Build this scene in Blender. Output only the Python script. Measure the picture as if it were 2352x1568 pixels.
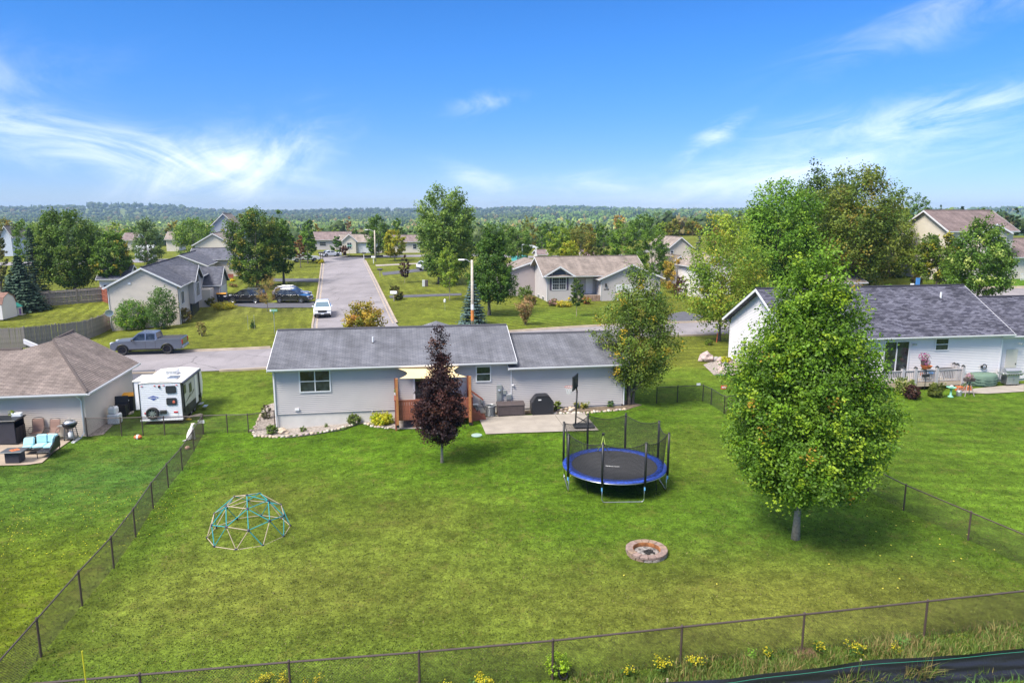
import bpy, bmesh, math, random
import numpy as np
from mathutils import Vector, Matrix, noise as mnoise

for o in list(bpy.data.objects): bpy.data.objects.remove(o)
SC = bpy.context.scene
COL = SC.collection
RNG = np.random.default_rng(11)
random.seed(5)
PI = math.pi

# ------------------------------------------------------------------ camera
CAM_H = 12.1
FPX, HORIZON = 1650.0, 484.0            # focal length and horizon measured on a 2352 x 1568 picture
TILT = math.atan((784 - HORIZON) / FPX)
cam = bpy.data.cameras.new('camera'); camo = bpy.data.objects.new('camera', cam); COL.objects.link(camo)
camo.location = (0, 0, CAM_H); camo.rotation_euler = (PI / 2 - TILT, 0, 0)
cam.sensor_width = 36; cam.lens = FPX / 2352 * 36; cam.clip_start = 0.3; cam.clip_end = 20000
SC.camera = camo
SC.render.resolution_x = 1024; SC.render.resolution_y = 682

# ------------------------------------------------------------------ light
SUN_EL, SUN_AZ = math.radians(52), math.radians(228)     # compass-like, measured from +Y clockwise
sl = bpy.data.lights.new('sun', 'SUN'); so = bpy.data.objects.new('sun', sl); COL.objects.link(so)
sl.energy = 2.8; sl.angle = math.radians(20); sl.color = (1.0, 0.94, 0.85)
sd = Vector((math.sin(SUN_AZ) * math.cos(SUN_EL), math.cos(SUN_AZ) * math.cos(SUN_EL), math.sin(SUN_EL)))
so.rotation_euler = sd.to_track_quat('Z', 'Y').to_euler()
so.location = (0, 0, 60)
W = bpy.data.worlds.new('World'); SC.world = W; W.use_nodes = True
nt = W.node_tree; N = nt.nodes; Lk = nt.links
for n in list(N): N.remove(n)
def nd(t, nt_=None, **k):
    n = (nt_ or nt).nodes.new(t)
    for a, b in k.items(): setattr(n, a, b)
    return n
def vmath(op, a, b=None, nt_=None):
    n = nd('ShaderNodeVectorMath', nt_, operation=op)
    for i, x in enumerate((a, b)):
        if x is None: continue
        if hasattr(x, 'node'): (nt_ or nt).links.new(x, n.inputs[i])
        else: n.inputs[i].default_value = x
    return n.outputs[0]
def fmath(op, a, b=None, c=None, nt_=None, clamp=False):
    n = nd('ShaderNodeMath', nt_, operation=op); n.use_clamp = clamp
    for i, x in enumerate((a, b, c)):
        if x is None: continue
        if hasattr(x, 'node'): (nt_ or nt).links.new(x, n.inputs[i])
        else: n.inputs[i].default_value = x
    return n.outputs[0]
def ramp(x, lo, hi, a=0.0, b=1.0, nt_=None):
    n = nd('ShaderNodeMapRange', nt_, interpolation_type='SMOOTHSTEP')
    (nt_ or nt).links.new(x, n.inputs[0])
    for i, v in enumerate((lo, hi, a, b)): n.inputs[i + 1].default_value = v
    return n.outputs[0]
sky = nd('ShaderNodeTexSky', sky_type='NISHITA'); sky.sun_disc = False
sky.sun_elevation = SUN_EL; sky.sun_rotation = SUN_AZ
sky.air_density = 1.0; sky.dust_density = 0.0; sky.ozone_density = 3.0; sky.altitude = 1200
tc = nd('ShaderNodeTexCoord')
hs = nd('ShaderNodeHueSaturation'); hs.inputs['Saturation'].default_value = 1.25; hs.inputs['Value'].default_value = 1.0
Lk.new(sky.outputs[0], hs.inputs['Color'])
tint = nd('ShaderNodeMixRGB', blend_type='MULTIPLY'); tint.inputs[0].default_value = 1; Lk.new(hs.outputs[0], tint.inputs[1]); tel = nd('ShaderNodeMixRGB'); tel.inputs[1].default_value = (.57, .69, 1.12, 1); tel.inputs[2].default_value = (.60, .96, 1.36, 1); Lk.new(tel.outputs[0], tint.inputs[2])
# wispy cirrus, laid out by azimuth and elevation
sep = nd('ShaderNodeSeparateXYZ'); Lk.new(tc.outputs['Generated'], sep.inputs[0])
az = fmath('ARCTAN2', sep.outputs[0], sep.outputs[1]); el = fmath('ARCSINE', sep.outputs[2])
Lk.new(ramp(el, 0.0, .24), tel.inputs[0])
def cloud(az0, el0, saz, sel, tilt, seed, scale, stretch, lo, hi, amt):
    a = fmath('SUBTRACT', az, az0); e = fmath('SUBTRACT', el, el0)
    ct, st = math.cos(tilt), math.sin(tilt)
    u = fmath('ADD', fmath('MULTIPLY', a, ct), fmath('MULTIPLY', e, st))
    v = fmath('SUBTRACT', fmath('MULTIPLY', e, ct), fmath('MULTIPLY', a, st))
    cmb = nd('ShaderNodeCombineXYZ'); Lk.new(u, cmb.inputs[0]); Lk.new(fmath('MULTIPLY', v, stretch), cmb.inputs[1]); cmb.inputs[2].default_value = seed
    nz = nd('ShaderNodeTexNoise'); nz.inputs['Scale'].default_value = scale; nz.inputs['Detail'].default_value = 9
    nz.inputs['Roughness'].default_value = 0.66; nz.inputs['Distortion'].default_value = 1.3
    Lk.new(cmb.outputs[0], nz.inputs['Vector'])
    g = fmath('ADD', fmath('POWER', fmath('DIVIDE', fmath('ABSOLUTE', u), saz), 2.0), fmath('POWER', fmath('DIVIDE', fmath('ABSOLUTE', v), sel), 2.0))
    m = fmath('EXPONENT', fmath('MULTIPLY', g, -1.0))
    return fmath('MULTIPLY', ramp(fmath('MULTIPLY', nz.outputs[0], fmath('ADD', fmath('MULTIPLY', m, 0.62), 0.55)), lo, hi), fmath('MULTIPLY', m, amt))
CL = [cloud(-0.50, 0.075, 0.30, 0.042, -0.16, 1.3, 5, 3.0, 0.30, 0.80, 1.3),
      cloud(-0.36, 0.060, 0.16, 0.050, 0.28, 4.1, 7, 1.6, 0.28, 0.85, 1.5),
      cloud(-0.34, 0.025, 0.05, 0.030, 0.6, 9.1, 9, 1.2, 0.30, 0.9, 1.0),
      cloud(0.50, 0.105, 0.26, 0.036, 0.16, 2.7, 6, 4.0, 0.30, 0.85, 1.2),
      cloud(0.38, 0.047, 0.32, 0.036, 0.17, 6.4, 5, 4.5, 0.28, 0.90, 1.3),
      cloud(0.26, 0.090, 0.07, 0.016, 0.55, 8.8, 10, 2.5, 0.30, 0.85, 1.2),
      cloud(-0.03, 0.140, 0.09, 0.020, 0.20, 3.9, 9, 2.4, 0.34, 0.95, 0.8),
      cloud(-0.05, 0.045, 0.07, 0.022, -0.25, 5.5, 8, 2.0, 0.30, 0.9, 1.0),
      cloud(0.12, 0.035, 0.22, 0.022, 0.10, 12.2, 7, 3.5, 0.28, 0.95, 1.1), cloud(-0.62, 0.14, 0.16, 0.05, 0.2, 15.2, 6, 2.0, 0.30, 1.0, .7),
      cloud(0.58, 0.235, 0.30, 0.035, 0.30, 7.2, 5, 4.0, 0.34, 0.95, 0.8)]
acc = CL[0]
for c_ in CL[1:]: acc = fmath('ADD', acc, c_)
# brighter cloud veil, unseen above the picture, added as white fill light
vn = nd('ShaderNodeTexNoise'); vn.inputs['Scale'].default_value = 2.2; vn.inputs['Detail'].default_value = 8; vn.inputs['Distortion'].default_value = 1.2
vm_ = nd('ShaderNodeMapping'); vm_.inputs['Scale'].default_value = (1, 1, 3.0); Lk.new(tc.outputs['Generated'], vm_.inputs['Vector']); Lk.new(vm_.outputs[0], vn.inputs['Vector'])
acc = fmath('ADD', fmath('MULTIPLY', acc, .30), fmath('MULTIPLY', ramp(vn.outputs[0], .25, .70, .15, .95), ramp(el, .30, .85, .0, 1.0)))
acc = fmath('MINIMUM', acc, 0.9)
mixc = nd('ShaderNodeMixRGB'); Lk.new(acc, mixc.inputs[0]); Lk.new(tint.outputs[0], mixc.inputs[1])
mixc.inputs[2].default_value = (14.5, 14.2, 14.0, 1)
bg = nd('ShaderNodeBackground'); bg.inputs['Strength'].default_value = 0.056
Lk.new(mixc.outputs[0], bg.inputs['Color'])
wo = nd('ShaderNodeOutputWorld'); Lk.new(bg.outputs[0], wo.inputs[0])
SC.view_settings.view_transform = 'Standard'; SC.view_settings.look = 'None'
SC.view_settings.exposure = 1.3; SC.view_settings.gamma = 1.0; SC.view_settings.use_curve_mapping = False
SC.render.engine = 'CYCLES'
SC.cycles.max_bounces = 6; SC.cycles.transparent_max_bounces = 12; SC.cycles.volume_bounces = 0

# ------------------------------------------------------------------ terrain
def sm(t):
    t = np.clip(t, 0, 1); return t * t * (3 - 2 * t)
def gz(x, y):
    x = np.asarray(x, float); y = np.asarray(y, float)
    z = -0.75 * np.exp(-((x + 20) / 9) ** 2 / 2 - ((y - 42) / 12) ** 2 / 2)
    z = z - 1.2 * np.exp(-((x + 50) / 10) ** 2 / 2 - ((y - 80) / 12) ** 2 / 2)
    st = 78 + 27 * sm((x + 8) / 12)
    t = np.clip(y - st, 0, None); rise = 0.024 * (np.sqrt(t * t + 9) - 3)
    cap = 0.024 * (157 - st)
    z = z + np.minimum(rise, cap) - 0.0
    z = z + 3.8 * sm((x - 25) / 25) * sm((y - 62) / 24)
    far = sm((y - 200) / 240.0)
    z = z * (1 - far) + far * -17.0
    # distant ridges
    az_ = np.arctan2(x, np.maximum(y, 1.0)); d = np.hypot(x, y)
    r1 = np.exp(-((d - 3600) / 700.0) ** 2) * (28 + 7 * np.sin(az_ * 9 + 1) + 4 * np.sin(az_ * 23) + 6 * np.exp(-((az_ + 0.5) / 0.1) ** 2))
    r2 = np.exp(-((d - 2100) / 500.0) ** 2) * (20 * np.exp(-((az_ - 0.27) / 0.26) ** 2) + 1.5 * np.sin(az_ * 17))
    z = z + sm((y - 600) / 900.0) * (r1 + r2)
    return z
def gzf(x, y): return float(gz(x, y))
CT, ST = math.cos(TILT), math.sin(TILT)
def ray(px, py):
    u = px - 1176; v = py - 784
    return (u, FPX * CT - v * ST, -(FPX * ST + v * CT))
def G(px, py, dz=0.0):
    """ground point seen at a picture point"""
    r = ray(px, py); k = (-CAM_H) / r[2] if r[2] < -1 else 1.0
    lo = 8.0 / r[1]; hi = 700.0 / r[1]; steps = 700; prev = lo
    for i in range(1, steps + 1):
        kk = lo * (hi / lo) ** (i / steps)
        if CAM_H + r[2] * kk - gzf(r[0] * kk, r[1] * kk) - dz < 0:
            a, b = prev, kk
            for _ in range(30):
                m = (a + b) / 2
                if CAM_H + r[2] * m - gzf(r[0] * m, r[1] * m) - dz < 0: b = m
                else: a = m
            return (r[0] * a, r[1] * a)
        prev = kk
    return (r[0] * hi, r[1] * hi)
def AY(px, py, y):
    r = ray(px, py); k = y / r[1]; return (r[0] * k, y, CAM_H + r[2] * k)
def ppm(y): return FPX / (y * CT + 2.0)       # rough pixels per metre at distance y

# ------------------------------------------------------------------ materials
MC = {}
def lin(r, g, b): return tuple(((c / 255) / 12.92 if c / 255 < .04045 else ((c / 255 + .055) / 1.055) ** 2.4) for c in (r, g, b))
def mat(name, rgb, rough=0.7, metal=0.0, var=0.0, scale=4.0, bump=0.0, bscale=40.0, spec=None, coat=0.0, emit=None):
    if name in MC: return MC[name]
    m = bpy.data.materials.new(name); m.use_nodes = True; MC[name] = m
    t = m.node_tree; b = t.nodes['Principled BSDF']
    b.inputs['Base Color'].default_value = (*rgb, 1); b.inputs['Roughness'].default_value = rough; b.inputs['Metallic'].default_value = metal
    if spec is not None: b.inputs['Specular IOR Level'].default_value = spec
    if coat: b.inputs['Coat Weight'].default_value = coat; b.inputs['Coat Roughness'].default_value = 0.08
    tcn = nd('ShaderNodeTexCoord', t)
    if var:
        nz = nd('ShaderNodeTexNoise', t); nz.inputs['Scale'].default_value = scale; nz.inputs['Detail'].default_value = 6
        t.links.new(tcn.outputs['Object'], nz.inputs['Vector'])
        mx = nd('ShaderNodeMixRGB', t); mx.inputs[1].default_value = (*[c * (1 - var) for c in rgb], 1); mx.inputs[2].default_value = (*[min(1, c * (1 + var)) for c in rgb], 1)
        rp = ramp(nz.outputs[0], 0.32, 0.68, nt_=t); t.links.new(rp, mx.inputs[0]); t.links.new(mx.outputs[0], b.inputs['Base Color'])
    if bump:
        n2 = nd('ShaderNodeTexNoise', t); n2.inputs['Scale'].default_value = bscale; n2.inputs['Detail'].default_value = 4
        t.links.new(tcn.outputs['Object'], n2.inputs['Vector'])
        bp = nd('ShaderNodeBump', t); bp.inputs['Strength'].default_value = bump; bp.inputs['Distance'].default_value = 0.05
        t.links.new(n2.outputs[0], bp.inputs['Height']); t.links.new(bp.outputs[0], b.inputs['Normal'])
    return m
def foliage(name, trans=0.35, rough=0.55):
    if name in MC: return MC[name]
    m = bpy.data.materials.new(name); m.use_nodes = True; MC[name] = m
    t = m.node_tree; b = t.nodes['Principled BSDF']; out = t.nodes['Material Output']
    a = nd('ShaderNodeAttribute', t, attribute_name='col'); t.links.new(a.outputs['Color'], b.inputs['Base Color'])
    b.inputs['Roughness'].default_value = rough; b.inputs['Specular IOR Level'].default_value = 0.35
    tr = nd('ShaderNodeBsdfTranslucent', t); g = nd('ShaderNodeGamma', t); g.inputs[1].default_value = 0.9
    t.links.new(a.outputs['Color'], g.inputs[0]); t.links.new(g.outputs[0], tr.inputs['Color'])
    mx = nd('ShaderNodeMixShader', t); mx.inputs[0].default_value = trans
    t.links.new(b.outputs[0], mx.inputs[1]); t.links.new(tr.outputs[0], mx.inputs[2]); t.links.new(mx.outputs[0], out.inputs[0])
    return m
def shingle(name, c1, c2, dark, bw=0.32, rh=0.14, mort=0.012, stain=0.0):
    """asphalt shingles on the roof's own u,v metres"""
    m = bpy.data.materials.new(name); m.use_nodes = True; t = m.node_tree; b = t.nodes['Principled BSDF']
    uv = nd('ShaderNodeUVMap', t, uv_map='UVMap')
    br = nd('ShaderNodeTexBrick', t); br.inputs['Scale'].default_value = 1; br.inputs['Brick Width'].default_value = bw; br.inputs['Row Height'].default_value = rh
    br.inputs['Mortar Size'].default_value = mort; br.inputs['Color1'].default_value = (*c1, 1); br.inputs['Color2'].default_value = (*c2, 1); br.inputs['Mortar'].default_value = (*dark, 1)
    br.inputs['Mortar Smooth'].default_value = 0.3
    t.links.new(uv.outputs[0], br.inputs['Vector'])
    nz = nd('ShaderNodeTexNoise', t); nz.inputs['Scale'].default_value = 0.6; nz.inputs['Detail'].default_value = 7; t.links.new(uv.outputs[0], nz.inputs['Vector'])
    mp = nd('ShaderNodeMapping', t); mp.inputs['Scale'].default_value = (3.0, 0.35, 1); t.links.new(uv.outputs[0], mp.inputs['Vector'])
    n3 = nd('ShaderNodeTexNoise', t); n3.inputs['Scale'].default_value = 0.7; n3.inputs['Detail'].default_value = 5; t.links.new(mp.outputs[0], n3.inputs['Vector'])
    f = fmath('ADD', ramp(nz.outputs[0], 0.3, 0.7, 0.80, 1.12, t), ramp(n3.outputs[0], 0.35, 0.7, -0.12, 0.10, t), nt_=t)
    mx = nd('ShaderNodeMixRGB', t, blend_type='MULTIPLY'); mx.inputs[0].default_value = 1
    cb = nd('ShaderNodeCombineXYZ', t)
    for i in range(3): t.links.new(f, cb.inputs[i])
    t.links.new(br.outputs[0], mx.inputs[1]); t.links.new(cb.outputs[0], mx.inputs[2]); t.links.new(mx.outputs[0], b.inputs['Base Color'])
    n4 = nd('ShaderNodeTexNoise', t); n4.inputs['Scale'].default_value = 90; t.links.new(uv.outputs[0], n4.inputs['Vector'])
    bp = nd('ShaderNodeBump', t); bp.inputs['Strength'].default_value = 0.3; bp.inputs['Distance'].default_value = 0.02; t.links.new(n4.outputs[0], bp.inputs['Height']); t.links.new(bp.outputs[0], b.inputs['Normal'])
    b.inputs['Roughness'].default_value = 0.92; b.inputs['Specular IOR Level'].default_value = 0.2
    MC[name] = m; return m

# ------------------------------------------------------------------ mesh builders
class MB:
    def __init__(s): s.v = []; s.f = []; s.uv = None
    def add(s, vs, fs):
        n = len(s.v); s.v += [tuple(p) for p in vs]; s.f += [tuple(i + n for i in f) for f in fs]; return s
    def box(s, x0, x1, y0, y1, z0, z1):
        return s.add([(x0, y0, z0), (x1, y0, z0), (x1, y1, z0), (x0, y1, z0), (x0, y0, z1), (x1, y0, z1), (x1, y1, z1), (x0, y1, z1)],
                     [(0, 3, 2, 1), (4, 5, 6, 7), (0, 1, 5, 4), (1, 2, 6, 5), (2, 3, 7, 6), (3, 0, 4, 7)])
    def bbox(s, x0, x1, y0, y1, z0, z1, b=0.02):
        """box with chamfered edges"""
        b = min(b, (x1 - x0) / 2.2, (y1 - y0) / 2.2, (z1 - z0) / 2.2)
        bm = bmesh.new(); bmesh.ops.create_cube(bm, size=1)
        for v in bm.verts: v.co = Vector(((x0 + x1) / 2 + v.co.x * (x1 - x0), (y0 + y1) / 2 + v.co.y * (y1 - y0), (z0 + z1) / 2 + v.co.z * (z1 - z0)))
        bmesh.ops.bevel(bm, geom=list(bm.edges), offset=b, segments=1, affect='EDGES')
        return s.bm(bm)
    def bm(s, bm):
        bm.verts.index_update(); s.add([v.co[:] for v in bm.verts], [[v.index for v in f.verts] for f in bm.faces]); bm.free(); return s
    def prism(s, poly, a, b, axis='y'):
        """polygon in the other two axes, extruded a..b"""
        n = len(poly)
        def P(p, t): return {'y': (p[0], t, p[1]), 'x': (t, p[0], p[1]), 'z': (p[0], p[1], t)}[axis]
        vs = [P(p, a) for p in poly] + [P(p, b) for p in poly]
        return s.add(vs, [tuple(range(n))[::-1], tuple(range(n, 2 * n))] + [(i, (i + 1) % n, n + (i + 1) % n, n + i) for i in range(n)])
    def tube(s, pts, r, seg=8, cap=True):
        pts = [Vector(p) for p in pts]; rs = r if isinstance(r, (list, tuple)) else [r] * len(pts)
        rings = []; n0 = len(s.v); up = None
        for i, p in enumerate(pts):
            d = (pts[min(i + 1, len(pts) - 1)] - pts[max(i - 1, 0)])
            if d.length < 1e-9: d = Vector((0, 0, 1))
            d.normalize()
            if up is None:
                up = Vector((0, 0, 1)) if abs(d.z) < 0.9 else Vector((1, 0, 0))
            x = d.cross(up); x = x.normalized() if x.length > 1e-6 else d.orthogonal().normalized()
            y = x.cross(d); up = y
            for k in range(seg):
                a = 2 * PI * k / seg; s.v.append(tuple(p + x * math.cos(a) * rs[i] + y * math.sin(a) * rs[i]))
        for i in range(len(pts) - 1):
            for k in range(seg):
                a = n0 + i * seg + k; b = n0 + i * seg + (k + 1) % seg
                s.f.append((a, b, b + seg, a + seg))
        if cap:
            s.f.append(tuple(n0 + k for k in range(seg))[::-1]); s.f.append(tuple(n0 + (len(pts) - 1) * seg + k for k in range(seg)))
        return s
    def cyl(s, x, y, z0, z1, r, seg=12, r1=None): return s.tube([(x, y, z0), (x, y, z1)], [r, r if r1 is None else r1], seg)
    def lathe(s, prof, seg=16, c=(0, 0, 0), axis='z', close=False):
        n0 = len(s.v)
        for r, h in prof:
            for k in range(seg):
                a = 2 * PI * k / seg
                p = {'z': (r * math.cos(a), r * math.sin(a), h), 'y': (r * math.cos(a), h, r * math.sin(a)), 'x': (h, r * math.cos(a), r * math.sin(a))}[axis]
                s.v.append((p[0] + c[0], p[1] + c[1], p[2] + c[2]))
        m = len(prof)
        for i in range(m - 1 + (1 if close else 0)):
            j = (i + 1) % m
            for k in range(seg): s.f.append((n0 + i * seg + k, n0 + i * seg + (k + 1) % seg, n0 + j * seg + (k + 1) % seg, n0 + j * seg + k))
        if not close:
            s.f.append(tuple(n0 + k for k in range(seg))[::-1]); s.f.append(tuple(n0 + (m - 1) * seg + k for k in range(seg)))
        return s
    def quad(s, a, b, c, d): return s.add([a, b, c, d], [(0, 1, 2, 3)])
    def blob(s, c, r, seed=0, sub=1, amp=0.18, flat=0.7):
        bm = bmesh.new(); bmesh.ops.create_icosphere(bm, subdivisions=sub, radius=1)
        for v in bm.verts:
            k = 1 + amp * mnoise.noise(Vector(v.co) * 1.7 + Vector((seed * 3.1, seed, -seed)))* 2
            rr = r if isinstance(r, (tuple, list)) else (r, r, r * flat)
            v.co = Vector((c[0] + v.co.x * k * rr[0], c[1] + v.co.y * k * rr[1], c[2] + v.co.z * k * rr[2]))
        return s.bm(bm)
    def xf(s, M, n0=0):
        s.v = s.v[:n0] + [tuple(M @ Vector(p)) for p in s.v[n0:]]; return s
    def mesh(s, name, smooth=False):
        me = bpy.data.meshes.new(name); me.from_pydata(s.v, [], s.f)
        if s.uv is not None:
            l = me.uv_layers.new(name='UVMap'); vi = np.empty(len(me.loops), np.int32); me.loops.foreach_get('vertex_index', vi)
            l.data.foreach_set('uv', np.array(s.uv, np.float32)[vi].ravel())
        if smooth: me.polygons.foreach_set('use_smooth', [True] * len(me.polygons))
        me.update(); return me
    def build(s, name, m, parent=None, smooth=False, loc=None):
        me = s.mesh(name, smooth); me.materials.append(m if not isinstance(m, str) else MC[m])
        return link(name, me, parent, loc)
def link(name, me, parent=None, loc=None):
    o = bpy.data.objects.new(name, me); COL.objects.link(o)
    if parent is not None: o.parent = parent
    if loc is not None: o.location = loc
    return o
def tag(o, label=None, cat=None, group=None, kind=None):
    if label: o['label'] = label
    if cat: o['category'] = cat
    if group: o['group'] = group
    if kind: o['kind'] = kind
    return o
def thing(name, label, cat, loc=(0, 0, 0), rz=0.0, group=None):
    o = bpy.data.objects.new(name, None); COL.objects.link(o); o.empty_display_size = 0.2
    o.location = loc; o.rotation_euler = (0, 0, rz); return tag(o, label, cat, group)
def copy_tree(o, parent=None):
    c = o.copy(); COL.objects.link(c); c.parent = parent
    for ch in list(o.children): copy_tree(ch, c)
    return c
class Frame:
    """a building's own axes: u along the wall, v away from the wall, z up"""
    def __init__(s, x, y, z, a): s.o = (x, y, z); s.a = a
    def W(s, u, v, z=0): return (s.o[0] + u * math.cos(s.a) - v * math.sin(s.a), s.o[1] + u * math.sin(s.a) + v * math.cos(s.a), s.o[2] + z)
    def onv(s, px, py, v=0):
        r = ray(px, py); n = (-math.sin(s.a), math.cos(s.a)); k = (v + s.o[0] * n[0] + s.o[1] * n[1]) / (r[0] * n[0] + r[1] * n[1])
        x, y = r[0] * k, r[1] * k
        return ((x - s.o[0]) * math.cos(s.a) + (y - s.o[1]) * math.sin(s.a), CAM_H + r[2] * k - s.o[2])
    def onu(s, px, py, u=0):
        r = ray(px, py); n = (math.cos(s.a), math.sin(s.a)); k = (u + s.o[0] * n[0] + s.o[1] * n[1]) / (r[0] * n[0] + r[1] * n[1])
        x, y = r[0] * k, r[1] * k
        return (-(x - s.o[0]) * math.sin(s.a) + (y - s.o[1]) * math.cos(s.a), CAM_H + r[2] * k - s.o[2])
    def uv(s, x, y):
        dx, dy = x - s.o[0], y - s.o[1]; return (dx * math.cos(s.a) + dy * math.sin(s.a), -dx * math.sin(s.a) + dy * math.cos(s.a))
# ------------------------------------------------------------------ building helpers
def clip(poly, lo, hi):
    """clip a 2-D polygon to lo <= y <= hi"""
    def half(ps, f):
        out = []
        for i in range(len(ps)):
            a, b = ps[i], ps[(i + 1) % len(ps)]; fa, fb = f(a), f(b)
            if fa >= 0: out.append(a)
            if (fa >= 0) != (fb >= 0):
                t = fa / (fa - fb); out.append((a[0] + (b[0] - a[0]) * t, a[1] + (b[1] - a[1]) * t))
        return out
    ps = half(poly, lambda p: p[1] - lo)
    return half(ps, lambda p: hi - p[1]) if len(ps) > 2 else []
def roof_face(root, pts, m, step=0.14, thick=0.14, name='roof_slope', courses=True):
    """planar roof polygon (first edge = eave), laid in overlapping shingle courses, with a deck under it"""
    P = [Vector(p) for p in pts]; ex = (P[1] - P[0]).normalized(); n = ex.cross(P[2] - P[0]); n = n.normalized()
    if n.z < 0: n = -n
    ey = n.cross(ex)
    if ey.z < 0: ey = -ey
    p2 = [((p - P[0]).dot(ex), (p - P[0]).dot(ey)) for p in P]
    vmin = min(p[1] for p in p2); vmax = max(p[1] for p in p2)
    b = MB(); uvs = []
    if courses:
        v = vmin; k = 0
        while v < vmax - 1e-4:
            q = clip(p2, v, min(v + step, vmax)); 
            if len(q) > 2:
                w = [P[0] + ex * a + ey * c + n * (0.014 * (1 - (c - v) / step)) for a, c in q]
                b.add(w, [tuple(range(len(q)))]); uvs += [(a, c) for a, c in q]
                lo = sorted([p for p in q if abs(p[1] - v) < 1e-5])
                if len(lo) >= 2:
                    A, B = lo[0], lo[-1]
                    b.add([P[0] + ex * A[0] + ey * A[1], P[0] + ex * B[0] + ey * B[1], P[0] + ex * B[0] + ey * B[1] + n * .014, P[0] + ex * A[0] + ey * A[1] + n * .014], [(0, 1, 2, 3)])
                    uvs += [(A[0], A[1] + .001), (B[0], B[1] + .001), (B[0], B[1] + .005), (A[0], A[1] + .005)]
            v += step; k += 1
    k0 = len(b.v); nn = len(P)
    b.add([p - n * .002 for p in P] + [p - n * thick for p in P], [tuple(range(nn)), tuple(range(nn, 2 * nn))[::-1]] + [(i, (i + 1) % nn, nn + (i + 1) % nn, nn + i) for i in range(nn)])
    uvs += p2 + p2
    b.uv = uvs
    return b.build(name, m, root)
def siding(root, a, b_, poly, m, step=0.115, proud=0.034, name='siding', boards=False, core=0.12):
    """lap siding on the vertical plane through a->b; poly in (s along, z); outside is to the right of a->b"""
    a = Vector((a[0], a[1], 0)); d = Vector((b_[0] - a.x, b_[1] - a.y, 0)).normalized(); n = Vector((d.y, -d.x, 0))
    lo = min(p[1] for p in poly); hi = max(p[1] for p in poly)
    def P(s, z, o): return tuple(a + d * s + n * o + Vector((0, 0, z)))
    c = MB(); nn = len(poly)
    c.add([P(s, z, 0) for s, z in poly] + [P(s, z, -core) for s, z in poly], [tuple(range(nn)), tuple(range(nn, 2 * nn))[::-1]] + [(i, (i + 1) % nn, nn + (i + 1) % nn, nn + i) for i in range(nn)])
    if boards: c.build('wall', m, root); 
    z = lo; g = c if not boards else None
    while z < hi - 0.02:
        q = clip(poly, z, min(z + step, hi))
        if len(q) > 2:
            h = g or MB()
            h.add([P(s, zz, 0.003 + proud * (1 - (zz - z) / step)) for s, zz in q], [tuple(range(len(q)))])
            l = sorted([p for p in q if abs(p[1] - z) < 1e-5])
            if len(l) >= 2: h.add([P(l[0][0], z, 0), P(l[-1][0], z, 0), P(l[-1][0], z, .003 + proud), P(l[0][0], z, .003 + proud)], [(0, 1, 2, 3)])
            if boards: h.build('siding_board', m, root)
        z += step
    if not boards: return c.build(name, m, root)
def frame_mesh(w, h, t, depth):
    b = MB()
    b.box(-w / 2, w / 2, -depth, 0.0, h / 2 - t, h / 2); b.box(-w / 2, w / 2, -depth, 0.0, -h / 2, -h / 2 + t)
    b.box(-w / 2, -w / 2 + t, -depth, 0.0, -h / 2 + t, h / 2 - t); b.box(w / 2 - t, w / 2, -depth, 0.0, -h / 2 + t, h / 2 - t); return b
def window(root, x, y, z, ang, w, h, nx=1, ny=2, t=0.075, m='white_trim', pm='dark_glass', arch=False, proud=0.055, muntin=0):
    """window centred at x,y,z in the root's axes, facing local -y turned by ang: frame > panes"""
    b = frame_mesh(w, h, t, proud)
    cw = (w - 2 * t) / nx; chh = (h - 2 * t) / ny
    for i in range(1, nx): b.box(-w / 2 + t + cw * i - .03, -w / 2 + t + cw * i + .03, -proud + .004, 0, -h / 2 + t, h / 2 - t)
    for j in range(1, ny): b.box(-w / 2 + t, w / 2 - t, -proud + .006, -0.001, -h / 2 + t + chh * j - .025, -h / 2 + t + chh * j + .025)
    if muntin:
        for i in range(nx):
            for j in range(ny):
                x0 = -w / 2 + t + cw * i; z0 = -h / 2 + t + chh * j
                for q in range(1, muntin): b.box(x0 + cw * q / muntin - .009, x0 + cw * q / muntin + .009, -.034, -.03, z0 + .02, z0 + chh - .02)
                b.box(x0 + .02, x0 + cw - .02, -.0345, -.0305, z0 + chh / 2 - .009, z0 + chh / 2 + .009)
    o = b.build('window', m, root); o.location = (x, y, z); o.rotation_euler = (0, 0, ang)
    for i in range(nx):
        for j in range(ny):
            x0 = -w / 2 + t + cw * i; z0 = -h / 2 + t + chh * j
            MB().box(x0, x0 + cw, -0.028, -0.02, z0, z0 + chh).build('pane', pm, o)
    return o
def gutter(root, p0, p1, nrm, m='white_trim', name='gutter', s=0.13):
    d = Vector(p1) - Vector(p0); L = d.length; b = MB()
    b.prism([(0, 0), (s * .7, 0), (s, s * .45), (s, s), (s * .9, s), (s * .88, s * .5), (s * .65, .02), (.02, .02), (.02, s * .9), (0, s * .9)], 0, L, 'x')
    ex = d.normalized(); ey = Vector(nrm).normalized(); M = Matrix((ex, ey, Vector((0, 0, 1)))).transposed().to_4x4(); M.translation = Vector(p0)
    b.xf(M); return b.build(name, m, root)
def rake(root, p0, p1, out, m='white_trim', w=0.20, t=0.03, name='rake_board'):
    """board under the roof edge from p0 to p1, standing out by t along 'out'"""
    o = Vector(out).normalized() * t; a, c = Vector(p0), Vector(p1); dn = Vector((0, 0, -w)); b = MB()
    b.add([a, c, c + dn, a + dn, a + o, c + o, c + dn + o, a + dn + o], [(0, 1, 2, 3), (7, 6, 5, 4), (0, 4, 5, 1), (1, 5, 6, 2), (2, 6, 7, 3), (3, 7, 4, 0)])
    return b.build(name, m, root)
def downspout(root, pts, m='white_trim', r=0.045):
    return MB().tube(pts, r, 4).build('downspout', m, root)
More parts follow.
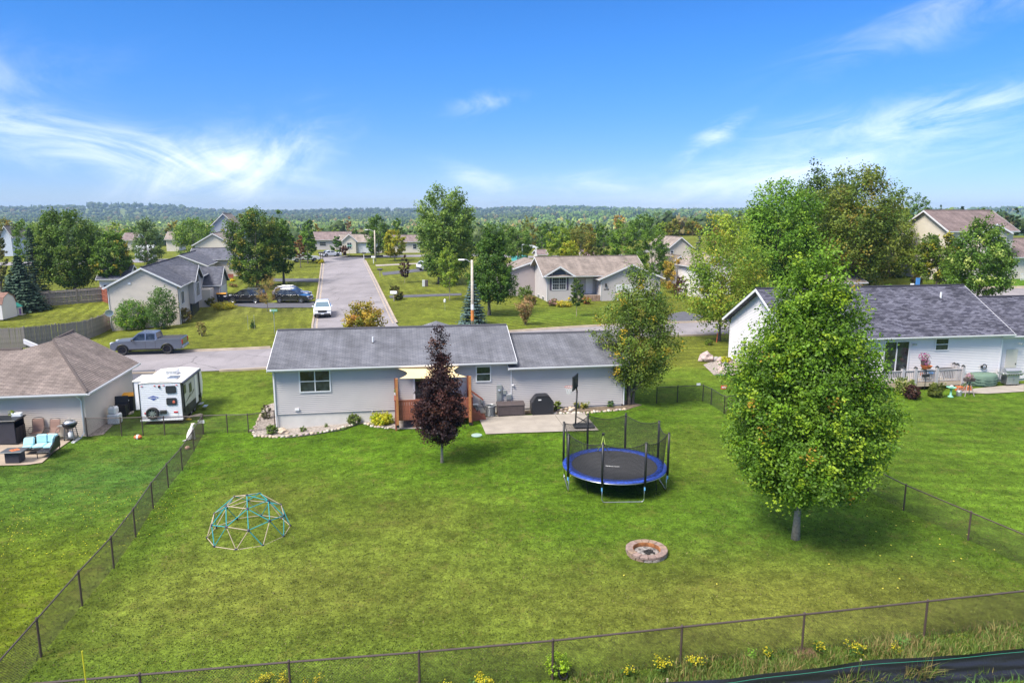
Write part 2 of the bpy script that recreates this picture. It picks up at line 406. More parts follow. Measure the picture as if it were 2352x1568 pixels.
def gable_block(root, u0, u1, v0, v1, z0, ze, zr, rm, wm, axis='u', oh=0.4, ohr=0.3, courses=True, step=0.15, sides='SEWN', sstep=0.115, ridge_at=None, trim='white_trim', boards=''):
    """one gabled volume; S wall at v0, N at v1, W at u0, E at u1. zr is the ridge height"""
    if axis == 'u':
        vm = (v0 + v1) / 2 if ridge_at is None else ridge_at; kS = (zr - ze) / (vm - v0 + oh); kN = (zr - ze) / (v1 - vm + oh)
        zw = ze + kS * oh - 0.14; gp = lambda L, zs=z0: None
        a, b_ = u0 - ohr, u1 + ohr
        roof_face(root, [(a, v0 - oh, ze), (b_, v0 - oh, ze), (b_, vm, zr), (a, vm, zr)], rm, courses=courses, step=step)
        roof_face(root, [(b_, v1 + oh, ze), (a, v1 + oh, ze), (a, vm, zr), (b_, vm, zr)], rm, courses=courses, step=step)
        MB().tube([(a, vm, zr + .01), (b_, vm, zr + .01)], 0.09, 6).build('ridge_cap', rm, root)
        if 'S' in sides: siding(root, (u0, v0), (u1, v0), [(0, z0), (u1 - u0, z0), (u1 - u0, zw), (0, zw)], wm, sstep, boards='S' in boards)
        if 'N' in sides: siding(root, (u1, v1), (u0, v1), [(0, z0), (u1 - u0, z0), (u1 - u0, zw), (0, zw)], wm, sstep)
        D = v1 - v0; zp = zr - 0.16
        if 'W' in sides: siding(root, (u0, v1), (u0, v0), [(0, z0), (D, z0), (D, zw), (D - (vm - v0), zp), (0, zw)], wm, sstep)
        if 'E' in sides: siding(root, (u1, v0), (u1, v1), [(0, z0), (D, z0), (D, zw), (vm - v0, zp), (0, zw)], wm, sstep)
        for uu, o in ((a, -1), (b_, 1)):
            rake(root, (uu, v0 - oh, ze + .01), (uu, vm, zr + .01), (o, 0, 0), trim); rake(root, (uu, v1 + oh, ze + .01), (uu, vm, zr + .01), (o, 0, 0), trim)
        gutter(root, (a, v0 - oh - .005, ze - .14), (b_, v0 - oh - .005, ze - .14), (0, -1, 0), trim)
        gutter(root, (b_, v1 + oh + .005, ze - .14), (a, v1 + oh + .005, ze - .14), (0, 1, 0), trim)
        MB().box(a + .02, b_ - .02, v0 - oh + .02, v0 - .02, ze - .17, ze - .15).build('soffit', trim, root)
    else:
        um = (u0 + u1) / 2 if ridge_at is None else ridge_at; k = (zr - ze) / (um - u0 + oh); zw = ze + k * oh - 0.14
        a, b_ = v0 - ohr, v1 + ohr
        roof_face(root, [(u0 - oh, b_, ze), (u0 - oh, a, ze), (um, a, zr), (um, b_, zr)], rm, courses=courses, step=step)
        roof_face(root, [(u1 + oh, a, ze), (u1 + oh, b_, ze), (um, b_, zr), (um, a, zr)], rm, courses=courses, step=step)
        MB().tube([(um, a, zr + .01), (um, b_, zr + .01)], 0.09, 6).build('ridge_cap', rm, root)
        Wd = u1 - u0; zp = zr - 0.16
        if 'S' in sides: siding(root, (u0, v0), (u1, v0), [(0, z0), (Wd, z0), (Wd, zw), (um - u0, zp), (0, zw)], wm, sstep)
        if 'N' in sides: siding(root, (u1, v1), (u0, v1), [(0, z0), (Wd, z0), (Wd, zw), (Wd - (um - u0), zp), (0, zw)], wm, sstep)
        if 'W' in sides: siding(root, (u0, v1), (u0, v0), [(0, z0), (v1 - v0, z0), (v1 - v0, zw), (0, zw)], wm, sstep)
        if 'E' in sides: siding(root, (u1, v0), (u1, v1), [(0, z0), (v1 - v0, z0), (v1 - v0, zw), (0, zw)], wm, sstep)
        for vv, o in ((a, -1), (b_, 1)):
            rake(root, (u0 - oh, vv, ze + .01), (um, vv, zr + .01), (0, o, 0), trim); rake(root, (u1 + oh, vv, ze + .01), (um, vv, zr + .01), (0, o, 0), trim)
        gutter(root, (u0 - oh - .005, b_, ze - .14), (u0 - oh - .005, a, ze - .14), (-1, 0, 0), trim)
        gutter(root, (u1 + oh + .005, a, ze - .14), (u1 + oh + .005, b_, ze - .14), (1, 0, 0), trim)
    return zw

# ------------------------------------------------------------------ shared materials
mat('white_trim', (.68, .68, .70), .45, var=.03, scale=2)
mat('dark_glass', (.028, .034, .038), .05, spec=.8, var=.75, scale=1.6)  # uneven base colour puts a look of faint reflections into the glass
mat('blue_glass', (.05, .07, .11), .06, spec=.7)
mat('shade_glass', (.035, .04, .05), .3, spec=.4)
mat('concrete', (.31, .275, .235), .9, var=.10, scale=1.4, bump=.15)
mat('kerb_concrete', (.34, .28, .22), .9, var=.16, scale=1.2, bump=.15)
mat('foundation', (.56, .54, .50), .9, var=.06, scale=1.2, bump=.1)
mat('grey_siding', (.49, .455, .44), .55, var=.03, scale=.8)
mat('white_siding', (.70, .67, .66), .5, var=.02, scale=.8)
mat('beige_siding', (.60, .53, .45), .6, var=.03, scale=.8)
mat('cream_siding', (.64, .58, .48), .6, var=.03, scale=.8)
mat('tan_siding', (.56, .49, .42), .6, var=.03, scale=.8)
mat('brown_fence_vinyl', (.075, .052, .045), .5)
mat('black_fence_vinyl', (.03, .028, .028), .45)
mat('black_plastic', (.018, .018, .02), .45, var=.1, scale=6)
mat('black_rubber', (.02, .02, .022), .8)
mat('steel', (.55, .56, .58), .28, metal=.9)
mat('galvanised', (.45, .47, .49), .4, metal=.7)
mat('deck_red', (.27, .085, .052), .6, var=.14, scale=5, bump=.1)
mat('cedar', (.42, .17, .06), .65, var=.14, scale=7, bump=.1)
mat('weathered_wood', (.25, .22, .20), .9, var=.16, scale=3, bump=.2)
mat('bark', (.17, .14, .12), .95, var=.25, scale=9, bump=.6, bscale=25)
mat('pale_bark', (.33, .27, .21), .95, var=.2, scale=9, bump=.5, bscale=25)
foliage('leaves', .34); foliage('grass', .25, .7); foliage('needles', .12, .7)
shingle('grey_shingles', (.155, .16, .185), (.20, .205, .23), (.085, .085, .10))
shingle('dark_shingles', (.045, .045, .065), (.165, .165, .21), (.04, .04, .055), bw=.36, rh=.14)
shingle('brown_shingles', (.20, .165, .15), (.28, .23, .205), (.11, .09, .085), bw=.33, rh=.14)
shingle('tan_shingles', (.24, .20, .175), (.33, .275, .24), (.17, .14, .125), bw=.4, rh=.15)
shingle('slate_shingles', (.085, .09, .115), (.145, .15, .18), (.05, .05, .065))
shingle('mauve_shingles', (.19, .145, .14), (.26, .20, .19), (.13, .10, .10))

# ------------------------------------------------------------------ ground sheet
def axis(parts):
    out = []
    for a, b_, st in parts: out += list(np.arange(a, b_, st))
    return out
half = axis([(0, 32, .5), (32, 90, 1.8), (90, 300, 9), (300, 1200, 60), (1200, 4600, 220)])
xs = np.array([-v for v in half[:0:-1]] + half); ys = np.array(axis([(-60, 4, 8), (4, 62, .5), (62, 130, 1.3), (130, 235, 2.2), (235, 700, 10), (700, 5200, 60)]))
GX, GY = np.meshgrid(xs, ys); GZ = gz(GX, GY)
def blobf(cx, cy, sx, sy, rot=0.0, X=None, Y=None):
    X = GX if X is None else X; Y = GY if Y is None else Y
    dx, dy = X - cx, Y - cy; c, s_ = math.cos(rot), math.sin(rot)
    return np.exp(-((dx * c + dy * s_) / sx) ** 2 - ((-dx * s_ + dy * c) / sy) ** 2)
def lawn_col(X, Y):
    """grass colour by place: lush near the house, dry towards the open field"""
    L = lambda *c: np.array(c)
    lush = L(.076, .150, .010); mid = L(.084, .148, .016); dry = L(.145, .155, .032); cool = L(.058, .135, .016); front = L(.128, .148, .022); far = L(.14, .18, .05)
    def mix(c, d, t): return c * (1 - t[..., None]) + d * t[..., None]
    base = np.ones(X.shape + (3,)) * mid
    t = sm((Y - 20) / 14.0); base = mix(base, lush, t)
    base = mix(base, dry, 0.75 * blobf(-8, 21.5, 9, 4, 0, X, Y)); base = mix(base, dry, .8 * blobf(9, 20.5, 9, 3.4, 0, X, Y)); base = mix(base, dry, .6 * blobf(-11, 29, 4, 4, 0, X, Y)); base = mix(base, dry, .55 * blobf(-3.5, 27, 4, 3, 0, X, Y))
    base = mix(base, dry, .5 * blobf(5, 20, 5, 2.2, 0, X, Y)); base = mix(base, dry, .6 * blobf(12, 21.5, 5, 2, 0, X, Y)); base = mix(base, dry, .35 * blobf(9, 35, 4, 5, 0, X, Y))
    base = mix(base, lush, .6 * blobf(-14, 27.5, 1.3, 5, .1, X, Y)); base = mix(base, lush, .8 * blobf(2.5, 26.5, 3.0, 1.8, 0, X, Y)); base = mix(base, cool, .6 * blobf(13, 27, 4.5, 3.2, 0, X, Y))  # lusher strips, and a cooler, darker green patch right of the big maple
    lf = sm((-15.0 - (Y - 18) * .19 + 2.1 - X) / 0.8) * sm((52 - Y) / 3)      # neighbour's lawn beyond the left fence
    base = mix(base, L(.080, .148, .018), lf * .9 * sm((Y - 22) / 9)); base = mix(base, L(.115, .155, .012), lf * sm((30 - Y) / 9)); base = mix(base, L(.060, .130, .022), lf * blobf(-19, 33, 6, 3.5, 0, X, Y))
    rt = sm((X - 13.2 - (30 - Y) * .35) / 1.0) * sm((60 - Y) / 4)
    base = mix(base, L(.085, .150, .014), rt * .85)
    base = mix(base, L(.100, .152, .016), sm((Y - 42) / 4) * sm((-13 - X) / 2)); base = mix(base, L(.100, .152, .016), sm((Y - 47) / 4) * .8)
    fr = sm((Y - 53) / 4) * sm((58 - abs(X * .0)) / 1)
    base = mix(base, front, fr)
    base = mix(base, L(.07, .15, .012), fr * sm((X - 45) / 10) * sm((100 - Y) / 10)); base = mix(base, L(.085, .16, .014), fr * .6 * blobf(9, 83, 14, 8, 0, X, Y))
    fl = sm((Y - 235) / 60); base = mix(base, far, fl)
    base = mix(base, L(.13, .14, .04), .7 * blobf(-38, 87, 14, 6, .2, X, Y) * fr)
    return base
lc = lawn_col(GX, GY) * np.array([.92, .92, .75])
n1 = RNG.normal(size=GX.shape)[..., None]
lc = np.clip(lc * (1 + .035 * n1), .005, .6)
nv = GX.size; co = np.stack([GX, GY, GZ], -1).reshape(-1, 3)
I, J = np.meshgrid(np.arange(len(ys) - 1), np.arange(len(xs) - 1), indexing='ij'); a_ = (I * len(xs) + J).ravel()
quads = np.stack([a_, a_ + 1, a_ + 1 + len(xs), a_ + len(xs)], -1)
def np_mesh(name, co, faces, colors=None, smooth=False, mats=()):
    me = bpy.data.meshes.new(name); k = faces.shape[1]
    me.vertices.add(len(co)); me.vertices.foreach_set('co', np.ascontiguousarray(co, np.float32).ravel())
    me.loops.add(faces.size); me.loops.foreach_set('vertex_index', np.ascontiguousarray(faces, np.int32).ravel())
    me.polygons.add(len(faces)); me.polygons.foreach_set('loop_start', np.arange(0, faces.size, k, dtype=np.int32)); me.polygons.foreach_set('loop_total', np.full(len(faces), k, np.int32))
    if colors is not None:
        ca = me.color_attributes.new('col', 'FLOAT_COLOR', 'POINT'); c4 = np.ones((len(co), 4), np.float32); c4[:, :3] = colors; ca.data.foreach_set('color', c4.ravel())
    if smooth: me.polygons.foreach_set('use_smooth', np.ones(len(faces), bool))
    me.update(calc_edges=True); me.validate()
    for m in mats: me.materials.append(m)
    return me
lm = bpy.data.materials.new('lawn'); lm.use_nodes = True; t = lm.node_tree; b = t.nodes['Principled BSDF']
at = nd('ShaderNodeAttribute', t, attribute_name='col'); tcx = nd('ShaderNodeTexCoord', t)
def tn(scale, detail=5, rough=.6, src=None):
    n = nd('ShaderNodeTexNoise', t); n.inputs['Scale'].default_value = scale; n.inputs['Detail'].default_value = detail; n.inputs['Roughness'].default_value = rough
    t.links.new(src or tcx.outputs['Object'], n.inputs['Vector']); return n.outputs[0]
f1 = ramp(tn(.16, 5), .34, .68, .80, 1.2, t); f2 = ramp(tn(1.1, 7, .75), .32, .68, .70, 1.28, t); f3 = fmath('MULTIPLY', ramp(tn(3.2, 8, .85), .36, .64, .62, 1.38, t), ramp(tn(14, 4, .8), .35, .65, .7, 1.3, t), nt_=t)
def stripes(ax, ay, per, y0, y1, x0, x1, amt):
    d_ = nd('ShaderNodeVectorMath', t, operation='DOT_PRODUCT'); t.links.new(tcx.outputs['Object'], d_.inputs[0]); d_.inputs[1].default_value = (ax * 2 * PI / per, ay * 2 * PI / per, 0)
    sp_ = nd('ShaderNodeSeparateXYZ', t); t.links.new(tcx.outputs['Object'], sp_.inputs[0])
    s_ = ramp(fmath('SINE', fmath('ADD', d_.outputs['Value'], fmath('MULTIPLY', tn(.25, 3), 5.0, nt_=t), nt_=t), nt_=t), -.6, .6, -amt, amt, t)
    m_ = fmath('MULTIPLY', fmath('MULTIPLY', ramp(sp_.outputs[1], y0, y0 + 3, 0, 1, t), ramp(sp_.outputs[1], y1 - 3, y1, 1, 0, t), nt_=t), fmath('MULTIPLY', ramp(sp_.outputs[0], x0, x0 + 2, 0, 1, t), ramp(sp_.outputs[0], x1 - 2, x1, 1, 0, t), nt_=t), nt_=t)
    return fmath('ADD', 1.0, fmath('MULTIPLY', s_, m_, nt_=t), nt_=t)
ff = fmath('MULTIPLY', fmath('MULTIPLY', f1, f2, nt_=t), f3, nt_=t)
for q_ in ((.97, .24, 1.5, 84, 125, -60, -24, .16), (.97, .24, 1.3, 66, 86, -40, -18, .09), (.75, .66, 1.3, 72, 96, -8, 24, .12), (.1, .99, 1.2, 26, 46, 15, 60, .10), (-.15, .98, 1.3, 52, 66, 10, 24, .12), (.97, .24, 1.6, 100, 150, -22, 20, .10)): ff = fmath('MULTIPLY', ff, stripes(*q_), nt_=t)
cb = nd('ShaderNodeCombineXYZ', t)
for i in range(3): t.links.new(ff, cb.inputs[i])
mx = nd('ShaderNodeMixRGB', t, blend_type='MULTIPLY'); mx.inputs[0].default_value = 1; t.links.new(at.outputs['Color'], mx.inputs[1]); t.links.new(cb.outputs[0], mx.inputs[2])
# dry thatch showing through in patches
dr = fmath('MULTIPLY', ramp(tn(.85, 7, .72), .50, .68, 0, .55, t), ramp(tn(6, 5, .8), .42, .62, .2, 1, t), nt_=t)
m2 = nd('ShaderNodeMixRGB', t); t.links.new(dr, m2.inputs[0]); t.links.new(mx.outputs[0], m2.inputs[1]); m2.inputs[2].default_value = (.185, .165, .04, 1)
t.links.new(m2.outputs[0], b.inputs['Base Color']); b.inputs['Roughness'].default_value = .95; b.inputs['Specular IOR Level'].default_value = .1
bp = nd('ShaderNodeBump', t); bp.inputs['Strength'].default_value = .8; bp.inputs['Distance'].default_value = .06
t.links.new(fmath('ADD', tn(7, 5, .8), fmath('MULTIPLY', tn(30, 3, .7), .6, nt_=t), nt_=t), bp.inputs['Height']); t.links.new(bp.outputs[0], b.inputs['Normal'])
MC['lawn'] = lm
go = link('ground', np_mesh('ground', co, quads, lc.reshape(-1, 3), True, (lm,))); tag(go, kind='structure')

# ------------------------------------------------------------------ flat sheets draped on the ground
def drape(poly, dz, step=1.0):
    bm = bmesh.new(); vs = [bm.verts.new((x, y, 0)) for x, y in poly]; bm.faces.new(vs)
    x0, x1 = min(p[0] for p in poly), max(p[0] for p in poly); y0, y1 = min(p[1] for p in poly), max(p[1] for p in poly)
    for ax, a, c in ((0, x0, x1), (1, y0, y1)):
        st = max(step, (c - a) / 90); k = a + st
        while k < c - .01:
            bmesh.ops.bisect_plane(bm, geom=bm.verts[:] + bm.edges[:] + bm.faces[:], plane_co=(k if ax == 0 else 0, k if ax == 1 else 0, 0), plane_no=(1, 0, 0) if ax == 0 else (0, 1, 0)); k += st
    for v in bm.verts: v.co.z = gzf(v.co.x, v.co.y) + dz
    bmesh.ops.recalc_face_normals(bm, faces=bm.faces)
    if sum(f.normal.z for f in bm.faces) < 0: bmesh.ops.reverse_faces(bm, faces=bm.faces)
    return MB().bm(bm)
def patch(name, poly, m, dz, kind='structure'):
    o = drape(poly, dz).build(name, m); tag(o, kind=kind); return o
def pxp(pts, dz=0): return [G(*p) for p in pts]
def resample(pts, st):
    out = [pts[0]]
    for a, c in zip(pts[:-1], pts[1:]):
        L = math.dist(a, c); n = max(1, int(L / st))
        out += [(a[0] + (c[0] - a[0]) * i / n, a[1] + (c[1] - a[1]) * i / n) for i in range(1, n + 1)]
    return out
def smooth_line(pts, it=3):
    for _ in range(it):
        q = [pts[0]]
        for a, c in zip(pts[:-1], pts[1:]): q += [(a[0] * .75 + c[0] * .25, a[1] * .75 + c[1] * .25), (a[0] * .25 + c[0] * .75, a[1] * .25 + c[1] * .75)]
        pts = q + [pts[-1]]
    return pts
def offset_line(pts, d):
    out = []
    for i, p in enumerate(pts):
        a = pts[max(0, i - 1)]; c = pts[min(len(pts) - 1, i + 1)]; dx, dy = c[0] - a[0], c[1] - a[1]; L = math.hypot(dx, dy) or 1
        out.append((p[0] - dy / L * d, p[1] + dx / L * d))
    return out
def ribbon(pts, d0, d1, z, st=1.0, n=6):
    """sheet along a line between offsets d0 and d1, draped"""
    pts = resample(pts, st); b = MB(); cols = []
    for k in range(n + 1): cols.append(offset_line(pts, d0 + (d1 - d0) * k / n))
    for i in range(len(pts)): b.v += [(c[i][0], c[i][1], gzf(*c[i]) + z) for c in cols]
    for i in range(len(pts) - 1):
        for k in range(n): a = i * (n + 1) + k; b.f.append((a, a + 1, a + n + 2, a + n + 1) if d1 < d0 else (a + 1, a, a + n + 1, a + n + 2))
    return b
def kerb(pts, d, side, name='kerb'):
    """gutter pan and raised kerb on one side (+1 left) of a line at offset d"""
    pts = resample(pts, 1.0); prof = [(0, .03), (.38, .012), (.42, .12), (.62, .13), (.64, -.05)]
    b = MB(); cols = [offset_line(pts, (d + o) * side) for o, _ in prof]
    for i in range(len(pts)): b.v += [(c[i][0], c[i][1], gzf(*c[i]) + .02 + pz) for c, (_, pz) in zip(cols, prof)]
    k = len(prof)
    for i in range(len(pts) - 1):
        for j in range(k - 1): a = i * k + j; b.f.append((a, a + 1, a + k + 1, a + k) if side < 0 else (a + 1, a, a + k, a + k + 1))
    return tag(b.build(name, 'kerb_concrete'), kind='structure')
# worn asphalt with faint cracks
am = bpy.data.materials.new('old_asphalt'); am.use_nodes = True; t = am.node_tree; b = t.nodes['Principled BSDF']; tcx = nd('ShaderNodeTexCoord', t)
g1 = ramp(tn(.25, 6), .3, .7, .84, 1.12, t); g2 = ramp(tn(28, 4), .3, .7, .86, 1.14, t)
mp = nd('ShaderNodeMapping', t); mp.inputs['Rotation'].default_value = (0, 0, .23); mp.inputs['Scale'].default_value = (.9, .13, 1); t.links.new(tcx.outputs['Object'], mp.inputs['Vector'])
g1 = fmath('MULTIPLY', g1, ramp(tn(.42, 7, .7), .56, .72, 1.0, .74, t), nt_=t)
g3 = ramp(tn(1.2, 5, .6, mp.outputs[0]), .5, .75, 1.0, .78, t)
vo = nd('ShaderNodeTexVoronoi', t, feature='DISTANCE_TO_EDGE'); vo.inputs['Scale'].default_value = .14
wv = nd('ShaderNodeMixRGB', t); wv.inputs[0].default_value = .10; t.links.new(tcx.outputs['Object'], wv.inputs[1])
nn_ = nd('ShaderNodeTexNoise', t); nn_.inputs['Scale'].default_value = .5; nn_.inputs['Detail'].default_value = 6; t.links.new(tcx.outputs['Object'], nn_.inputs['Vector'])
wv.blend_type = 'ADD'; wv.inputs[0].default_value = 1.6; t.links.new(nn_.outputs['Color'], wv.inputs[2]); t.links.new(wv.outputs[0], vo.inputs['Vector'])
g4 = fmath('MULTIPLY', ramp(vo.outputs[0], 0.0, .009, 1, 0, t), ramp(tn(.2, 3), .45, .6, 0, .55, t), nt_=t)
fa = fmath('MULTIPLY', fmath('MULTIPLY', g1, g2, nt_=t), fmath('MULTIPLY', g3, fmath('SUBTRACT', 1.0, g4, nt_=t), nt_=t), nt_=t)
cb = nd('ShaderNodeCombineXYZ', t)
for i in range(3): t.links.new(fa, cb.inputs[i])
mx = nd('ShaderNodeMixRGB', t, blend_type='MULTIPLY'); mx.inputs[0].default_value = 1; mx.inputs[1].default_value = (.235, .215, .225, 1); t.links.new(cb.outputs[0], mx.inputs[2]); t.links.new(mx.outputs[0], b.inputs['Base Color']); b.inputs['Roughness'].default_value = .9
MC['old_asphalt'] = am
mat('new_asphalt', (.085, .085, .10), .9, var=.12, scale=1.5, bump=.2)
mat('gravel_mulch', (.30, .26, .23), .95, var=.35, scale=7, bump=.9, bscale=18)
mat('soil', (.16, .12, .08), .95, var=.3, scale=4, bump=.6)

CROSS = smooth_line([(-110, 38), (-60, 50.5), (-33, 57.4), (-20, 60.2), (-8, 64.4), (0, 67.8), (9, 71.6), (18, 74.0), (30, 75.6), (60, 78), (110, 80)], 3)
tag(ribbon(CROSS, 3.9, -3.9, .035, n=8).build('cross_road', 'old_asphalt'), kind='structure')
MS = [(-13.6, 65.5), (-16.9, 76.5), (-25.8, 113), (-31, 134), (-35.2, 151), (-38, 162.5)]
tag(ribbon(MS, 4.35, -4.35, .042, n=8).build('main_road', 'old_asphalt'), kind='structure')
def near_x(x): return min(range(len(CROSS)), key=lambda i: abs(CROSS[i][0] - x))
kerb(CROSS[:near_x(-19.4)], 3.55, 1); kerb(CROSS[near_x(-7.2):], 3.55, 1); kerb(CROSS[:near_x(-25)], 3.55, -1); kerb(CROSS[near_x(-23.5):], 3.55, -1)
def msl(y0, y1): return [(np.interp(y, [p[1] for p in MS], [p[0] for p in MS]), y) for y in np.arange(y0, y1, 1.5)]
kerb(msl(73, 153), 3.95, 1); kerb(msl(76.5, 153), 3.95, -1)
FARX = [(-110, 143), (-70, 153.5), (-38, 161.5), (-10, 168.2), (40, 180)]
tag(ribbon(FARX, 3.8, -3.8, .05, n=6).build('far_cross_road', 'old_asphalt'), kind='structure')
for nm, pts, m in (('driveway', [(600, 697), (724, 693), (716, 707), (600, 708)], 'new_asphalt'), ('driveway', [(627, 640), (739, 640), (736, 648), (627, 647)], 'new_asphalt'),
                   ('driveway', [(893, 679), (1060, 674), (1060, 679), (896, 685)], 'new_asphalt'), ('driveway', [(877, 626), (980, 616), (985, 622), (880, 633)], 'new_asphalt'),
                   ('driveway', [(862, 608.5), (965, 604), (966, 606.5), (864, 612)], 'concrete'), ('driveway', [(1533, 741), (1600, 737), (1620, 727), (1570, 716), (1535, 722)], 'new_asphalt'),
                   ('driveway', [(294, 853), (357, 850), (352, 862), (330, 905), (280, 925), (262, 935), (270, 880)], 'new_asphalt'), ('driveway', [(500, 689), (604, 690), (604, 708), (500, 700)], 'new_asphalt'),
                   ('driveway', [(760, 596), (800, 588), (880, 586), (880, 590), (830, 594), (790, 599)], 'new_asphalt')):
    patch(nm, pxp(pts), m, .05)
PAT = patch('patio', pxp([(1116, 998.5), (1375, 989.7), (1343, 951), (1099, 959.7)]), 'concrete', .055)
a1, a2 = G(1275, 955), G(1304, 994)
MB().box(-.012, .012, 0, math.dist(a1, a2), 0, .004).build('expansion_joint', mat('joint_dirt', (.10, .085, .07), .95), None)
jo = bpy.data.objects['expansion_joint']; jo.location = (a1[0], a1[1], gzf(*a1) + .0565); jo.rotation_euler = (0, 0, math.atan2(a2[1] - a1[1], a2[0] - a1[0]) - PI / 2); tag(jo, kind='structure')
patch('neighbour_patio', pxp([(-60, 1072), (60, 1069), (97, 1064), (125, 1039), (162, 1013), (172, 1004), (-60, 1008)]), mat('sand_concrete', (.35, .28, .215), .9, var=.08, scale=1.5, bump=.1), .05)
patch('gravel_strip', pxp([(206, 1003), (238, 998), (285, 950), (308, 915), (322, 898), (296, 902), (200, 1002)]), 'gravel_mulch', .03)
patch('planting_bed', pxp([(582, 1002), (640, 1003), (705, 997), (780, 984), (838, 972), (870, 980), (905, 985), (1010, 983), (1010, 965), (905, 940), (640, 965), (632, 925), (616, 930), (592, 970), (580, 990)]), 'gravel_mulch', .03)
patch('planting_bed', pxp([(1104, 958), (1230, 950), (1300, 948), (1440, 941), (1475, 930), (1430, 918), (1100, 938)]), 'soil', .022)
patch('planting_bed', pxp([(1640, 862), (1690, 862), (1700, 812), (1660, 822), (1615, 838)]), 'gravel_mulch', .03)
patch('white_house_patio', pxp([(2240, 893), (2352, 882), (2352, 900), (2270, 905), (2200, 903)]), 'concrete', .045)
# ------------------------------------------------------------------ main house
def house(F, name, label): return thing(name, label, 'house', F.o, F.a)
def win_px(F, root, p0, p1, v=0.0, **k):
    u0, z1 = F.onv(*p0, v); u1, z0 = F.onv(*p1, v)
    return window(root, (u0 + u1) / 2, v - .02, (z0 + z1) / 2, 0, u1 - u0, z1 - z0, **k)
def wbox(root, name, m, *b): return MB().box(*b).build(name, m, root)
M = Frame(-13.85, 40.6, 0, math.radians(8.85))
mh = house(M, 'ranch_house', 'long grey ranch house with grey shingle roof behind the red deck')
gable_block(mh, 0, 14, 0, 7.8, .38, 3.17, 4.72, 'grey_shingles', 'grey_siding', oh=.4, ohr=.25, sides='SEWN', boards='S', step=.14)
gable_block(mh, 14.03, 21.02, 0.02, 7.2, .14, 2.80, 4.15, 'grey_shingles', 'grey_siding', oh=.4, ohr=.28, sides='SEN', boards='S', step=.14)
wbox(mh, 'foundation_wall', 'foundation', .03, 13.97, .03, 7.7, -1.3, .38)
wbox(mh, 'foundation_wall', 'foundation', 14.0, 21.0, .04, 7.1, -.5, .14)
win_px(M, mh, (685.5, 850), (761, 899), nx=2, ny=2); win_px(M, mh, (1092, 840), (1128, 876), nx=1, ny=2)
for u_ in (0.0, 13.96): wbox(mh, 'corner_board', 'white_trim' if u_ > 1 else 'grey_siding', u_ - .03, u_ + .05, -.03, .04, .36, 3.05)
wbox(mh, 'corner_board', 'grey_siding', 20.98, 21.06, -.02, .06, .14, 2.7)
# sliding door on the deck
ud0, zt = M.onv(951, 864); ud1 = ud0 + 1.75
sdm = frame_mesh(1.85, 2.05, .09, .06); sdm.box(-.04, .04, -.06, 0, -.95, .95); sdd = sdm.build('sliding_door', 'white_trim', mh); sdd.location = ((ud0 + ud1) / 2, -.02, .62 + 1.03)
for x_ in (-.84, .04): MB().box(x_, x_ + .8, -.03, -.022, -.94, .94).build('pane', 'dark_glass', sdd)
# roof vents, downspouts, wall vent and pipe
u_, z_ = M.onv(857, 795, 2.2)
pv = MB().cyl(0, 0, -.15, .30, .055, 12).build('vent_pipe', 'white_trim', mh); pv.location = (u_, 2.2, 3.17 + (2.6) * .36 + .05)
MB().lathe([(.12, 0), (.10, .04), (.065, .06)], 12).build('vent_boot', 'black_plastic', pv).location = (0, 0, -.09)
downspout(mh, [(.02, -.42, 3.05), (.04, -.1, 2.9), (.06, -.06, 2.8), (.06, -.06, -.5), (.04, -.3, -.62)])
downspout(mh, [(20.98, -.42, 2.68), (21.1, -.1, 2.5), (21.12, -.05, 2.4), (21.12, -.05, .1)])
u_, z_ = M.onv(683, 940); MB().bbox(u_ - .13, u_ + .13, -.10, -.02, z_ - .08, z_ + .08, .02).build('dryer_vent', 'white_trim', mh)
u_, z_ = M.onv(855, 944); MB().tube([(u_, -.02, z_), (u_, -.12, z_), (u_, -.14, z_ - .9)], .045, 8).build('radon_pipe', 'galvanised', mh)
u_, z_ = M.onv(1178, 884); MB().lathe([(.06, 0), (.075, -.05), (.04, -.12)], 10, axis='y').build('flood_light', 'white_trim', mh).location = (u_, -.02, z_)
# meter box, breaker boxes
u_, z_ = M.onv(1146, 905); mb_ = MB().bbox(-.16, .16, -.14, 0, -.72, .72, .02).build('meter_box', 'galvanised', mh); mb_.location = (u_, -.02, z_ - .1)
MB().lathe([(.10, -.14), (.095, -.22), (.04, -.25)], 14, axis='y', c=(0, 0, .35)).build('meter_glass', 'steel', mb_)
u_, z_ = M.onv(1158, 900); MB().bbox(u_ - .11, u_ + .11, -.12, -.02, z_ - .13, z_ + .15, .015).build('junction_box', 'galvanised', mh)
u_, z_ = M.onv(1168, 911); MB().bbox(u_ - .16, u_ + .16, -.13, -.02, z_ - .18, z_ + .18, .02).build('cable_box', 'galvanised', mh)
u_, z_ = M.onv(1106, 920); MB().bbox(u_ - .09, u_ + .09, -.12, -.02, z_ - .14, z_ + .14, .02).build('disconnect_box', 'galvanised', mh)
MB().tube([(u_, -.10, z_ - .14), (u_ + .02, -.16, .55), (u_ + .15, -.4, .25), (u_ + .3, -.7, .3)], .025, 6).build('conduit', 'black_plastic', mh)
# pyramid roof over the front entry, seen over the ridge
up_, zp_ = M.onv(1002, 737, 7.0)
for q in range(4):
    cs = [(up_ - 1.7, 5.0), (up_ + 1.7, 5.0), (up_ + 1.7, 9.0), (up_ - 1.7, 9.0)]; a_c, b_c = cs[q], cs[(q + 1) % 4]
    roof_face(mh, [(*a_c, zp_ - .85), (*b_c, zp_ - .85), (up_, 7.0, zp_)], 'grey_shingles')
wbox(mh, 'entry_wall', 'grey_siding', up_ - 1.4, up_ + 1.4, 5.3, 8.7, .3, zp_ - .9)

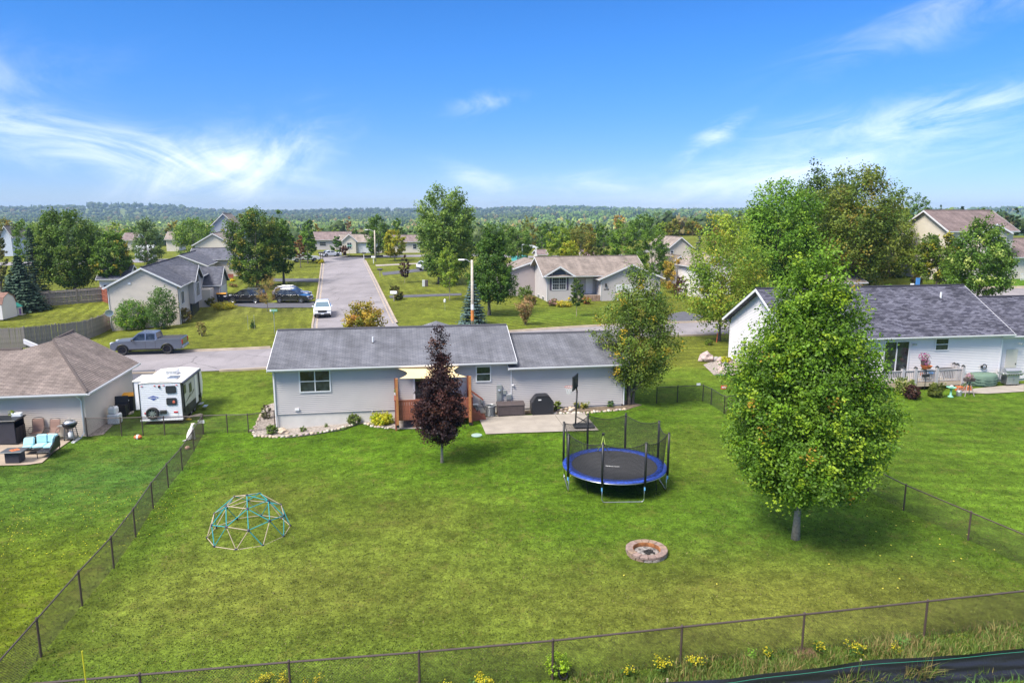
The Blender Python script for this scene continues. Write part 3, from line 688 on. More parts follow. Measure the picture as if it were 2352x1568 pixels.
# ------------------------------------------------------------------ left neighbour: hip and gable roofs
lg = G(201, 1001.5); Lf = Frame(lg[0], lg[1], gzf(*lg) - .02, math.radians(8.85))
ln = house(Lf, 'hip_roof_house', 'tan house with brown hip roof beside the parked travel trailer')
ze = 2.66; sl_ = (4.80 - ze) / 5.5
A = (-3.5, 5.1, 4.80); B = (-3.5, 7.9, 4.92); lz = ze + sl_ * 4.6
roof_face(ln, [(-16, -.4, ze), (.4, -.4, ze), A, (-4.9, 4.2, lz), (-16, 4.2, lz)], 'brown_shingles')
roof_face(ln, [(.4, -.4, ze), (.4, 7.9, ze), B, A], 'brown_shingles')
roof_face(ln, [(-16, 9, ze), (-16, 4.2, lz), (-4.9, 4.2, lz), (-4.9, 9, ze)][::-1], 'brown_shingles', courses=False)
roof_face(ln, [(-7.6, 7.9, ze + .1), (-4.9, 4.2, lz), A, B][::1], 'brown_shingles', courses=False)
siding(ln, (-14, 0), (0, 0), [(0, .05), (14, .05), (14, ze - .02), (0, ze - .02)], 'tan_siding', .115, boards=True)
siding(ln, (0, 0), (0, 7.6), [(0, .05), (7.6, .05), (7.6, ze - .02), (0, ze - .02)], 'tan_siding', .115)
siding(ln, (0, 7.6), (-14, 7.6), [(0, .05), (14, .05), (14, ze), (0, ze)], 'tan_siding', .2)
gutter(ln, (-16, -.405, ze - .13), (.41, -.405, ze - .13), (0, -1, 0)); gutter(ln, (.405, -.41, ze - .13), (.405, 7.9, ze - .13), (1, 0, 0))
wbox(ln, 'soffit', 'white_trim', -16, .38, -.38, -.03, ze - .17, ze - .15); wbox(ln, 'soffit', 'white_trim', .03, .38, -.03, 7.8, ze - .17, ze - .15)
wbox(ln, 'corner_board', 'tan_siding', -.10, .035, -.035, .05, .02, ze - .17); wbox(ln, 'foundation_wall', 'foundation', -14, -.02, .02, 7.5, -.8, .05)
downspout(ln, [(-.25, -.40, ze - .12), (-.2, -.2, ze - .3), (-.12, -.08, ze - .5), (-.12, -.08, .25), (-.2, -.3, .1)])
MB().prism([(-.09, 0), (.09, 0), (.09, .07), (.07, .07), (.07, .02), (-.07, .02), (-.07, .07), (-.09, .07)], 0, 1.0, 'y').build('splash_trough', 'white_trim', ln).location = (-.25, -1.3, .04)
MB().tube([(-3.5, 5.1, 4.82), (-3.5, 7.9, 4.94)], .1, 6).build('ridge_cap', 'brown_shingles', ln); MB().tube([(.4, -.4, ze + .03), (-3.5, 5.1, 4.82)], .08, 6).build('hip_cap', 'brown_shingles', ln)
MB().tube([(-16, 4.2, lz + .01), (-4.9, 4.2, lz + .01)], .09, 6).build('ridge_cap', 'brown_shingles', ln)
# a corner of its front gable seen over the low ridge
rake(ln, (-7.5, 10, 4.15), (-5.6, 10, 3.15), (0, -1, 0), w=.3, t=.2)

# ------------------------------------------------------------------ right white house
Rf = Frame(34.9, 50.0, 0, math.radians(8.85))
wh = house(Rf, 'white_house', 'white ranch house with dark mottled shingle roof right of the big maple')
gable_block(wh, -16.1, -.25, 0, 9.4, .45, 3.62, 6.52, 'dark_shingles', 'white_siding', oh=.42, ohr=.55, sides='SEWN', boards='S', step=.14)
gable_block(wh, -.2, 8.5, .35, 9.0, .2, 3.42, 5.58, 'dark_shingles', 'white_siding', oh=.42, ohr=.2, sides='SE', boards='S', step=.14)
wbox(wh, 'foundation_wall', 'foundation', -16, -.3, .03, 9.3, -1.2, .45); wbox(wh, 'foundation_wall', 'foundation', -.2, 8.4, .4, 8.9, -.6, .2)
win_px(Rf, wh, (2148, 776), (2177, 804.5), nx=1, ny=2, m='white_trim')
u0, z1 = Rf.onv(2031, 783); u1, z0 = Rf.onv(2084, 842)
sdm = frame_mesh(u1 - u0, z1 - .6, .08, .06); sdm.box(-.04, .04, -.06, 0, -.8, .8); sdd = sdm.build('sliding_door', 'white_trim', wh); sdd.location = ((u0 + u1) / 2, -.02, .6 + (z1 - .6) / 2)
for x_ in (-(u1 - u0) / 2 + .08, .04): MB().box(x_, x_ + (u1 - u0) / 2 - .12, -.03, -.022, -(z1 - .6) / 2 + .08, (z1 - .6) / 2 - .08).build('pane', 'dark_glass', sdd)
for px_, py_ in ((2098, 790), (2341, 789)):
    u_, z_ = Rf.onv(px_, py_); fl_ = MB().lathe([(.07, 0), (.07, -.05)], 10, axis='y').build('flood_light', 'galvanised', wh); fl_.location = (u_, -.02, z_)
    for s_ in (-.1, .1): MB().lathe([(.03, 0), (.075, -.09), (.07, -.1)], 10, axis='y', c=(s_, -.05, 0)).build('lamp_head', 'galvanised', fl_)
u0, z1 = Rf.onv(2311, 776, .35); dd = MB().box(0, .9, -.05, -.02, 0, 2.05).build('door', mat('door_cream', (.62, .58, .50), .5), wh); dd.location = (u0 + .15, .35, .3)
MB().blob((.80, -.08, 1.0), .045, flat=1).build('handle', 'black_plastic', dd)
pv = MB().cyl(0, 0, -.2, .35, .07, 12).build('vent_pipe', 'white_trim', wh); u_, z_ = Rf.onv(2161, 679, 3.4); pv.location = (u_, 3.4, 3.62 + 3.8 * .567 + .05)
for uu in (-16.1, -.3): wbox(wh, 'corner_board', 'white_trim', uu - .03, uu + .09, -.04, .05, .45, 3.5)
downspout(wh, [(-16.3, 9.7, 3.5), (-16.15, 9.45, 3.2), (-16.15, 9.45, .3)])
u_, z_ = Rf.onv(2207, 878); MB().bbox(u_ + .0, u_ + .2, -.12, -.02, .85, 1.1, .02).build('outlet_box', 'white_trim', wh)

# ------------------------------------------------------------------ beige split-level on the far left
bg_ = (-44.25, 78.5); Bf = Frame(*bg_, -.9, math.radians(13.5))
bh = house(Bf, 'split_level_house', 'beige split level house with slate roof behind two green shrubs')
gable_block(bh, 0, 7.0, 0, 19, -.6, 4.72, 6.85, 'slate_shingles', 'beige_siding', axis='v', oh=.45, ohr=.3, sides='SEW', sstep=.125, boards='')
wbox(bh, 'light_fixture', 'white_trim', 2.0, 2.3, -.08, -.01, 5.0, 5.25)
window(bh, 7.02, 2.2, 3.2, PI / 2, 1.5, 1.5, nx=2, ny=1, pm='shade_glass')
# bay with its own gable, facing right
def side_gable(root, u0, u1, v0, v1, z0, ze, zr, rm, wm, oh=.35, ohr=.35, sides='ESN'):
    """gable whose face looks along +u"""
    vm = (v0 + v1) / 2; k = (zr - ze) / (vm - v0 + oh); zw = ze + k * oh - .14; b_ = u1 + ohr
    roof_face(root, [(u0, v0 - oh, ze), (b_, v0 - oh, ze), (b_, vm, zr), (u0, vm, zr)], rm); roof_face(root, [(b_, v1 + oh, ze), (u0, v1 + oh, ze), (u0, vm, zr), (b_, vm, zr)], rm)
    if 'E' in sides: siding(root, (u1, v0), (u1, v1), [(0, z0), (v1 - v0, z0), (v1 - v0, zw), (vm - v0, zr - .16), (0, zw)], wm)
    if 'S' in sides: siding(root, (u0, v0), (u1, v0), [(0, z0), (u1 - u0, z0), (u1 - u0, zw), (0, zw)], wm)
    if 'N' in sides: siding(root, (u1, v1), (u0, v1), [(0, z0), (u1 - u0, z0), (u1 - u0, zw), (0, zw)], wm)
    rake(root, (b_, v0 - oh, ze + .01), (b_, vm, zr + .01), (1, 0, 0)); rake(root, (b_, v1 + oh, ze + .01), (b_, vm, zr + .01), (1, 0, 0))
    gutter(root, (u0, v0 - oh, ze - .14), (b_, v0 - oh, ze - .14), (0, -1, 0))
side_gable(bh, 3.4, 7.6, 5.9, 10.7, 2.0, 4.75, 6.45, 'slate_shingles', 'grey_siding')
window(bh, 7.63, 8.3, 3.5, PI / 2, 1.9, 1.7, nx=2, ny=1, muntin=2, pm='shade_glass')
ar = MB(); ar.prism([(.95 * math.cos(a * PI / 10), .95 * math.sin(a * PI / 10)) for a in range(11)], -.05, 0, 'y'); ar = ar.build('arch_window', 'shade_glass', bh); ar.location = (7.64, 8.3, 4.42); ar.rotation_euler = (0, 0, PI / 2)
wbox(bh, 'lower_wall', 'shade_glass', 7.0, 7.25, 6.1, 10.5, -.3, 2.0)
wbox(bh, 'entry_wall', 'beige_siding', 6.9, 8.4, 12.2, 15.5, -.6, 3.0)
side_gable(bh, 3.0, 9.0, 15.3, 22.3, .2, 3.3, 5.5, 'slate_shingles', 'grey_siding')
gd = MB().box(0, .05, -2.4, 2.4, 0, 2.1); [gd.box(.05, .07, -2.35, 2.35, .05 + .52 * i, .50 + .52 * i) for i in range(4)]
gd.build('garage_door', 'white_trim', bh).location = (9.02, 18.8, .75)
roof_face(bh, [(6.6, 15.2, 2.9), (6.6, 10.6, 2.9), (3.4, 10.6, 5.2), (3.4, 15.2, 5.2)][::-1], 'slate_shingles')
downspout(bh, [(9.3, 15.0, 3.1), (9.1, 15.1, 2.8), (9.1, 15.1, .3), (9.4, 14.8, .1)])
downspout(bh, [(7.4, .1, 4.6), (7.08, .1, 4.3), (7.08, .1, .2)])
downspout(bh, [(-.1, -.05, 4.6), (-.05, -.06, 4.3), (-.05, -.06, .2)])
# satellite dish and utility post at the corner
dish = MB().lathe([(.02, .10), (.25, .04), (.42, -.06), (.43, -.05), (.25, .07), (.02, .13)], 18, axis='y').build('satellite_dish', 'white_trim', bh); dish.location = (.05, -.7, 2.0); dish.rotation_euler = (.3, 0, .2)
MB().tube([(0, .1, 0), (0, .5, -.3), (0, .68, -.3)], .03, 6).build('arm', 'galvanised', dish)

# ------------------------------------------------------------------ grey house across the road
Gf = Frame(6, 97, 0, math.radians(12))
gh = house(Gf, 'grey_house', 'grey house with tan roof and arched front window across the road')
gable_block(gh, -1.25, 12.4, 0, 8.6, -.4, 3.42, 5.75, 'tan_shingles', 'grey_siding', oh=.42, ohr=.75, sides='W', step=.15)
siding(gh, (-1.25, 0), (2.4, 0), [(0, -.4), (3.65, -.4), (3.65, 3.3), (1.66, 4.55), (0, 3.3)], 'grey_siding')
siding(gh, (2.4, 0), (2.4, 1.5), [(0, 0), (1.5, 0), (1.5, 3.2), (0, 3.2)], 'grey_siding'); siding(gh, (2.4, 1.5), (6.2, 1.5), [(0, .1), (3.8, .1), (3.8, 3.5), (0, 3.5)], 'grey_siding')
kx = .41
for a_s, b_s in (((-2.0, -.42, 3.42), (kx, -.42, 4.80)), ((kx, -.42, 4.80), (2.6, -.42, 3.42))):
    lo, hi = (a_s, b_s) if a_s[2] < b_s[2] else (b_s, a_s)
    roof_face(gh, [lo, (lo[0], -.3, lo[2]), (kx, 4.0, 4.82), hi] if 0 else ([(lo[0], -.45, lo[2]), (kx, -.45, 4.80), (kx, 3.2, 4.80)] if lo[0] < kx else [(lo[0], -.45, lo[2]), (kx, -.45, 4.80), (kx, 3.2, 4.80)]), 'tan_shingles')
    rake(gh, (lo[0], -.46, lo[2]), (kx, -.46, 4.80), (0, -1, 0), w=.24)
gable_block(gh, 6.1, 14.6, -.9, 8.0, -.1, 3.0, 4.95, 'tan_shingles', 'grey_siding', axis='v', oh=.5, ohr=.35, sides='SEW')
ww = window(gh, .38, -.02, 2.4, 0, 2.05, 1.75, nx=2, ny=2, muntin=3, pm='shade_glass', t=.09)
for s_ in (-1.32, 1.0): wbox(gh, 'shutter', mat('shutter_plum', (.075, .06, .10), .6), .38 + s_, .38 + s_ + .32, -.06, -.02, 1.52, 3.25)
ar = MB(); ar.prism([(1.0 * math.cos(a * PI / 12), .95 * math.sin(a * PI / 12)) for a in range(13)], -.05, 0, 'y').build('arch_window', 'blue_glass', gh).location = (.38, -.02, 3.32)
door = MB().box(0, 1.0, -.05, 0, 0, 2.1).build('front_door', 'white_trim', gh); door.location = (4.6, 1.45, .75)
MB().bbox(-.1, .1, -.2, 0, 0, .5, .03).build('wall_lantern', 'black_plastic', gh).location = (6.7, -.92, 1.9)
MB().bbox(-.1, .1, -.2, 0, 0, .5, .03).build('wall_lantern', 'black_plastic', gh).location = (14.1, -.92, 1.9)
for i in range(4): MB().box(0, .12, -.02, 0, 0, .2).build('house_number', 'black_plastic', gh).location = (6.45 + i * .2, -.92, 1.45)
gd = MB().box(0, 4.9, -.04, 0, 0, 2.15); [gd.box(.05 + 1.22 * i, 1.17 + 1.22 * i, -.06, -.04, .06 + .53 * j, .50 + .53 * j) for i in range(4) for j in range(4)]
gd.build('garage_door', 'white_trim', gh).location = (8.2, -.92, .02)
ar = MB(); ar.prism([(.8 * math.cos(a * PI / 12), .6 * math.sin(a * PI / 12)) for a in range(13)], -.05, 0, 'y').build('gable_vent', 'blue_glass', gh).location = (10.35, -.92, 3.55)
wbox(gh, 'front_step', 'concrete', 3.2, 6.0, -.6, 1.4, -.2, .72)
stp = MB()
for i in range(5):
    wbox(gh, 'retaining_block', mat('block_brown', (.30, .20, .15), .9, var=.2), 3.2 + i * .56, 3.72 + i * .56, -.85, -.62, -.2, .8)
window(gh, -1.27, 2.0, .15, -PI / 2, 1.2, .7, nx=2, ny=1, pm='shade_glass'); window(gh, -1.27, 4.6, .15, -PI / 2, 1.2, .7, nx=2, ny=1, pm='shade_glass')
downspout(gh, [(-1.3, -.1, 3.3), (-1.3, -.06, 3.0), (-1.3, -.06, -.1)]); downspout(gh, [(5.6, -.9, 2.9), (6.05, -.95, 2.6), (6.05, -.95, .1)])
# rear wing on its left
siding(gh, (-5.6, 7.0), (-1.25, 7.0), [(0, -.2), (4.35, -.2), (4.35, 5.0), (0, 3.6)], mat('taupe_siding', (.42, .36, .36), .6))
siding(gh, (-5.6, 14), (-5.6, 7.0), [(0, -.2), (7, -.2), (7, 3.5), (0, 3.5)], MC['taupe_siding'])
roof_face(gh, [(-6.0, 14, 3.5), (-6.0, 6.7, 3.5), (-1.2, 6.7, 5.1), (-1.2, 14, 5.1)], 'tan_shingles'); rake(gh, (-6.0, 6.68, 3.52), (-1.2, 6.68, 5.12), (0, -1, 0))

# ------------------------------------------------------------------ beige two-storey house on the right rise
Tf = Frame(51.7, 86.0, 3.6, math.radians(10.7))
th = house(Tf, 'two_storey_house', 'tall beige two storey house with mauve roof on the rise at far right')
gable_block(th, .4, 9.4, .4, 8.3, -.6, 6.1, 8.55, 'mauve_shingles', 'cream_siding', oh=.45, ohr=.4, sides='SEWN', sstep=.125)
gable_block(th, 9.4, 24, 1.0, 8.0, -.6, 2.9, 5.0, 'mauve_shingles', 'cream_siding', oh=.45, ohr=.2, sides='SEN', sstep=.125)
ud, zd = Tf.onv(2288, 515, -.6); Dm = ud
roof_face(th, [(ud - 2.4, -.75, 5.9), (ud, -.75, 7.0), (ud, 3.4, 7.0)], 'mauve_shingles'); roof_face(th, [(ud + 2.4, -.75, 5.9), (ud, -.75, 7.0), (ud, 3.4, 7.0)], 'mauve_shingles')
rake(th, (ud - 2.4, -.77, 5.9), (ud, -.77, 7.0), (0, -1, 0)); rake(th, (ud + 2.4, -.77, 5.9), (ud, -.77, 7.0), (0, -1, 0))
siding(th, (ud - 1.9, -.4), (ud + 1.9, -.4), [(0, 2.8), (3.8, 2.8), (3.8, 6.0), (1.9, 6.9), (0, 6.0)], 'cream_siding')
window(th, ud, -.42, 4.5, 0, 1.7, 1.7, nx=2, ny=2, muntin=2, pm='blue_glass', t=.1)
MB().prism([(.85 * math.cos(a * PI / 12), .8 * math.sin(a * PI / 12)) for a in range(13)], -.05, 0, 'y').build('arch_window', 'blue_glass', th).location = (ud, -.42, 5.4)
wbox(th, 'shutter', mat('shutter_blue', (.10, .16, .26), .6), ud + .9, ud + 1.3, -.46, -.42, 3.6, 5.4)
window(th, 17.5, .98, 1.6, 0, 1.2, 1.6, pm='blue_glass')
pr = MB(); pr.box(0, 2.6, -.03, .03, .95, 1.02); pr.box(0, 2.6, -.03, .03, .1, .17)
for i in range(14): pr.box(.1 + i * .185, .14 + i * .185, -.02, .02, .17, .95)
pr.build('porch_railing', 'white_trim', th).location = (9.8, -.9, 0)

# ------------------------------------------------------------------ smaller and farther houses
def small_house(label, px, py, D, wpx, ang, depth, wall_h, ridge_h, wm, rm, axis='u', windows=(), door=None, z=None, name='house'):
    """px,py = lower left corner in the picture at distance D; wpx = width in the picture"""
    p = AY(px, py, D); x = p[0]; z0 = gzf(x, D) if z is None else z; F = Frame(x, D, z0, ang); w = wpx / ppm(D)
    r = house(F, name, label)
    gable_block(r, 0, w, 0, depth, -1.2, wall_h, ridge_h, rm, wm, axis=axis, oh=.4, ohr=.35, courses=False, sstep=.2)
    for (u, zz, ww_, hh) in windows: window(r, u * w, -.03, zz, 0, ww_, hh, pm='shade_glass')
    if door:
        g = MB().box(0, door[1], -.05, 0, 0, 2.2); [g.box(.08, door[1] - .08, -.07, -.05, .08 + .53 * j, .52 + .53 * j) for j in range(4)]
        g.build('garage_door', 'white_trim', r).location = (door[0] * w, -.03, .02)
    return r, F, w
small_house('beige gabled house with slate roof right behind the split level', 362, 650, 112, 105, math.radians(13), 12, 2.9, 4.6, 'beige_siding', 'slate_shingles', axis='v', name='far_house')
small_house('long slate roofed wing behind the broad street tree', 440, 640, 122, 120, math.radians(13), 8, 3.0, 4.7, 'beige_siding', 'slate_shingles', windows=((.75, 1.6, 1.2, 1.0),), name='far_house')
f2_, F2, w2 = small_house('cream gabled house second behind the slate roofed houses', 450, 600, 138, 80, math.radians(13), 12, 4.3, 6.5, 'cream_siding', 'tan_shingles', axis='v', name='far_house')
small_house('blue grey gabled house highest behind the slate roofs', 486, 590, 165, 62, math.radians(13), 12, 6.2, 9.6, mat('blue_grey_siding', (.36, .38, .44), .6), 'tan_shingles', axis='v', name='far_house')
small_house('grey ranch house with brown roof at the left of the street end', 722, 585, 192, 80, math.radians(10), 9, 2.6, 4.6, 'grey_siding', 'mauve_shingles', windows=((.25, 1.5, 1.8, 1.1),), name='far_house')
r_, F_, w_ = small_house('cream house with arched window and wide garage door at the street end', 784, 590, 176, 92, math.radians(12), 9, 2.7, 4.4, 'cream_siding', 'tan_shingles', door=(.42, 4.9), name='far_house')
siding(r_, (.4, -.7), (3.6, -.7), [(0, -1), (3.2, -1), (3.2, 3.0), (1.6, 4.4), (0, 3.0)], 'cream_siding', .2); window(r_, 2.0, -.74, 1.9, 0, 1.1, 1.5, nx=2, ny=1, pm='shade_glass')
roof_face(r_, [(0, -1.0, 2.9), (2.0, -1.0, 4.7), (2.0, 3.5, 4.7)], 'tan_shingles', courses=False); roof_face(r_, [(4.0, -1.0, 2.9), (2.0, -1.0, 4.7), (2.0, 3.5, 4.7)], 'tan_shingles', courses=False)
rake(r_, (0, -1.02, 2.9), (2.0, -1.02, 4.7), (0, -1, 0)); rake(r_, (4.0, -1.02, 2.9), (2.0, -1.02, 4.7), (0, -1, 0))
small_house('white house partly hidden by the tall poplar with red porch stair', 905, 590, 178, 60, math.radians(12), 8, 2.7, 4.2, 'cream_siding', 'mauve_shingles', windows=((.8, 1.5, 1.0, 1.2),), name='far_house')
small_house('beige two storey gabled house behind the dark round tree', 1538, 590, 128, 52, math.radians(12), 9, 5.0, 6.9, 'beige_siding', 'tan_shingles', axis='v', windows=((.1, 4.1, .6, .9),), name='far_house')
small_house('small mauve garage with white trim in front of the beige two storey house', 1540, 598, 118, 44, math.radians(12), 8, 3.0, 4.6, mat('pinkish_siding', (.50, .44, .44), .6), 'tan_shingles', axis='v', name='far_house')
small_house('white gabled house seen through the airy yellow green tree', 1606, 672, 100, 78, math.radians(12), 7, 4.3, 6.1, 'white_siding', 'tan_shingles', axis='v', name='far_house')
small_house('beige garage with white fascia behind the olive tree', 1880, 662, 80, 112, math.radians(10.7), 8, 3.2, 4.6, 'beige_siding', 'tan_shingles', name='far_house')
small_house('pale blue house at the far left edge behind spruces', 6, 590, 165, 22, math.radians(14), 9, 4.2, 6.8, mat('pale_blue_siding', (.55, .59, .66), .6), 'tan_shingles', axis='v', name='far_house')
small_house('brown roofed far house left of the grey metal shed', 284, 580, 190, 26, math.radians(14), 9, 2.6, 4.4, 'cream_siding', 'mauve_shingles', name='far_house')
small_house('cream far house below the round green tree', 384, 585, 185, 26, math.radians(14), 9, 3.0, 4.8, 'cream_siding', 'tan_shingles', name='far_house')
small_house('small cottage with brown roof beside the teal pool', 1236, 592, 165, 20, math.radians(10), 5, 1.0, 2.0, 'cream_siding', 'mauve_shingles', name='far_house')
# garage with hip-like dark roof behind the split level
small_house('small white sunroom with dark roof peeping behind the split level', 231, 675, 100, 58, math.radians(14), 6, 2.5, 4.2, 'white_siding', 'slate_shingles', windows=((.25, 1.2, .9, 1.1), (.7, 1.2, .9, 1.1)), name='garage')
# gambrel sheds
def shed(label, px, py, D, w, d, h, ang, wm, rm, z=None, axis_face='E'):
    x = AY(px, py, D)[0]; F = Frame(x, D, gzf(x, D) if z is None else z, ang); r = thing('garden_shed', label, 'shed', F.o, F.a)
    prof = [(0, 0), (w, 0), (w, h * .58), (w * .86, h * .84), (w * .5, h), (w * .14, h * .84), (0, h * .58)]
    MB().prism([(p[0], p[1]) for p in prof], 0, d, 'x').build('wall', wm, r)
    for a, c in ((2, 3), (3, 4), (4, 5), (5, 6)):
        p, q = prof[a], prof[c]; b = MB(); nrm = Vector((0, -(q[1] - p[1]), (q[0] - p[0]))).normalized() * -.05
        P0, P1 = Vector((-.12, p[0], p[1])), Vector((-.12, q[0], q[1])); D_ = Vector((d + .24, 0, 0))
        if nrm.z < 0: nrm = -nrm
        b.add([P0, P0 + D_, P1 + D_, P1, P0 + nrm, P0 + D_ + nrm, P1 + D_ + nrm, P1 + nrm], [(0, 3, 2, 1), (4, 5, 6, 7), (0, 1, 5, 4), (1, 2, 6, 5), (2, 3, 7, 6), (3, 0, 4, 7)]); b.build('roof_panel', rm, r)
    return r
shed('white gambrel shed with brown roof at the left edge', -52, 724, 83, 3.2, 2.7, 3.0, math.radians(8), 'white_siding', mat('brown_roof', (.20, .11, .085), .9, var=.15))
shed('grey metal gambrel shed behind the dark oak', 312, 612, 150, 3.6, 3.4, 3.3, math.radians(14), mat('grey_metal', (.42, .44, .47), .5), 'grey_metal')
shed('barn style shed with pink metal roof beyond the grey house', 1340, 592, 150, 3.4, 2.6, 3.2, math.radians(10), 'cream_siding', mat('pink_metal', (.42, .25, .33), .4))
# ------------------------------------------------------------------ trees
def rot_basis(nrm, rng):
    """two unit vectors across each normal, at a random spin"""
    r = rng.normal(size=nrm.shape); x = np.cross(nrm, r); x /= np.linalg.norm(x, axis=1, keepdims=True) + 1e-9
    return x, np.cross(nrm, x)
def leaf_quads(c, nrm, size, rng, aspect=.62):
    x, y = rot_basis(nrm, rng); s = size[:, None]
    v = np.stack([c - x * s, c - y * s * aspect - nrm * s * .12, c + x * s, c + y * s * aspect - nrm * s * .12], 1)
    return v.reshape(-1, 3)
def crown_arrays(seed, prof, h, R, ncl, nper, leaf, pal, tip, shoot=.16, rough=.75, upb=.5, inner=.45, jitter=.16, droop=0.0, elong=1.7):
    """leaf shoots spread through an envelope. prof: (height fraction, radius fraction) pairs"""
    rng = np.random.default_rng(seed)
    ph = np.array([p[0] for p in prof]); pr_ = np.array([p[1] for p in prof])
    tt = rng.random(ncl * 6); rr = np.interp(tt, ph, pr_); keep = rng.random(len(tt)) < (rr / rr.max()) ** 1.2 + .05
    t = tt[keep][:ncl]; n = len(t); r0 = np.interp(t, ph, pr_)
    # lobes: a few big boughs give the outline its bumps
    K = 15; la = rng.random(K) * 2 * PI; lt = rng.random(K); amp = rng.random(K) * .5 + .5
    ang = rng.random(n) * 2 * PI
    lob = np.zeros(n)
    for k in range(K):
        d = (np.angle(np.exp(1j * (ang - la[k]))) / .55) ** 2 + ((t - lt[k]) / .10) ** 2; lob = np.maximum(lob, amp[k] * np.exp(-d))
    rad = r0 * R * .86 * (1 - .26 * rough + .42 * rough * lob) * (inner + (1 - inner) * np.sqrt(rng.random(n)))
    c = np.stack([rad * np.cos(ang), rad * np.sin(ang), t * h + rng.normal(size=n) * .02 * h], 1)
    out = np.stack([np.cos(ang), np.sin(ang), np.full(n, upb) + .5 * (t - .4)], 1); out[:, 2] -= droop; out /= np.linalg.norm(out, axis=1, keepdims=True)
    L = shoot * R * (.7 + .6 * rng.random(n))
    m = n * nper; ci = np.repeat(np.arange(n), nper)
    s = rng.random(m) * 1.1 - .3
    p = c[ci] + out[ci] * (s * L[ci] * elong)[:, None] + rng.normal(size=(m, 3)) * (L[ci] * .36 * (1.2 - .7 * np.clip(s, 0, 1)))[:, None]
    nrm = out[ci] * .5 + rng.normal(size=(m, 3)) * .65 + np.array([0, 0, .55]); nrm /= np.linalg.norm(nrm, axis=1, keepdims=True)
    sz = leaf * (.7 + .6 * rng.random(m))
    v = leaf_quads(p, nrm, sz, rng)
    pal = np.array(pal); w = pal[:, 3] / pal[:, 3].sum(); cc = pal[rng.choice(len(pal), n, p=w), :3]
    cc = cc * (1 + rng.normal(size=(n, 1)) * .12)
    col = cc[ci] * (1 + rng.normal(size=(m, 1)) * jitter)
    if tip is not None:
        tp = np.array(tip); kind = tp[rng.integers(len(tp), size=n), :3]; pw = tp[0, 3]
        has = (rng.random(n) < pw)[ci] & (rad / (r0 * R + 1e-6) > .55)[ci] & (s > .35)
        col = np.where(has[:, None], kind[ci] * (1 + rng.normal(size=(m, 1)) * .12), col)
    col = np.clip(col * np.array([1.5, 1.38, .82]), .004, .9)
    return v, np.repeat(col, 4, axis=0), c, rad, out
def crown_mesh(*a, **k):
    v, col, c, rad, out = crown_arrays(*a, **k); q = np.arange(len(v)).reshape(-1, 4)
    return np_mesh('crown', v, q, col, False, (MC[k.get('mat_', 'leaves')] if 0 else MC['leaves'],)), c
def trunk_mesh(h_clear, h_total, r, seed, tips, nlimb=9, lean=0.0, forks=1, bark='bark', z0=-.35):
    rng = random.Random(seed); b = MB(); top = h_clear + (h_total - h_clear) * .72
    pts = []; rs = []
    for i in range(8):
        f = i / 7; z = z0 + (top - z0) * f
        pts.append((math.sin(f * 2.2 + seed) * .10 * f * r * 8 + lean * f * h_total, math.cos(f * 1.7 + seed) * .08 * f * r * 8, z)); rs.append(r * (1.35 if i == 0 else (1 - .86 * f ** .9)))
    b.tube(pts, rs, 9)
    order = sorted(range(len(tips)), key=lambda i: rng.random())[:nlimb]
    for i in order:
        T_ = Vector(tips[i]); f = max(.05, min(.95, (T_.z - h_clear * .2) / max(.1, top) * rng.uniform(.45, .8))); zz = max(h_clear * .85, z0 + (top - z0) * f)
        k = min(6.999, max(0, (zz - z0) / (top - z0) * 7)); k0 = int(k); q = k - k0; P = Vector(pts[k0]).lerp(Vector(pts[min(7, k0 + 1)]), q); rr = (rs[k0] * (1 - q) + rs[min(7, k0 + 1)] * q) * .5
        mid = P.lerp(T_, .5) + Vector((0, 0, -.06 * (T_ - P).length)); b.tube([P, P.lerp(mid, .6), mid, T_], [rr, rr * .75, rr * .5, rr * .12], 6, cap=False)
    return b
OVAL = [(0, .30), (.08, .62), (.2, .88), (.35, 1), (.55, .93), (.72, .72), (.86, .45), (.96, .2), (1, .05)]
EGG = [(0, .25), (.07, .75), (.16, .96), (.26, 1), (.42, .90), (.58, .70), (.72, .50), (.84, .32), (.93, .17), (1, .04)]
ROUND = [(0, .45), (.1, .8), (.3, 1), (.6, .98), (.8, .78), (.93, .45), (1, .15)]
SPREAD = [(0, .4), (.12, .72), (.3, .9), (.55, 1), (.75, .85), (.9, .55), (1, .2)]
COLUMN = [(0, .5), (.1, .85), (.4, 1), (.7, .8), (.9, .45), (1, .1)]
CONE = [(0, .9), (.05, 1), (.3, .76), (.6, .44), (.85, .17), (1, .02)]
DG = [(.052, .11, .018, 3), (.07, .145, .02, 3), (.095, .18, .025, 2)]                       # deep green
MG = [(.065, .135, .02, 3), (.09, .18, .025, 3), (.12, .22, .03, 2)]
YG = [(.13, .21, .03, 3), (.18, .26, .035, 3), (.10, .18, .028, 2)]
OL = [(.13, .15, .03, 3), (.18, .17, .03, 2), (.10, .14, .03, 3), (.22, .16, .03, 1)]
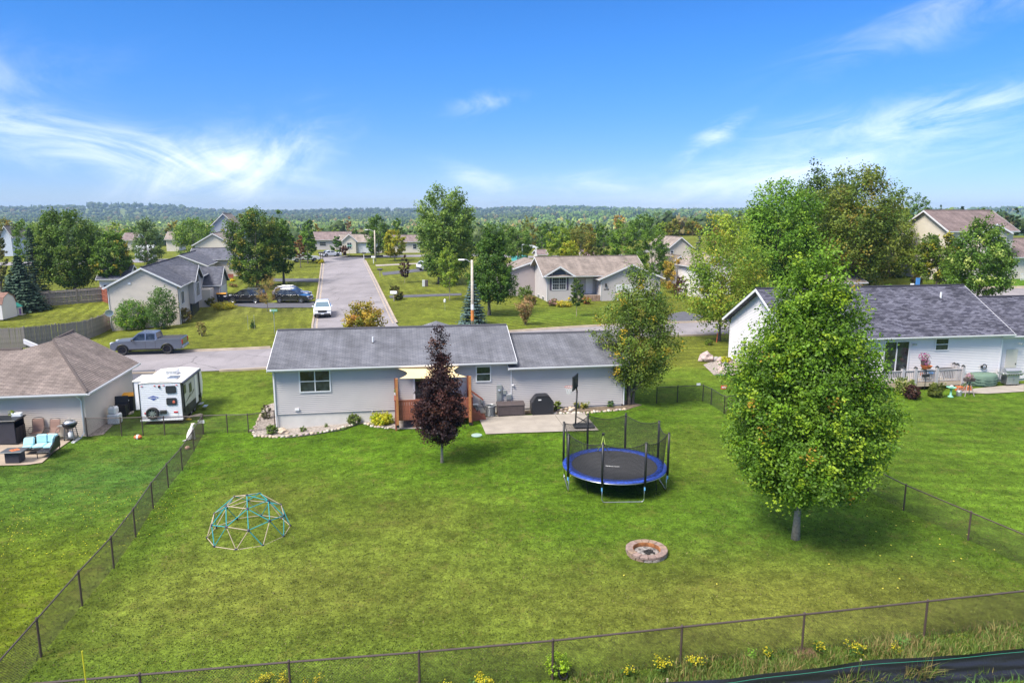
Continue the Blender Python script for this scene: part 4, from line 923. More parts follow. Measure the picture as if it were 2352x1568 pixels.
def tree(name, label, px, base_py, D, top_py, w_px, bot_py, prof=OVAL, pal=MG, tip=None, n=9000, leaf=None, trunk=None, cat='tree', cpx=None, shoot=.16, clus=None, trunks=1, bark='bark', **k):
    """base at picture x px; D = distance or None with base_py on the ground"""
    if D is None: x, D = G(px, base_py)
    else: x = AY(px, base_py or 600, D)[0]
    z = gzf(x, D); s = ppm(D); top = AY(px, top_py, D)[2] - z; bot = AY(px, bot_py, D)[2] - z; w = w_px / s
    top = max(top, .5); bot = max(.05, min(bot, top * .8)); h = top - bot; R = w / 2
    root = thing(name, label, cat, (x, D, z), 0)
    leaf = (leaf or max(.07, 1.9 / s)) * .96; ncl = int(clus * .72) if clus else max(36, int(n / 40)); nper = max(4, n // ncl)
    seed = int(px * 7 + top_py)
    me, c = crown_mesh(seed, prof, h, R, ncl, nper, leaf, pal, tip, shoot=shoot, **k)
    o = link('crown', me, root, (((cpx - px) / s) if cpx else 0, 0, bot))
    off = ((cpx - px) / s) if cpx else 0
    tips = [(p[0] + off, p[1], p[2] + bot) for p in c]
    r = trunk or max(.05, h * .022)
    if trunks == 1: trunk_mesh(bot, top, r, seed % 97, tips, nlimb=14 if n > 6000 else 7).build('trunk', bark, root, True)
    else:
        for q in range(trunks):
            a = q * 2 * PI / trunks; b = trunk_mesh(bot * .6, top, r * .7, seed % 97 + q, tips, nlimb=6); b.v = [(vx + math.cos(a) * r * .9 + math.cos(a) * vz * .10, vy + math.sin(a) * r + math.sin(a) * vz * .10, vz) for vx, vy, vz in b.v]; b.build('trunk', bark, root, True)
    return root
def spruce(name, label, px, base_py, D, top_py, w_px, pal, n=5200, cat='tree', dens=1.0, power=1.0):
    if D is None: x, D = G(px, base_py)
    else: x = AY(px, base_py or 600, D)[0]
    z = gzf(x, D); s = ppm(D); h = AY(px, top_py, D)[2] - z; R = w_px / s / 2; rng = np.random.default_rng(int(px + top_py))
    root = thing(name, label, cat, (x, D, z), 0); tiers = int(h / .42) + 5
    P = []; Nn = []; S = []; C = []
    pal = np.array(pal)
    nb = int(n / 14)
    t = rng.random(nb) ** 1.25; tq = np.floor(t * tiers) / tiers; ang = rng.random(nb) * 2 * PI
    rad = R * (1 - tq) ** power * (.78 + .3 * rng.random(nb)) + .08
    col = pal[rng.integers(len(pal), size=nb), :3]
    k = 14; ci = np.repeat(np.arange(nb), k); f = np.tile(np.linspace(.25, 1.04, k), nb) + rng.normal(size=nb * k) * .03
    r = rad[ci] * f; zz = .05 * h + tq[ci] * h * .95 - .22 * r + .12 * r * f + rng.normal(size=nb * k) * .03
    a2 = ang[ci] + rng.normal(size=nb * k) * .13
    c = np.stack([r * np.cos(a2), r * np.sin(a2), np.maximum(zz, .02)], 1)
    nrm = np.stack([np.cos(a2) * .35, np.sin(a2) * .35, np.ones(len(a2))], 1) + rng.normal(size=c.shape) * .35; nrm /= np.linalg.norm(nrm, axis=1, keepdims=True)
    v = leaf_quads(c, nrm, np.full(len(c), max(.10, R * .095, 1.6 / s)) * (.7 + .6 * rng.random(len(c))), rng, .5)
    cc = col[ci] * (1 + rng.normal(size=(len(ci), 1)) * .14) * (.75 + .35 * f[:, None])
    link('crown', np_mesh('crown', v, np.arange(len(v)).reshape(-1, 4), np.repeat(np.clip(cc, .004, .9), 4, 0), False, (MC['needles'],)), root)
    MB().tube([(0, 0, -.3), (0, 0, h * .5), (0, 0, h * .97)], [h * .02 + .04, h * .012 + .02, .01], 7).build('trunk', 'bark', root, True)
    return root
def bush(label, px, base_py, w_px, h_px, pal, n=1600, prof=ROUND, tip=None, leaf=None, D=None, name='shrub', cat='shrub', **k):
    if D is None: x, D = G(px, base_py)
    else: x = AY(px, base_py, D)[0]
    s = ppm(D); z = gzf(x, D); h = h_px / s; R = w_px / s / 2; root = thing(name, label, cat, (x, D, z), 0)
    ncl = max(24, n // 22)
    me, c = crown_mesh(int(px * 3 + base_py), prof, h * .92, R, ncl, max(4, n // ncl), leaf or max(.045, 1.7 / s), pal, tip, shoot=k.pop('shoot', .2), **k)
    link('foliage', me, root, (0, 0, h * .06))
    b = MB(); rr = random.Random(int(px))
    for i in range(6):
        T_ = c[rr.randrange(len(c))]; b.tube([(rr.uniform(-.05, .05) * R, rr.uniform(-.05, .05) * R, -.05), (T_[0] * .5, T_[1] * .5, T_[2] * .6), tuple(T_)], [.03, .02, .008], 5, cap=False)
    b.build('stem', 'bark', root)
    return root
TIPY = [(.14, .25, .02, .42)] * 5 + [(.19, .29, .025, .42)] * 5 + [(.11, .23, .02, .42)] * 4 + [(.26, .18, .035, .42)]
# near yard
tree('maple_tree', 'large green maple with yellow tips standing in the yard right of the trampoline', 1827, 1237, None, 600, 425, 1138, prof=EGG, pal=[(.055, .125, .014, 3), (.075, .16, .018, 3), (.11, .21, .022, 2)], tip=TIPY, n=118000, leaf=.058, clus=1900, trunk=.14, bark='pale_bark', cpx=1832, shoot=.13, rough=.9, inner=.25, elong=2.1)
tree('purple_maple_tree', 'dark purple maple with a grey trunk in front of the deck', 1015, 1062, None, 766, 138, 1008, prof=[(0, .3), (.08, .7), (.2, 1), (.34, .98), (.46, .74), (.55, .42), (.62, .22), (.72, .13), (.85, .07), (1, .02)], pal=[(.018, .010, .020, 3), (.032, .014, .022, 3), (.062, .024, .032, 2), (.095, .04, .036, 1)], n=30000, leaf=.055, clus=400, trunk=.075, bark='pale_bark', shoot=.24, rough=1.3, inner=.2)
tree('pear_tree', 'olive and green leafy tree with yellow patches at the garage corner', 1447, 928, None, 622, 196, 880, prof=[(0, .45), (.12, .8), (.35, 1), (.55, .95), (.7, .68), (.82, .38), (.93, .16), (1, .04)], pal=[(.085, .145, .03, 3), (.11, .16, .03, 3), (.15, .15, .03, 1), (.06, .11, .025, 2)], tip=[(.36, .27, .03, .16), (.30, .24, .03, .16)], n=30000, leaf=.07, clus=560, trunk=.16, cpx=1465, shoot=.2, rough=1.1, inner=.2, trunks=3)
tree('oak_sapling', 'orange and yellow leaved treetop just behind the grey ranch roof', 841, 800, 58, 698, 96, 790, prof=SPREAD, pal=[(.22, .20, .03, 3), (.30, .22, .04, 3), (.14, .18, .03, 2), (.36, .18, .06, 1)], n=6500, leaf=.10, rough=1.2, shoot=.24, clus=170)
# right side
tree('locust_tree', 'airy yellow green tree between the road and the white house', 1652, 783, None, 505, 222, 752, prof=[(0, .3), (.1, .7), (.25, 1), (.5, .9), (.75, .7), (.92, .45), (1, .2)], pal=[(.14, .23, .03, 3), (.19, .27, .035, 3), (.09, .17, .025, 2), (.24, .24, .04, 1)], n=17000, leaf=.12, clus=330, cpx=1662, shoot=.22, rough=1.2, trunk=.13)
tree('maple_tree', 'tall bright green maple left in the big group behind the white house roof', 1775, 700, 84, 428, 205, 668, prof=SPREAD, pal=[(.07, .16, .02, 3), (.10, .21, .025, 3), (.15, .26, .03, 1)], n=24000, leaf=.16, clus=520, shoot=.2, rough=1.2, trunk=.3)
tree('maple_tree', 'dark green tallest treetop in the middle of the big group of trees', 1868, 700, 96, 388, 165, 640, prof=SPREAD, pal=[(.04, .085, .025, 3), (.06, .11, .03, 3), (.08, .13, .03, 1)], n=16000, leaf=.17, clus=380, shoot=.2, rough=1.1, trunk=.3)
tree('maple_tree', 'tall olive and orange tinged maple right in the big group of trees', 1950, 700, 84, 398, 225, 652, prof=SPREAD, pal=[(.09, .14, .025, 3), (.115, .155, .03, 3), (.07, .125, .025, 3), (.16, .145, .03, 1)], n=24000, leaf=.16, clus=520, shoot=.2, rough=1.2, trunk=.3)
tree('willow_tree', 'soft green willow leaning right beside the olive maple', 2035, 690, 92, 478, 115, 640, prof=ROUND, pal=[(.11, .17, .035, 3), (.15, .20, .045, 3)], n=10000, leaf=.15, clus=300, shoot=.22, droop=.4, rough=1)
tree('elm_tree', 'dark round tree behind the two storey house peak', 2097, 600, 135, 449, 72, 560, prof=ROUND, pal=DG, n=5500, clus=200)
tree('elm_tree', 'treetop just showing over the mauve two storey roof', 2245, 560, 140, 471, 34, 540, prof=ROUND, pal=DG, n=2200)
tree('crab_apple_tree', 'rounded dark crab apple in front of the two storey gable wall', 2150, 650, 79, 541, 120, 645, prof=ROUND, pal=[(.06, .11, .02, 3), (.09, .14, .02, 2), (.20, .20, .02, 1)], n=9000, clus=260, leaf=.14, rough=.8)
tree('linden_tree', 'leafy dark green tree in front of the two storey house window', 2243, 690, 69, 500, 168, 672, prof=EGG, pal=[(.05, .115, .02, 3), (.075, .15, .025, 3), (.11, .20, .03, 1)], tip=[(.30, .38, .16, .12)], n=15000, leaf=.12, clus=420, rough=1)
tree('fir_tree', 'dark pine at the right edge behind the two storey house', 2322, 560, 230, 476, 30, 552, prof=COLUMN, pal=[(.03, .06, .03, 1), (.04, .075, .035, 1)], n=2200)
tree('amber_tree', 'small round amber tree right of the grey house', 1553, 672, None, 588, 78, 668, prof=ROUND, pal=[(.24, .19, .04, 3), (.30, .21, .045, 2), (.18, .19, .04, 2)], n=5000, clus=160, rough=.6)
tree('oak_tree', 'round deep green tree behind the right end of the grey house', 1497, 632, 118, 529, 92, 628, prof=ROUND, pal=DG, n=7500, clus=230, rough=.8)
tree('burgundy_tree', 'small burgundy tree under the amber one', 1562, 690, 100, 637, 38, 688, prof=ROUND, pal=[(.10, .05, .045, 1), (.07, .035, .035, 1)], n=1800)
tree('maple_tree', 'light green round tree behind the grey house right of the pink shed', 1432, 625, 132, 508, 78, 600, prof=ROUND, pal=MG, n=6500, clus=190)
tree('oak_tree', 'dark wide tree crown on the skyline behind the grey house', 1476, 600, 190, 494, 68, 545, prof=ROUND, pal=DG, n=3500)
tree('ash_tree', 'pale peach coloured round treetop on the forest edge', 1420, 580, 260, 494, 30, 525, prof=ROUND, pal=[(.42, .32, .16, 1), (.36, .30, .15, 1)], n=1800)
tree('poplar_tree', 'yellow green tree left of the amber thicket behind the grey roof', 1283, 600, 128, 522, 66, 592, prof=ROUND, pal=YG, n=5000, clus=150)
tree('willow_tree', 'olive amber thicket behind the grey house roof', 1333, 600, 140, 524, 76, 596, prof=SPREAD, pal=OL, n=5200, clus=170)
tree('poplar_tree', 'small bright yellow green tree just over the grey house ridge', 1306, 596, 118, 556, 54, 592, prof=ROUND, pal=[(.20, .27, .03, 3), (.26, .28, .03, 2)], n=2800)
tree('oak_tree', 'narrow dark green tree behind the pink roofed shed', 1385, 600, 142, 521, 40, 590, prof=COLUMN, pal=DG, n=3000)
tree('olive_tree', 'small olive bush tree beside the pink shed', 1372, 596, 128, 566, 34, 592, prof=ROUND, pal=[(.12, .14, .05, 1), (.09, .12, .04, 1)], n=1600)
tree('maple_tree', 'green tree right of the tall poplar with the teal pool below', 1190, 600, 128, 519, 78, 590, prof=ROUND, pal=[(.07, .14, .03, 3), (.11, .20, .05, 2)], n=6000, clus=180)
tree('oak_tree', 'dark oak with a stout trunk behind the blue spruce', 1124, 724, None, 516, 128, 690, prof=[(0, .4), (.08, .8), (.2, 1), (.4, .92), (.6, .62), (.8, .38), (1, .08)], pal=[(.04, .095, .018, 3), (.055, .125, .02, 3), (.08, .16, .025, 1)], n=21000, leaf=.12, clus=500, cpx=1132, rough=1.1, trunk=.2)
tree('maple_tree', 'slim yellow green maple on a thin pale trunk left of the dark oak', 1033, 690, None, 560, 62, 660, prof=COLUMN, pal=YG, n=7000, leaf=.10, clus=200, rough=.8, trunk=.06, bark='pale_bark')
tree('cottonwood_tree', 'very tall light green cottonwood right of the long street', 1010, 655, 113, 437, 165, 632, prof=[(0, .5), (.15, .8), (.4, 1), (.65, .92), (.82, .7), (.95, .4), (1, .2)], pal=[(.07, .14, .03, 3), (.10, .18, .04, 3), (.14, .22, .06, 2)], n=26000, leaf=.17, clus=560, rough=1.0, cpx=1026, shoot=.16, trunk=.35)
spruce('blue_spruce', 'blue grey spruce beside the near lamp pole', 1086, 747, None, 640, 66, [(.075, .13, .12), (.10, .16, .15), (.06, .11, .09)], n=6500, power=.85)
tree('maple_sapling', 'slender dark sapling in front of the grey house door', 1324, 727, None, 638, 36, 700, prof=COLUMN, pal=[(.05, .10, .03, 3), (.075, .12, .03, 2)], n=3600, leaf=.08, trunk=.04, bark='pale_bark')
spruce('blue_spruce', 'dusky blue spruce behind the amber tree', 1604, 600, 112, 534, 50, [(.06, .085, .10), (.05, .075, .085)], n=2600)
tree('burgundy_tree', 'reddish brown round tree beside the far beige gable', 1640, 590, 135, 526, 44, 565, prof=ROUND, pal=[(.16, .09, .06, 1), (.12, .08, .05, 1)], n=2000)
# along the street
tree('maple_tree', 'broad dark green tree with dense crown left of the street', 592, 662, None, 484, 138, 645, prof=ROUND, pal=[(.045, .095, .018, 3), (.065, .13, .022, 3), (.10, .15, .025, 1)], tip=[(.17, .17, .03, .2)], n=23000, leaf=.15, clus=520, rough=.8, trunk=.25, cpx=588)
tree('maple_tree', 'dark tree tucked behind the right of the broad street tree', 652, 650, 113, 488, 70, 628, prof=OVAL, pal=DG, n=9000, leaf=.16, clus=240)
tree('young_birch', 'thin tan brown leaved young tree in front of the parked cars', 615, 716, None, 636, 66, 694, prof=SPREAD, pal=[(.19, .14, .06, 3), (.15, .13, .05, 2), (.24, .16, .07, 1)], n=3000, leaf=.055, trunk=.05, rough=1, clus=160)
tree('brown_tree', 'rust brown slender tree left of the street end', 690, 600, 138, 541, 28, 597, prof=COLUMN, pal=[(.20, .11, .06, 1), (.15, .09, .05, 1)], n=2000)
tree('elm_tree', 'tall green tree beside the rust brown one', 707, 600, 146, 520, 48, 592, prof=OVAL, pal=MG, n=4000)
tree('green_tree', 'round green tree between the two houses at the street end', 774, 583, 168, 541, 28, 582, prof=OVAL, pal=[(.05, .12, .035, 1), (.07, .15, .04, 1)], n=2000)
tree('burgundy_tree', 'burgundy bush beside the arched window house', 792, 585, 167, 564, 20, 584, prof=ROUND, pal=[(.07, .03, .04, 1), (.10, .05, .05, 1)], n=1200)
tree('ash_tree', 'dark green tree with two trunks behind the far lamp pole', 868, 592, 160, 497, 72, 580, prof=OVAL, pal=DG, n=6500, clus=190, trunks=2)
tree('golden_maple', 'golden yellow round maple right of the far lamp pole', 907, 599, None, 531, 58, 588, prof=ROUND, pal=[(.27, .26, .02, 3), (.20, .24, .02, 2), (.13, .19, .02, 1)], n=5000, clus=160)
tree('elm_tree', 'green tree behind the golden maple', 916, 592, 185, 503, 38, 570, prof=OVAL, pal=MG, n=2600)
tree('purple_maple_tree', 'little dark purple maple on the lawn right of the street', 930, 650, None, 587, 30, 636, prof=OVAL, pal=[(.045, .022, .03, 2), (.06, .03, .035, 1)], n=2600, leaf=.09, trunk=.04, bark='pale_bark')
tree('bare_poplar', 'brown bare narrow poplar rising at the forest edge', 803, 560, 235, 498, 18, 548, prof=COLUMN, pal=[(.22, .15, .11, 1), (.18, .12, .10, 1)], n=900)
# left side
tree('maple_tree', 'largest rounded dark green tree at left behind the grey wood fence', 172, 672, None, 490, 156, 655, prof=ROUND, pal=[(.05, .105, .018, 3), (.075, .14, .022, 3), (.11, .17, .025, 1)], n=27000, leaf=.15, clus=560, rough=.8, trunk=.25, cpx=166)
tree('maple_tree', 'dark green tree with golden top between the large tree and the split level', 262, 650, 102, 541, 92, 636, prof=ROUND, pal=DG, tip=[(.26, .22, .03, .12)], n=9000, clus=260, leaf=.16)
spruce('spruce_tree', 'broad grey green spruce at the left edge behind the fence', 52, 700, 90, 585, 104, [(.045, .085, .05), (.06, .105, .06), (.035, .07, .04)], n=9000)
spruce('spruce_tree', 'narrow dark spruce right behind the broad grey green one', 86, 690, 101, 520, 60, [(.03, .065, .04), (.04, .08, .045)], n=6000)
tree('pine_tree', 'brownish pine at the very left border', 6, 690, 97, 512, 52, 665, prof=COLUMN, pal=[(.11, .11, .04, 2), (.07, .09, .04, 2)], n=5000)
tree('elm_tree', 'dark green tree behind the spruces at the left', 70, 640, 122, 508, 66, 600, prof=ROUND, pal=DG, n=4500)
tree('ash_tree', 'grey green open tree in the middle distance at left', 342, 622, 140, 504, 84, 606, prof=OVAL, pal=[(.07, .125, .05, 3), (.09, .15, .06, 2)], n=7000, clus=200, rough=1)
tree('maple_tree', 'light green broad tree just above the cream gabled houses', 447, 600, 152, 506, 104, 588, prof=SPREAD, pal=[(.08, .16, .03, 3), (.12, .20, .03, 2)], n=8000, clus=230)
tree('elm_tree', 'small green tree left of the sheds beyond the split level', 250, 600, 190, 545, 36, 580, prof=ROUND, pal=OL, n=1500)
tree('maple_tree', 'blurred yellowish tree above the far left houses', 30, 600, 210, 520, 46, 570, prof=ROUND, pal=[(.17, .17, .05, 1), (.13, .15, .05, 1)], n=2000)
# shrubs
GB = [(.07, .17, .02, 3), (.10, .21, .025, 2), (.05, .12, .02, 2)]
bush('bright green round shrub against the beige split level wall', 308, 757, 82, 66, GB, n=7000, tip=[(.18, .28, .03, .2)])
bush('taller feathery green shrub right of the round one at the split level', 376, 755, 74, 96, [(.055, .12, .035, 2), (.075, .15, .04, 2)], n=6500, prof=OVAL)
bush('brown green low shrub at the split level front corner', 424, 742, 38, 34, [(.10, .11, .04, 1), (.14, .11, .05, 1)], n=1800)
bush('dark olive shrub by the split level garage', 483, 703, 26, 20, [(.11, .12, .03, 1), (.09, .10, .03, 1)], n=1200)
bush('yellow green low hedge along the black minivan driveway', 516, 709, 62, 12, [(.30, .28, .02, 2), (.22, .25, .03, 1)], n=2200, leaf=.07)
bush('dead looking brown shrub on the lawn behind the pickup', 463, 772, 30, 32, [(.20, .17, .08, 1), (.15, .14, .06, 1)], n=700, prof=SPREAD, rough=1.2)
bush('tiny young evergreen between two stakes on the corner lawn', 581, 754, 14, 20, [(.05, .11, .03, 1)], n=400, prof=CONE)
bush('first dark round shrub by the right kerb, the farther one', 907, 673, 26, 17, [(.08, .10, .03, 2), (.11, .11, .04, 1)], n=1500)
bush('second dark round shrub by the right kerb, nearest the light mailbox', 915, 688, 26, 20, [(.08, .10, .03, 2), (.12, .11, .05, 1)], n=1700)
bush('vase shaped pinkish brown shrub on the grey house lawn', 1206, 746, 50, 54, [(.24, .17, .11, 2), (.19, .19, .09, 1), (.28, .19, .15, 1)], n=2600, prof=[(0, .12), (.3, .35), (.6, .8), (.85, 1), (1, .7)], rough=.8)
bush('pinkish shrub behind the vase shaped one by the grey house', 1217, 700, 34, 24, [(.20, .14, .10, 1), (.16, .16, .07, 1)], n=1100)
bush('green shrub under the left wing of the grey house', 1207, 692, 44, 34, [(.07, .12, .03, 1), (.09, .15, .03, 1)], n=1800)
bush('mauve flowering clump at the left corner of the grey house', 1272, 702, 30, 14, [(.24, .15, .22, 1), (.14, .14, .08, 1)], n=1200)
bush('yellow flowering clump under the arched window', 1300, 690, 26, 12, [(.50, .40, .03, 1), (.30, .30, .03, 1)], n=900)
bush('long yellow green border plant in front of the grey house', 1295, 704, 44, 10, [(.34, .30, .05, 1), (.26, .28, .05, 1)], n=1300)
bush('green and red clump by the grey house step', 1347, 698, 24, 15, [(.14, .18, .03, 1), (.26, .12, .05, 1)], n=900)
bush('yellow flowering clump right of the dark row at the street end', 735, 605, 24, 7, [(.34, .34, .04, 1)], n=500)
bush('bright yellow small shrub beside the road at the white house', 1668, 834, 26, 14, [(.36, .38, .02, 1), (.28, .34, .02, 1)], n=900)
bush('green grassy tuft left of the airy tree trunk', 1627, 792, 20, 12, [(.10, .16, .03, 1)], n=500)
bush('dark green conical shrub behind the white roof beside the far garage', 2044, 645, 40, 30, DG, n=2200, D=80)
bush('dark reddish shrub against the two storey house wall', 2106, 645, 24, 20, [(.06, .05, .03, 1)], n=900, D=84)
# beds at the ranch house
bush('green and white rounded plant at the left corner of the ranch house', 626, 997, 30, 24, [(.12, .19, .06, 1), (.08, .14, .04, 1)], n=1400, leaf=.04)
bush('small green plant on gravel under the dryer vent', 697, 991, 18, 12, [(.09, .15, .04, 1)], n=500, leaf=.035)
bush('tiny sprig on the gravel bed right of the small green plant', 749, 981, 10, 9, [(.10, .16, .05, 1)], n=220, leaf=.03)
bush('mounded grey green plant left of the bright yellow bush', 814, 974, 34, 22, [(.09, .14, .05, 1), (.13, .18, .06, 1)], n=1500, leaf=.04)
bush('bright yellow green spreading bush at the left deck corner', 876, 975, 56, 24, [(.30, .34, .02, 2), (.22, .30, .025, 1), (.38, .38, .03, 1)], n=3400, leaf=.045)
bush('little plant beside the grey pipe on the wall', 846, 956, 16, 8, [(.08, .14, .04, 1)], n=300, leaf=.035)
bush('spiky green plant right of the covered grill', 1280, 943, 22, 22, [(.11, .17, .04, 1), (.15, .19, .05, 1)], n=700, prof=SPREAD, leaf=.05)
bush('low spiky clump behind the basketball pole', 1335, 936, 42, 16, [(.12, .18, .04, 1), (.20, .19, .06, 1)], n=1100, leaf=.045)
bush('small dark spiky plant near the garage corner', 1402, 934, 20, 14, [(.06, .12, .04, 1)], n=500, leaf=.045)
bush('bush full of purple stems inside the corner bed by the fence', 612, 962, 26, 40, [(.07, .06, .06, 1), (.10, .12, .05, 1)], n=1100, leaf=.04, prof=COLUMN)
# by the white house
bush('dark maroon shrub beneath the white house deck', 2094, 916, 40, 32, [(.045, .02, .028, 2), (.06, .03, .03, 1)], n=2200, leaf=.05)
bush('round olive green shrub in front of the white deck', 2148, 911, 38, 34, [(.10, .13, .03, 2), (.07, .10, .03, 2)], n=2600, leaf=.045)
bush('pale flowering shrub between the maple and the deck', 2076, 905, 44, 40, [(.16, .22, .07, 2), (.30, .32, .20, 1), (.10, .15, .04, 2)], n=2400, leaf=.055)
# ------------------------------------------------------------------ far woods (one mass)
def ico(sub):
    bm = bmesh.new(); bmesh.ops.create_icosphere(bm, subdivisions=sub, radius=1); v = np.array([x.co[:] for x in bm.verts]); f = np.array([[q.index for q in p.verts] for p in bm.faces]); bm.free(); return v, f
def forest():
    rng = np.random.default_rng(77); V1, F1 = ico(1); VV, FF, CC, LV, LC = [], [], [], [], []; nv_ = 0; d = 262.0
    while d < 4300:
        stp = max(6.5, d * .0158); daz = max(7.0, d * .0132) / d
        for az in np.arange(-.80, .80, daz):
            a = az + rng.normal() * daz * .35; dd = d + rng.normal() * stp * .5; x = dd * math.sin(a); y = dd * math.cos(a)
            if y < 250: continue
            fld = mnoise.noise(Vector((x / 160, y / 160, 2.0)))
            if dd < 520:
                if rng.random() < .32 or fld > .22: continue
            elif dd < 1500 and mnoise.noise(Vector((x / 420, y / 300, 7.0))) > .34: continue
            sc = max(1.0, d / 1500.0); H = rng.uniform(9, 15) if dd > 560 else rng.uniform(6.5, 11); R = rng.uniform(3.2, 5.4) * sc * (1.25 if d > 500 else 1); hh = H * min(1.3, .7 + .3 * sc); z = gzf(x, y)
            con = rng.random() < (.30 if a > -.25 else .16) or (fld < -.25 and rng.random() < .5)
            if con: c = np.array([.035, .07, .04]) * rng.uniform(.8, 1.6) if rng.random() < .75 else np.array([.07, .12, .06])
            else:
                u = rng.random(); c = np.array([.085, .145, .035]) if u < .45 else np.array([.125, .18, .045]) if u < .75 else np.array([.055, .105, .03]) if u < .93 else np.array([.19, .16, .06])
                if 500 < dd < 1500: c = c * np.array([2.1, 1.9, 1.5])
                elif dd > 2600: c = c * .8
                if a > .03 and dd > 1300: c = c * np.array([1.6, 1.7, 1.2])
            c = c * rng.uniform(.8, 1.25)
            if dd > 3200 and -.53 < a < -.42: hh *= rng.uniform(1.1, 1.8)
            # a dark core with leaf clumps standing out of it
            k = 44 if dd < 520 else 24 if dd < 1000 else 9 if dd < 2200 else 4
            u = rng.random(k) ** .8; th = rng.random(k) * 2 * PI
            if con: zz = hh * (.10 + 1.0 * u); rr = R * .62 * (1.02 - u) * rng.uniform(.75, 1.1, k); s_ = R * (.26 if dd < 1000 else .36) * (1.25 - u * .8)
            else: ph = np.arccos(1 - 1.7 * u); zz = hh * .60 + hh * .42 * np.cos(ph) * rng.uniform(.85, 1.12, k); rr = R * np.sin(ph) * rng.uniform(.78, 1.08, k) + .1; s_ = R * (.24 if dd < 520 else .30 if dd < 1000 else .42) * np.ones(k)
            p = np.stack([rr * np.cos(th), rr * np.sin(th), zz], 1); nn = np.stack([np.cos(th) * .8, np.sin(th) * .8, np.full(k, .75)], 1) + rng.normal(size=(k, 3)) * .35; nn /= np.linalg.norm(nn, axis=1, keepdims=True)
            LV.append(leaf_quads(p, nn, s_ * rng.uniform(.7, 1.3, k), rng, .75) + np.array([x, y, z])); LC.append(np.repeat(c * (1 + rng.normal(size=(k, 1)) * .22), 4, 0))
            if con: v = V1 * np.array([R * .36, R * .36, hh * .48]) * (1 + .0 * V1) * np.clip(1.15 - .75 * (V1[:, 2:3] + 1) / 2, .2, 2) ** np.array([[1, 1, 0]]) + np.array([0, 0, hh * .55])
            else: v = V1 * (1 + rng.normal(size=(len(V1), 1)) * .10) * np.array([R * .84, R * .84, hh * .42]) + np.array([0, 0, hh * .56])
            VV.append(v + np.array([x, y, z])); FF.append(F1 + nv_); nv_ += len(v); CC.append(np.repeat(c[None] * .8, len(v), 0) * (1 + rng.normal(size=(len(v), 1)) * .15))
        d += stp
    lv = np.concatenate(LV); q = np.arange(len(lv)).reshape(-1, 4) + nv_; tri = np.concatenate([q[:, [0, 1, 2]], q[:, [0, 2, 3]]])
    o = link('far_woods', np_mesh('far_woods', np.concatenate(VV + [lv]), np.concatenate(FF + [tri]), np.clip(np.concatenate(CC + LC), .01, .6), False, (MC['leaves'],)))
    tag(o, 'mixed woods of leaf trees and pines covering the valley and the hills', 'woods', kind='stuff'); return len(tri)
forest()
# hedge of arborvitae and groups of nearer woodland edge trees, each on its own
WC = [([(.035, .075, .035, 1), (.045, .095, .04, 1)], CONE), (OL, SPREAD), (MG, ROUND), (DG, ROUND), (YG, OVAL)]
for i, (px_, D_, tp, wd, kind, lab) in enumerate([
    (722, 232, 532, 26, 0, 'leftmost dark arborvitae of the hedge row beyond the street end'), (745, 232, 534, 26, 0, 'second dark arborvitae of the hedge row beyond the street end'), (768, 232, 533, 26, 0, 'third dark arborvitae of the hedge row beyond the street end'),
    (650 + 60, 250, 505, 36, 3, 'dark round tree left of the hedge row'), (770, 262, 520, 30, 4, 'pale green tree above the hedge row'), (732, 262, 515, 34, 1, 'tan orange tree above the hedge row'),
    (815, 240, 528, 26, 3, 'dark shrub tree right of the brown bare poplar'), (1130 + 30, 205, 512, 46, 3, 'dark tree behind the round green one at the pool'), (1215, 215, 502, 56, 1, 'grey olive wide tree at the woodland edge centre'), (1262, 220, 510, 50, 3, 'dark woodland edge tree over the yellow poplar'),
    (1245, 175, 515, 30, 2, 'green tree between pool and yellow poplar'), (1305, 205, 506, 62, 3, 'dark wide crown above the amber thicket'), (1345, 215, 512, 46, 1, 'olive tree over the pink shed'), (1372, 220, 510, 40, 3, 'dark narrow woodland tree right of the olive one'),
    (1545, 210, 505, 44, 1, 'tan green tree behind the far beige gable'), (1590, 215, 508, 50, 1, 'olive woodland tree left of the big maple group'), (1520, 230, 510, 40, 4, 'yellow green woodland tree behind the oak skyline'),
    (118, 215, 512, 50, 4, 'yellow green tree above the large left maple shoulder'), (215, 200, 520, 56, 3, 'dark tree right behind the large left maple'), (270, 225, 512, 60, 4, 'light tree beyond the golden topped one'), (312, 230, 520, 40, 3, 'dark tree beyond the metal shed'),
    (400, 230, 508, 44, 1, 'olive tree beyond the light green broad tree'), (500, 225, 505, 46, 4, 'light tree left behind the broad street tree'), (20, 230, 505, 60, 1, 'olive tree at the far left above the blue house')]):
    pal, pf = WC[kind]; tree('arborvitae' if kind == 0 else 'edge_tree', lab, px_, 560, D_, tp, wd, min(575, tp + 45 + (25 if kind else 0)), prof=pf, pal=pal, n=2200, clus=90, rough=.9, group='trees at the woodland edge' if 0 else None) if 0 else tree('arborvitae' if kind == 0 else 'edge_tree', lab, px_, 560, D_, tp, wd, min(575, tp + 45 + (25 if kind else 0)), prof=pf, pal=pal, n=2200, clus=90, rough=.9)

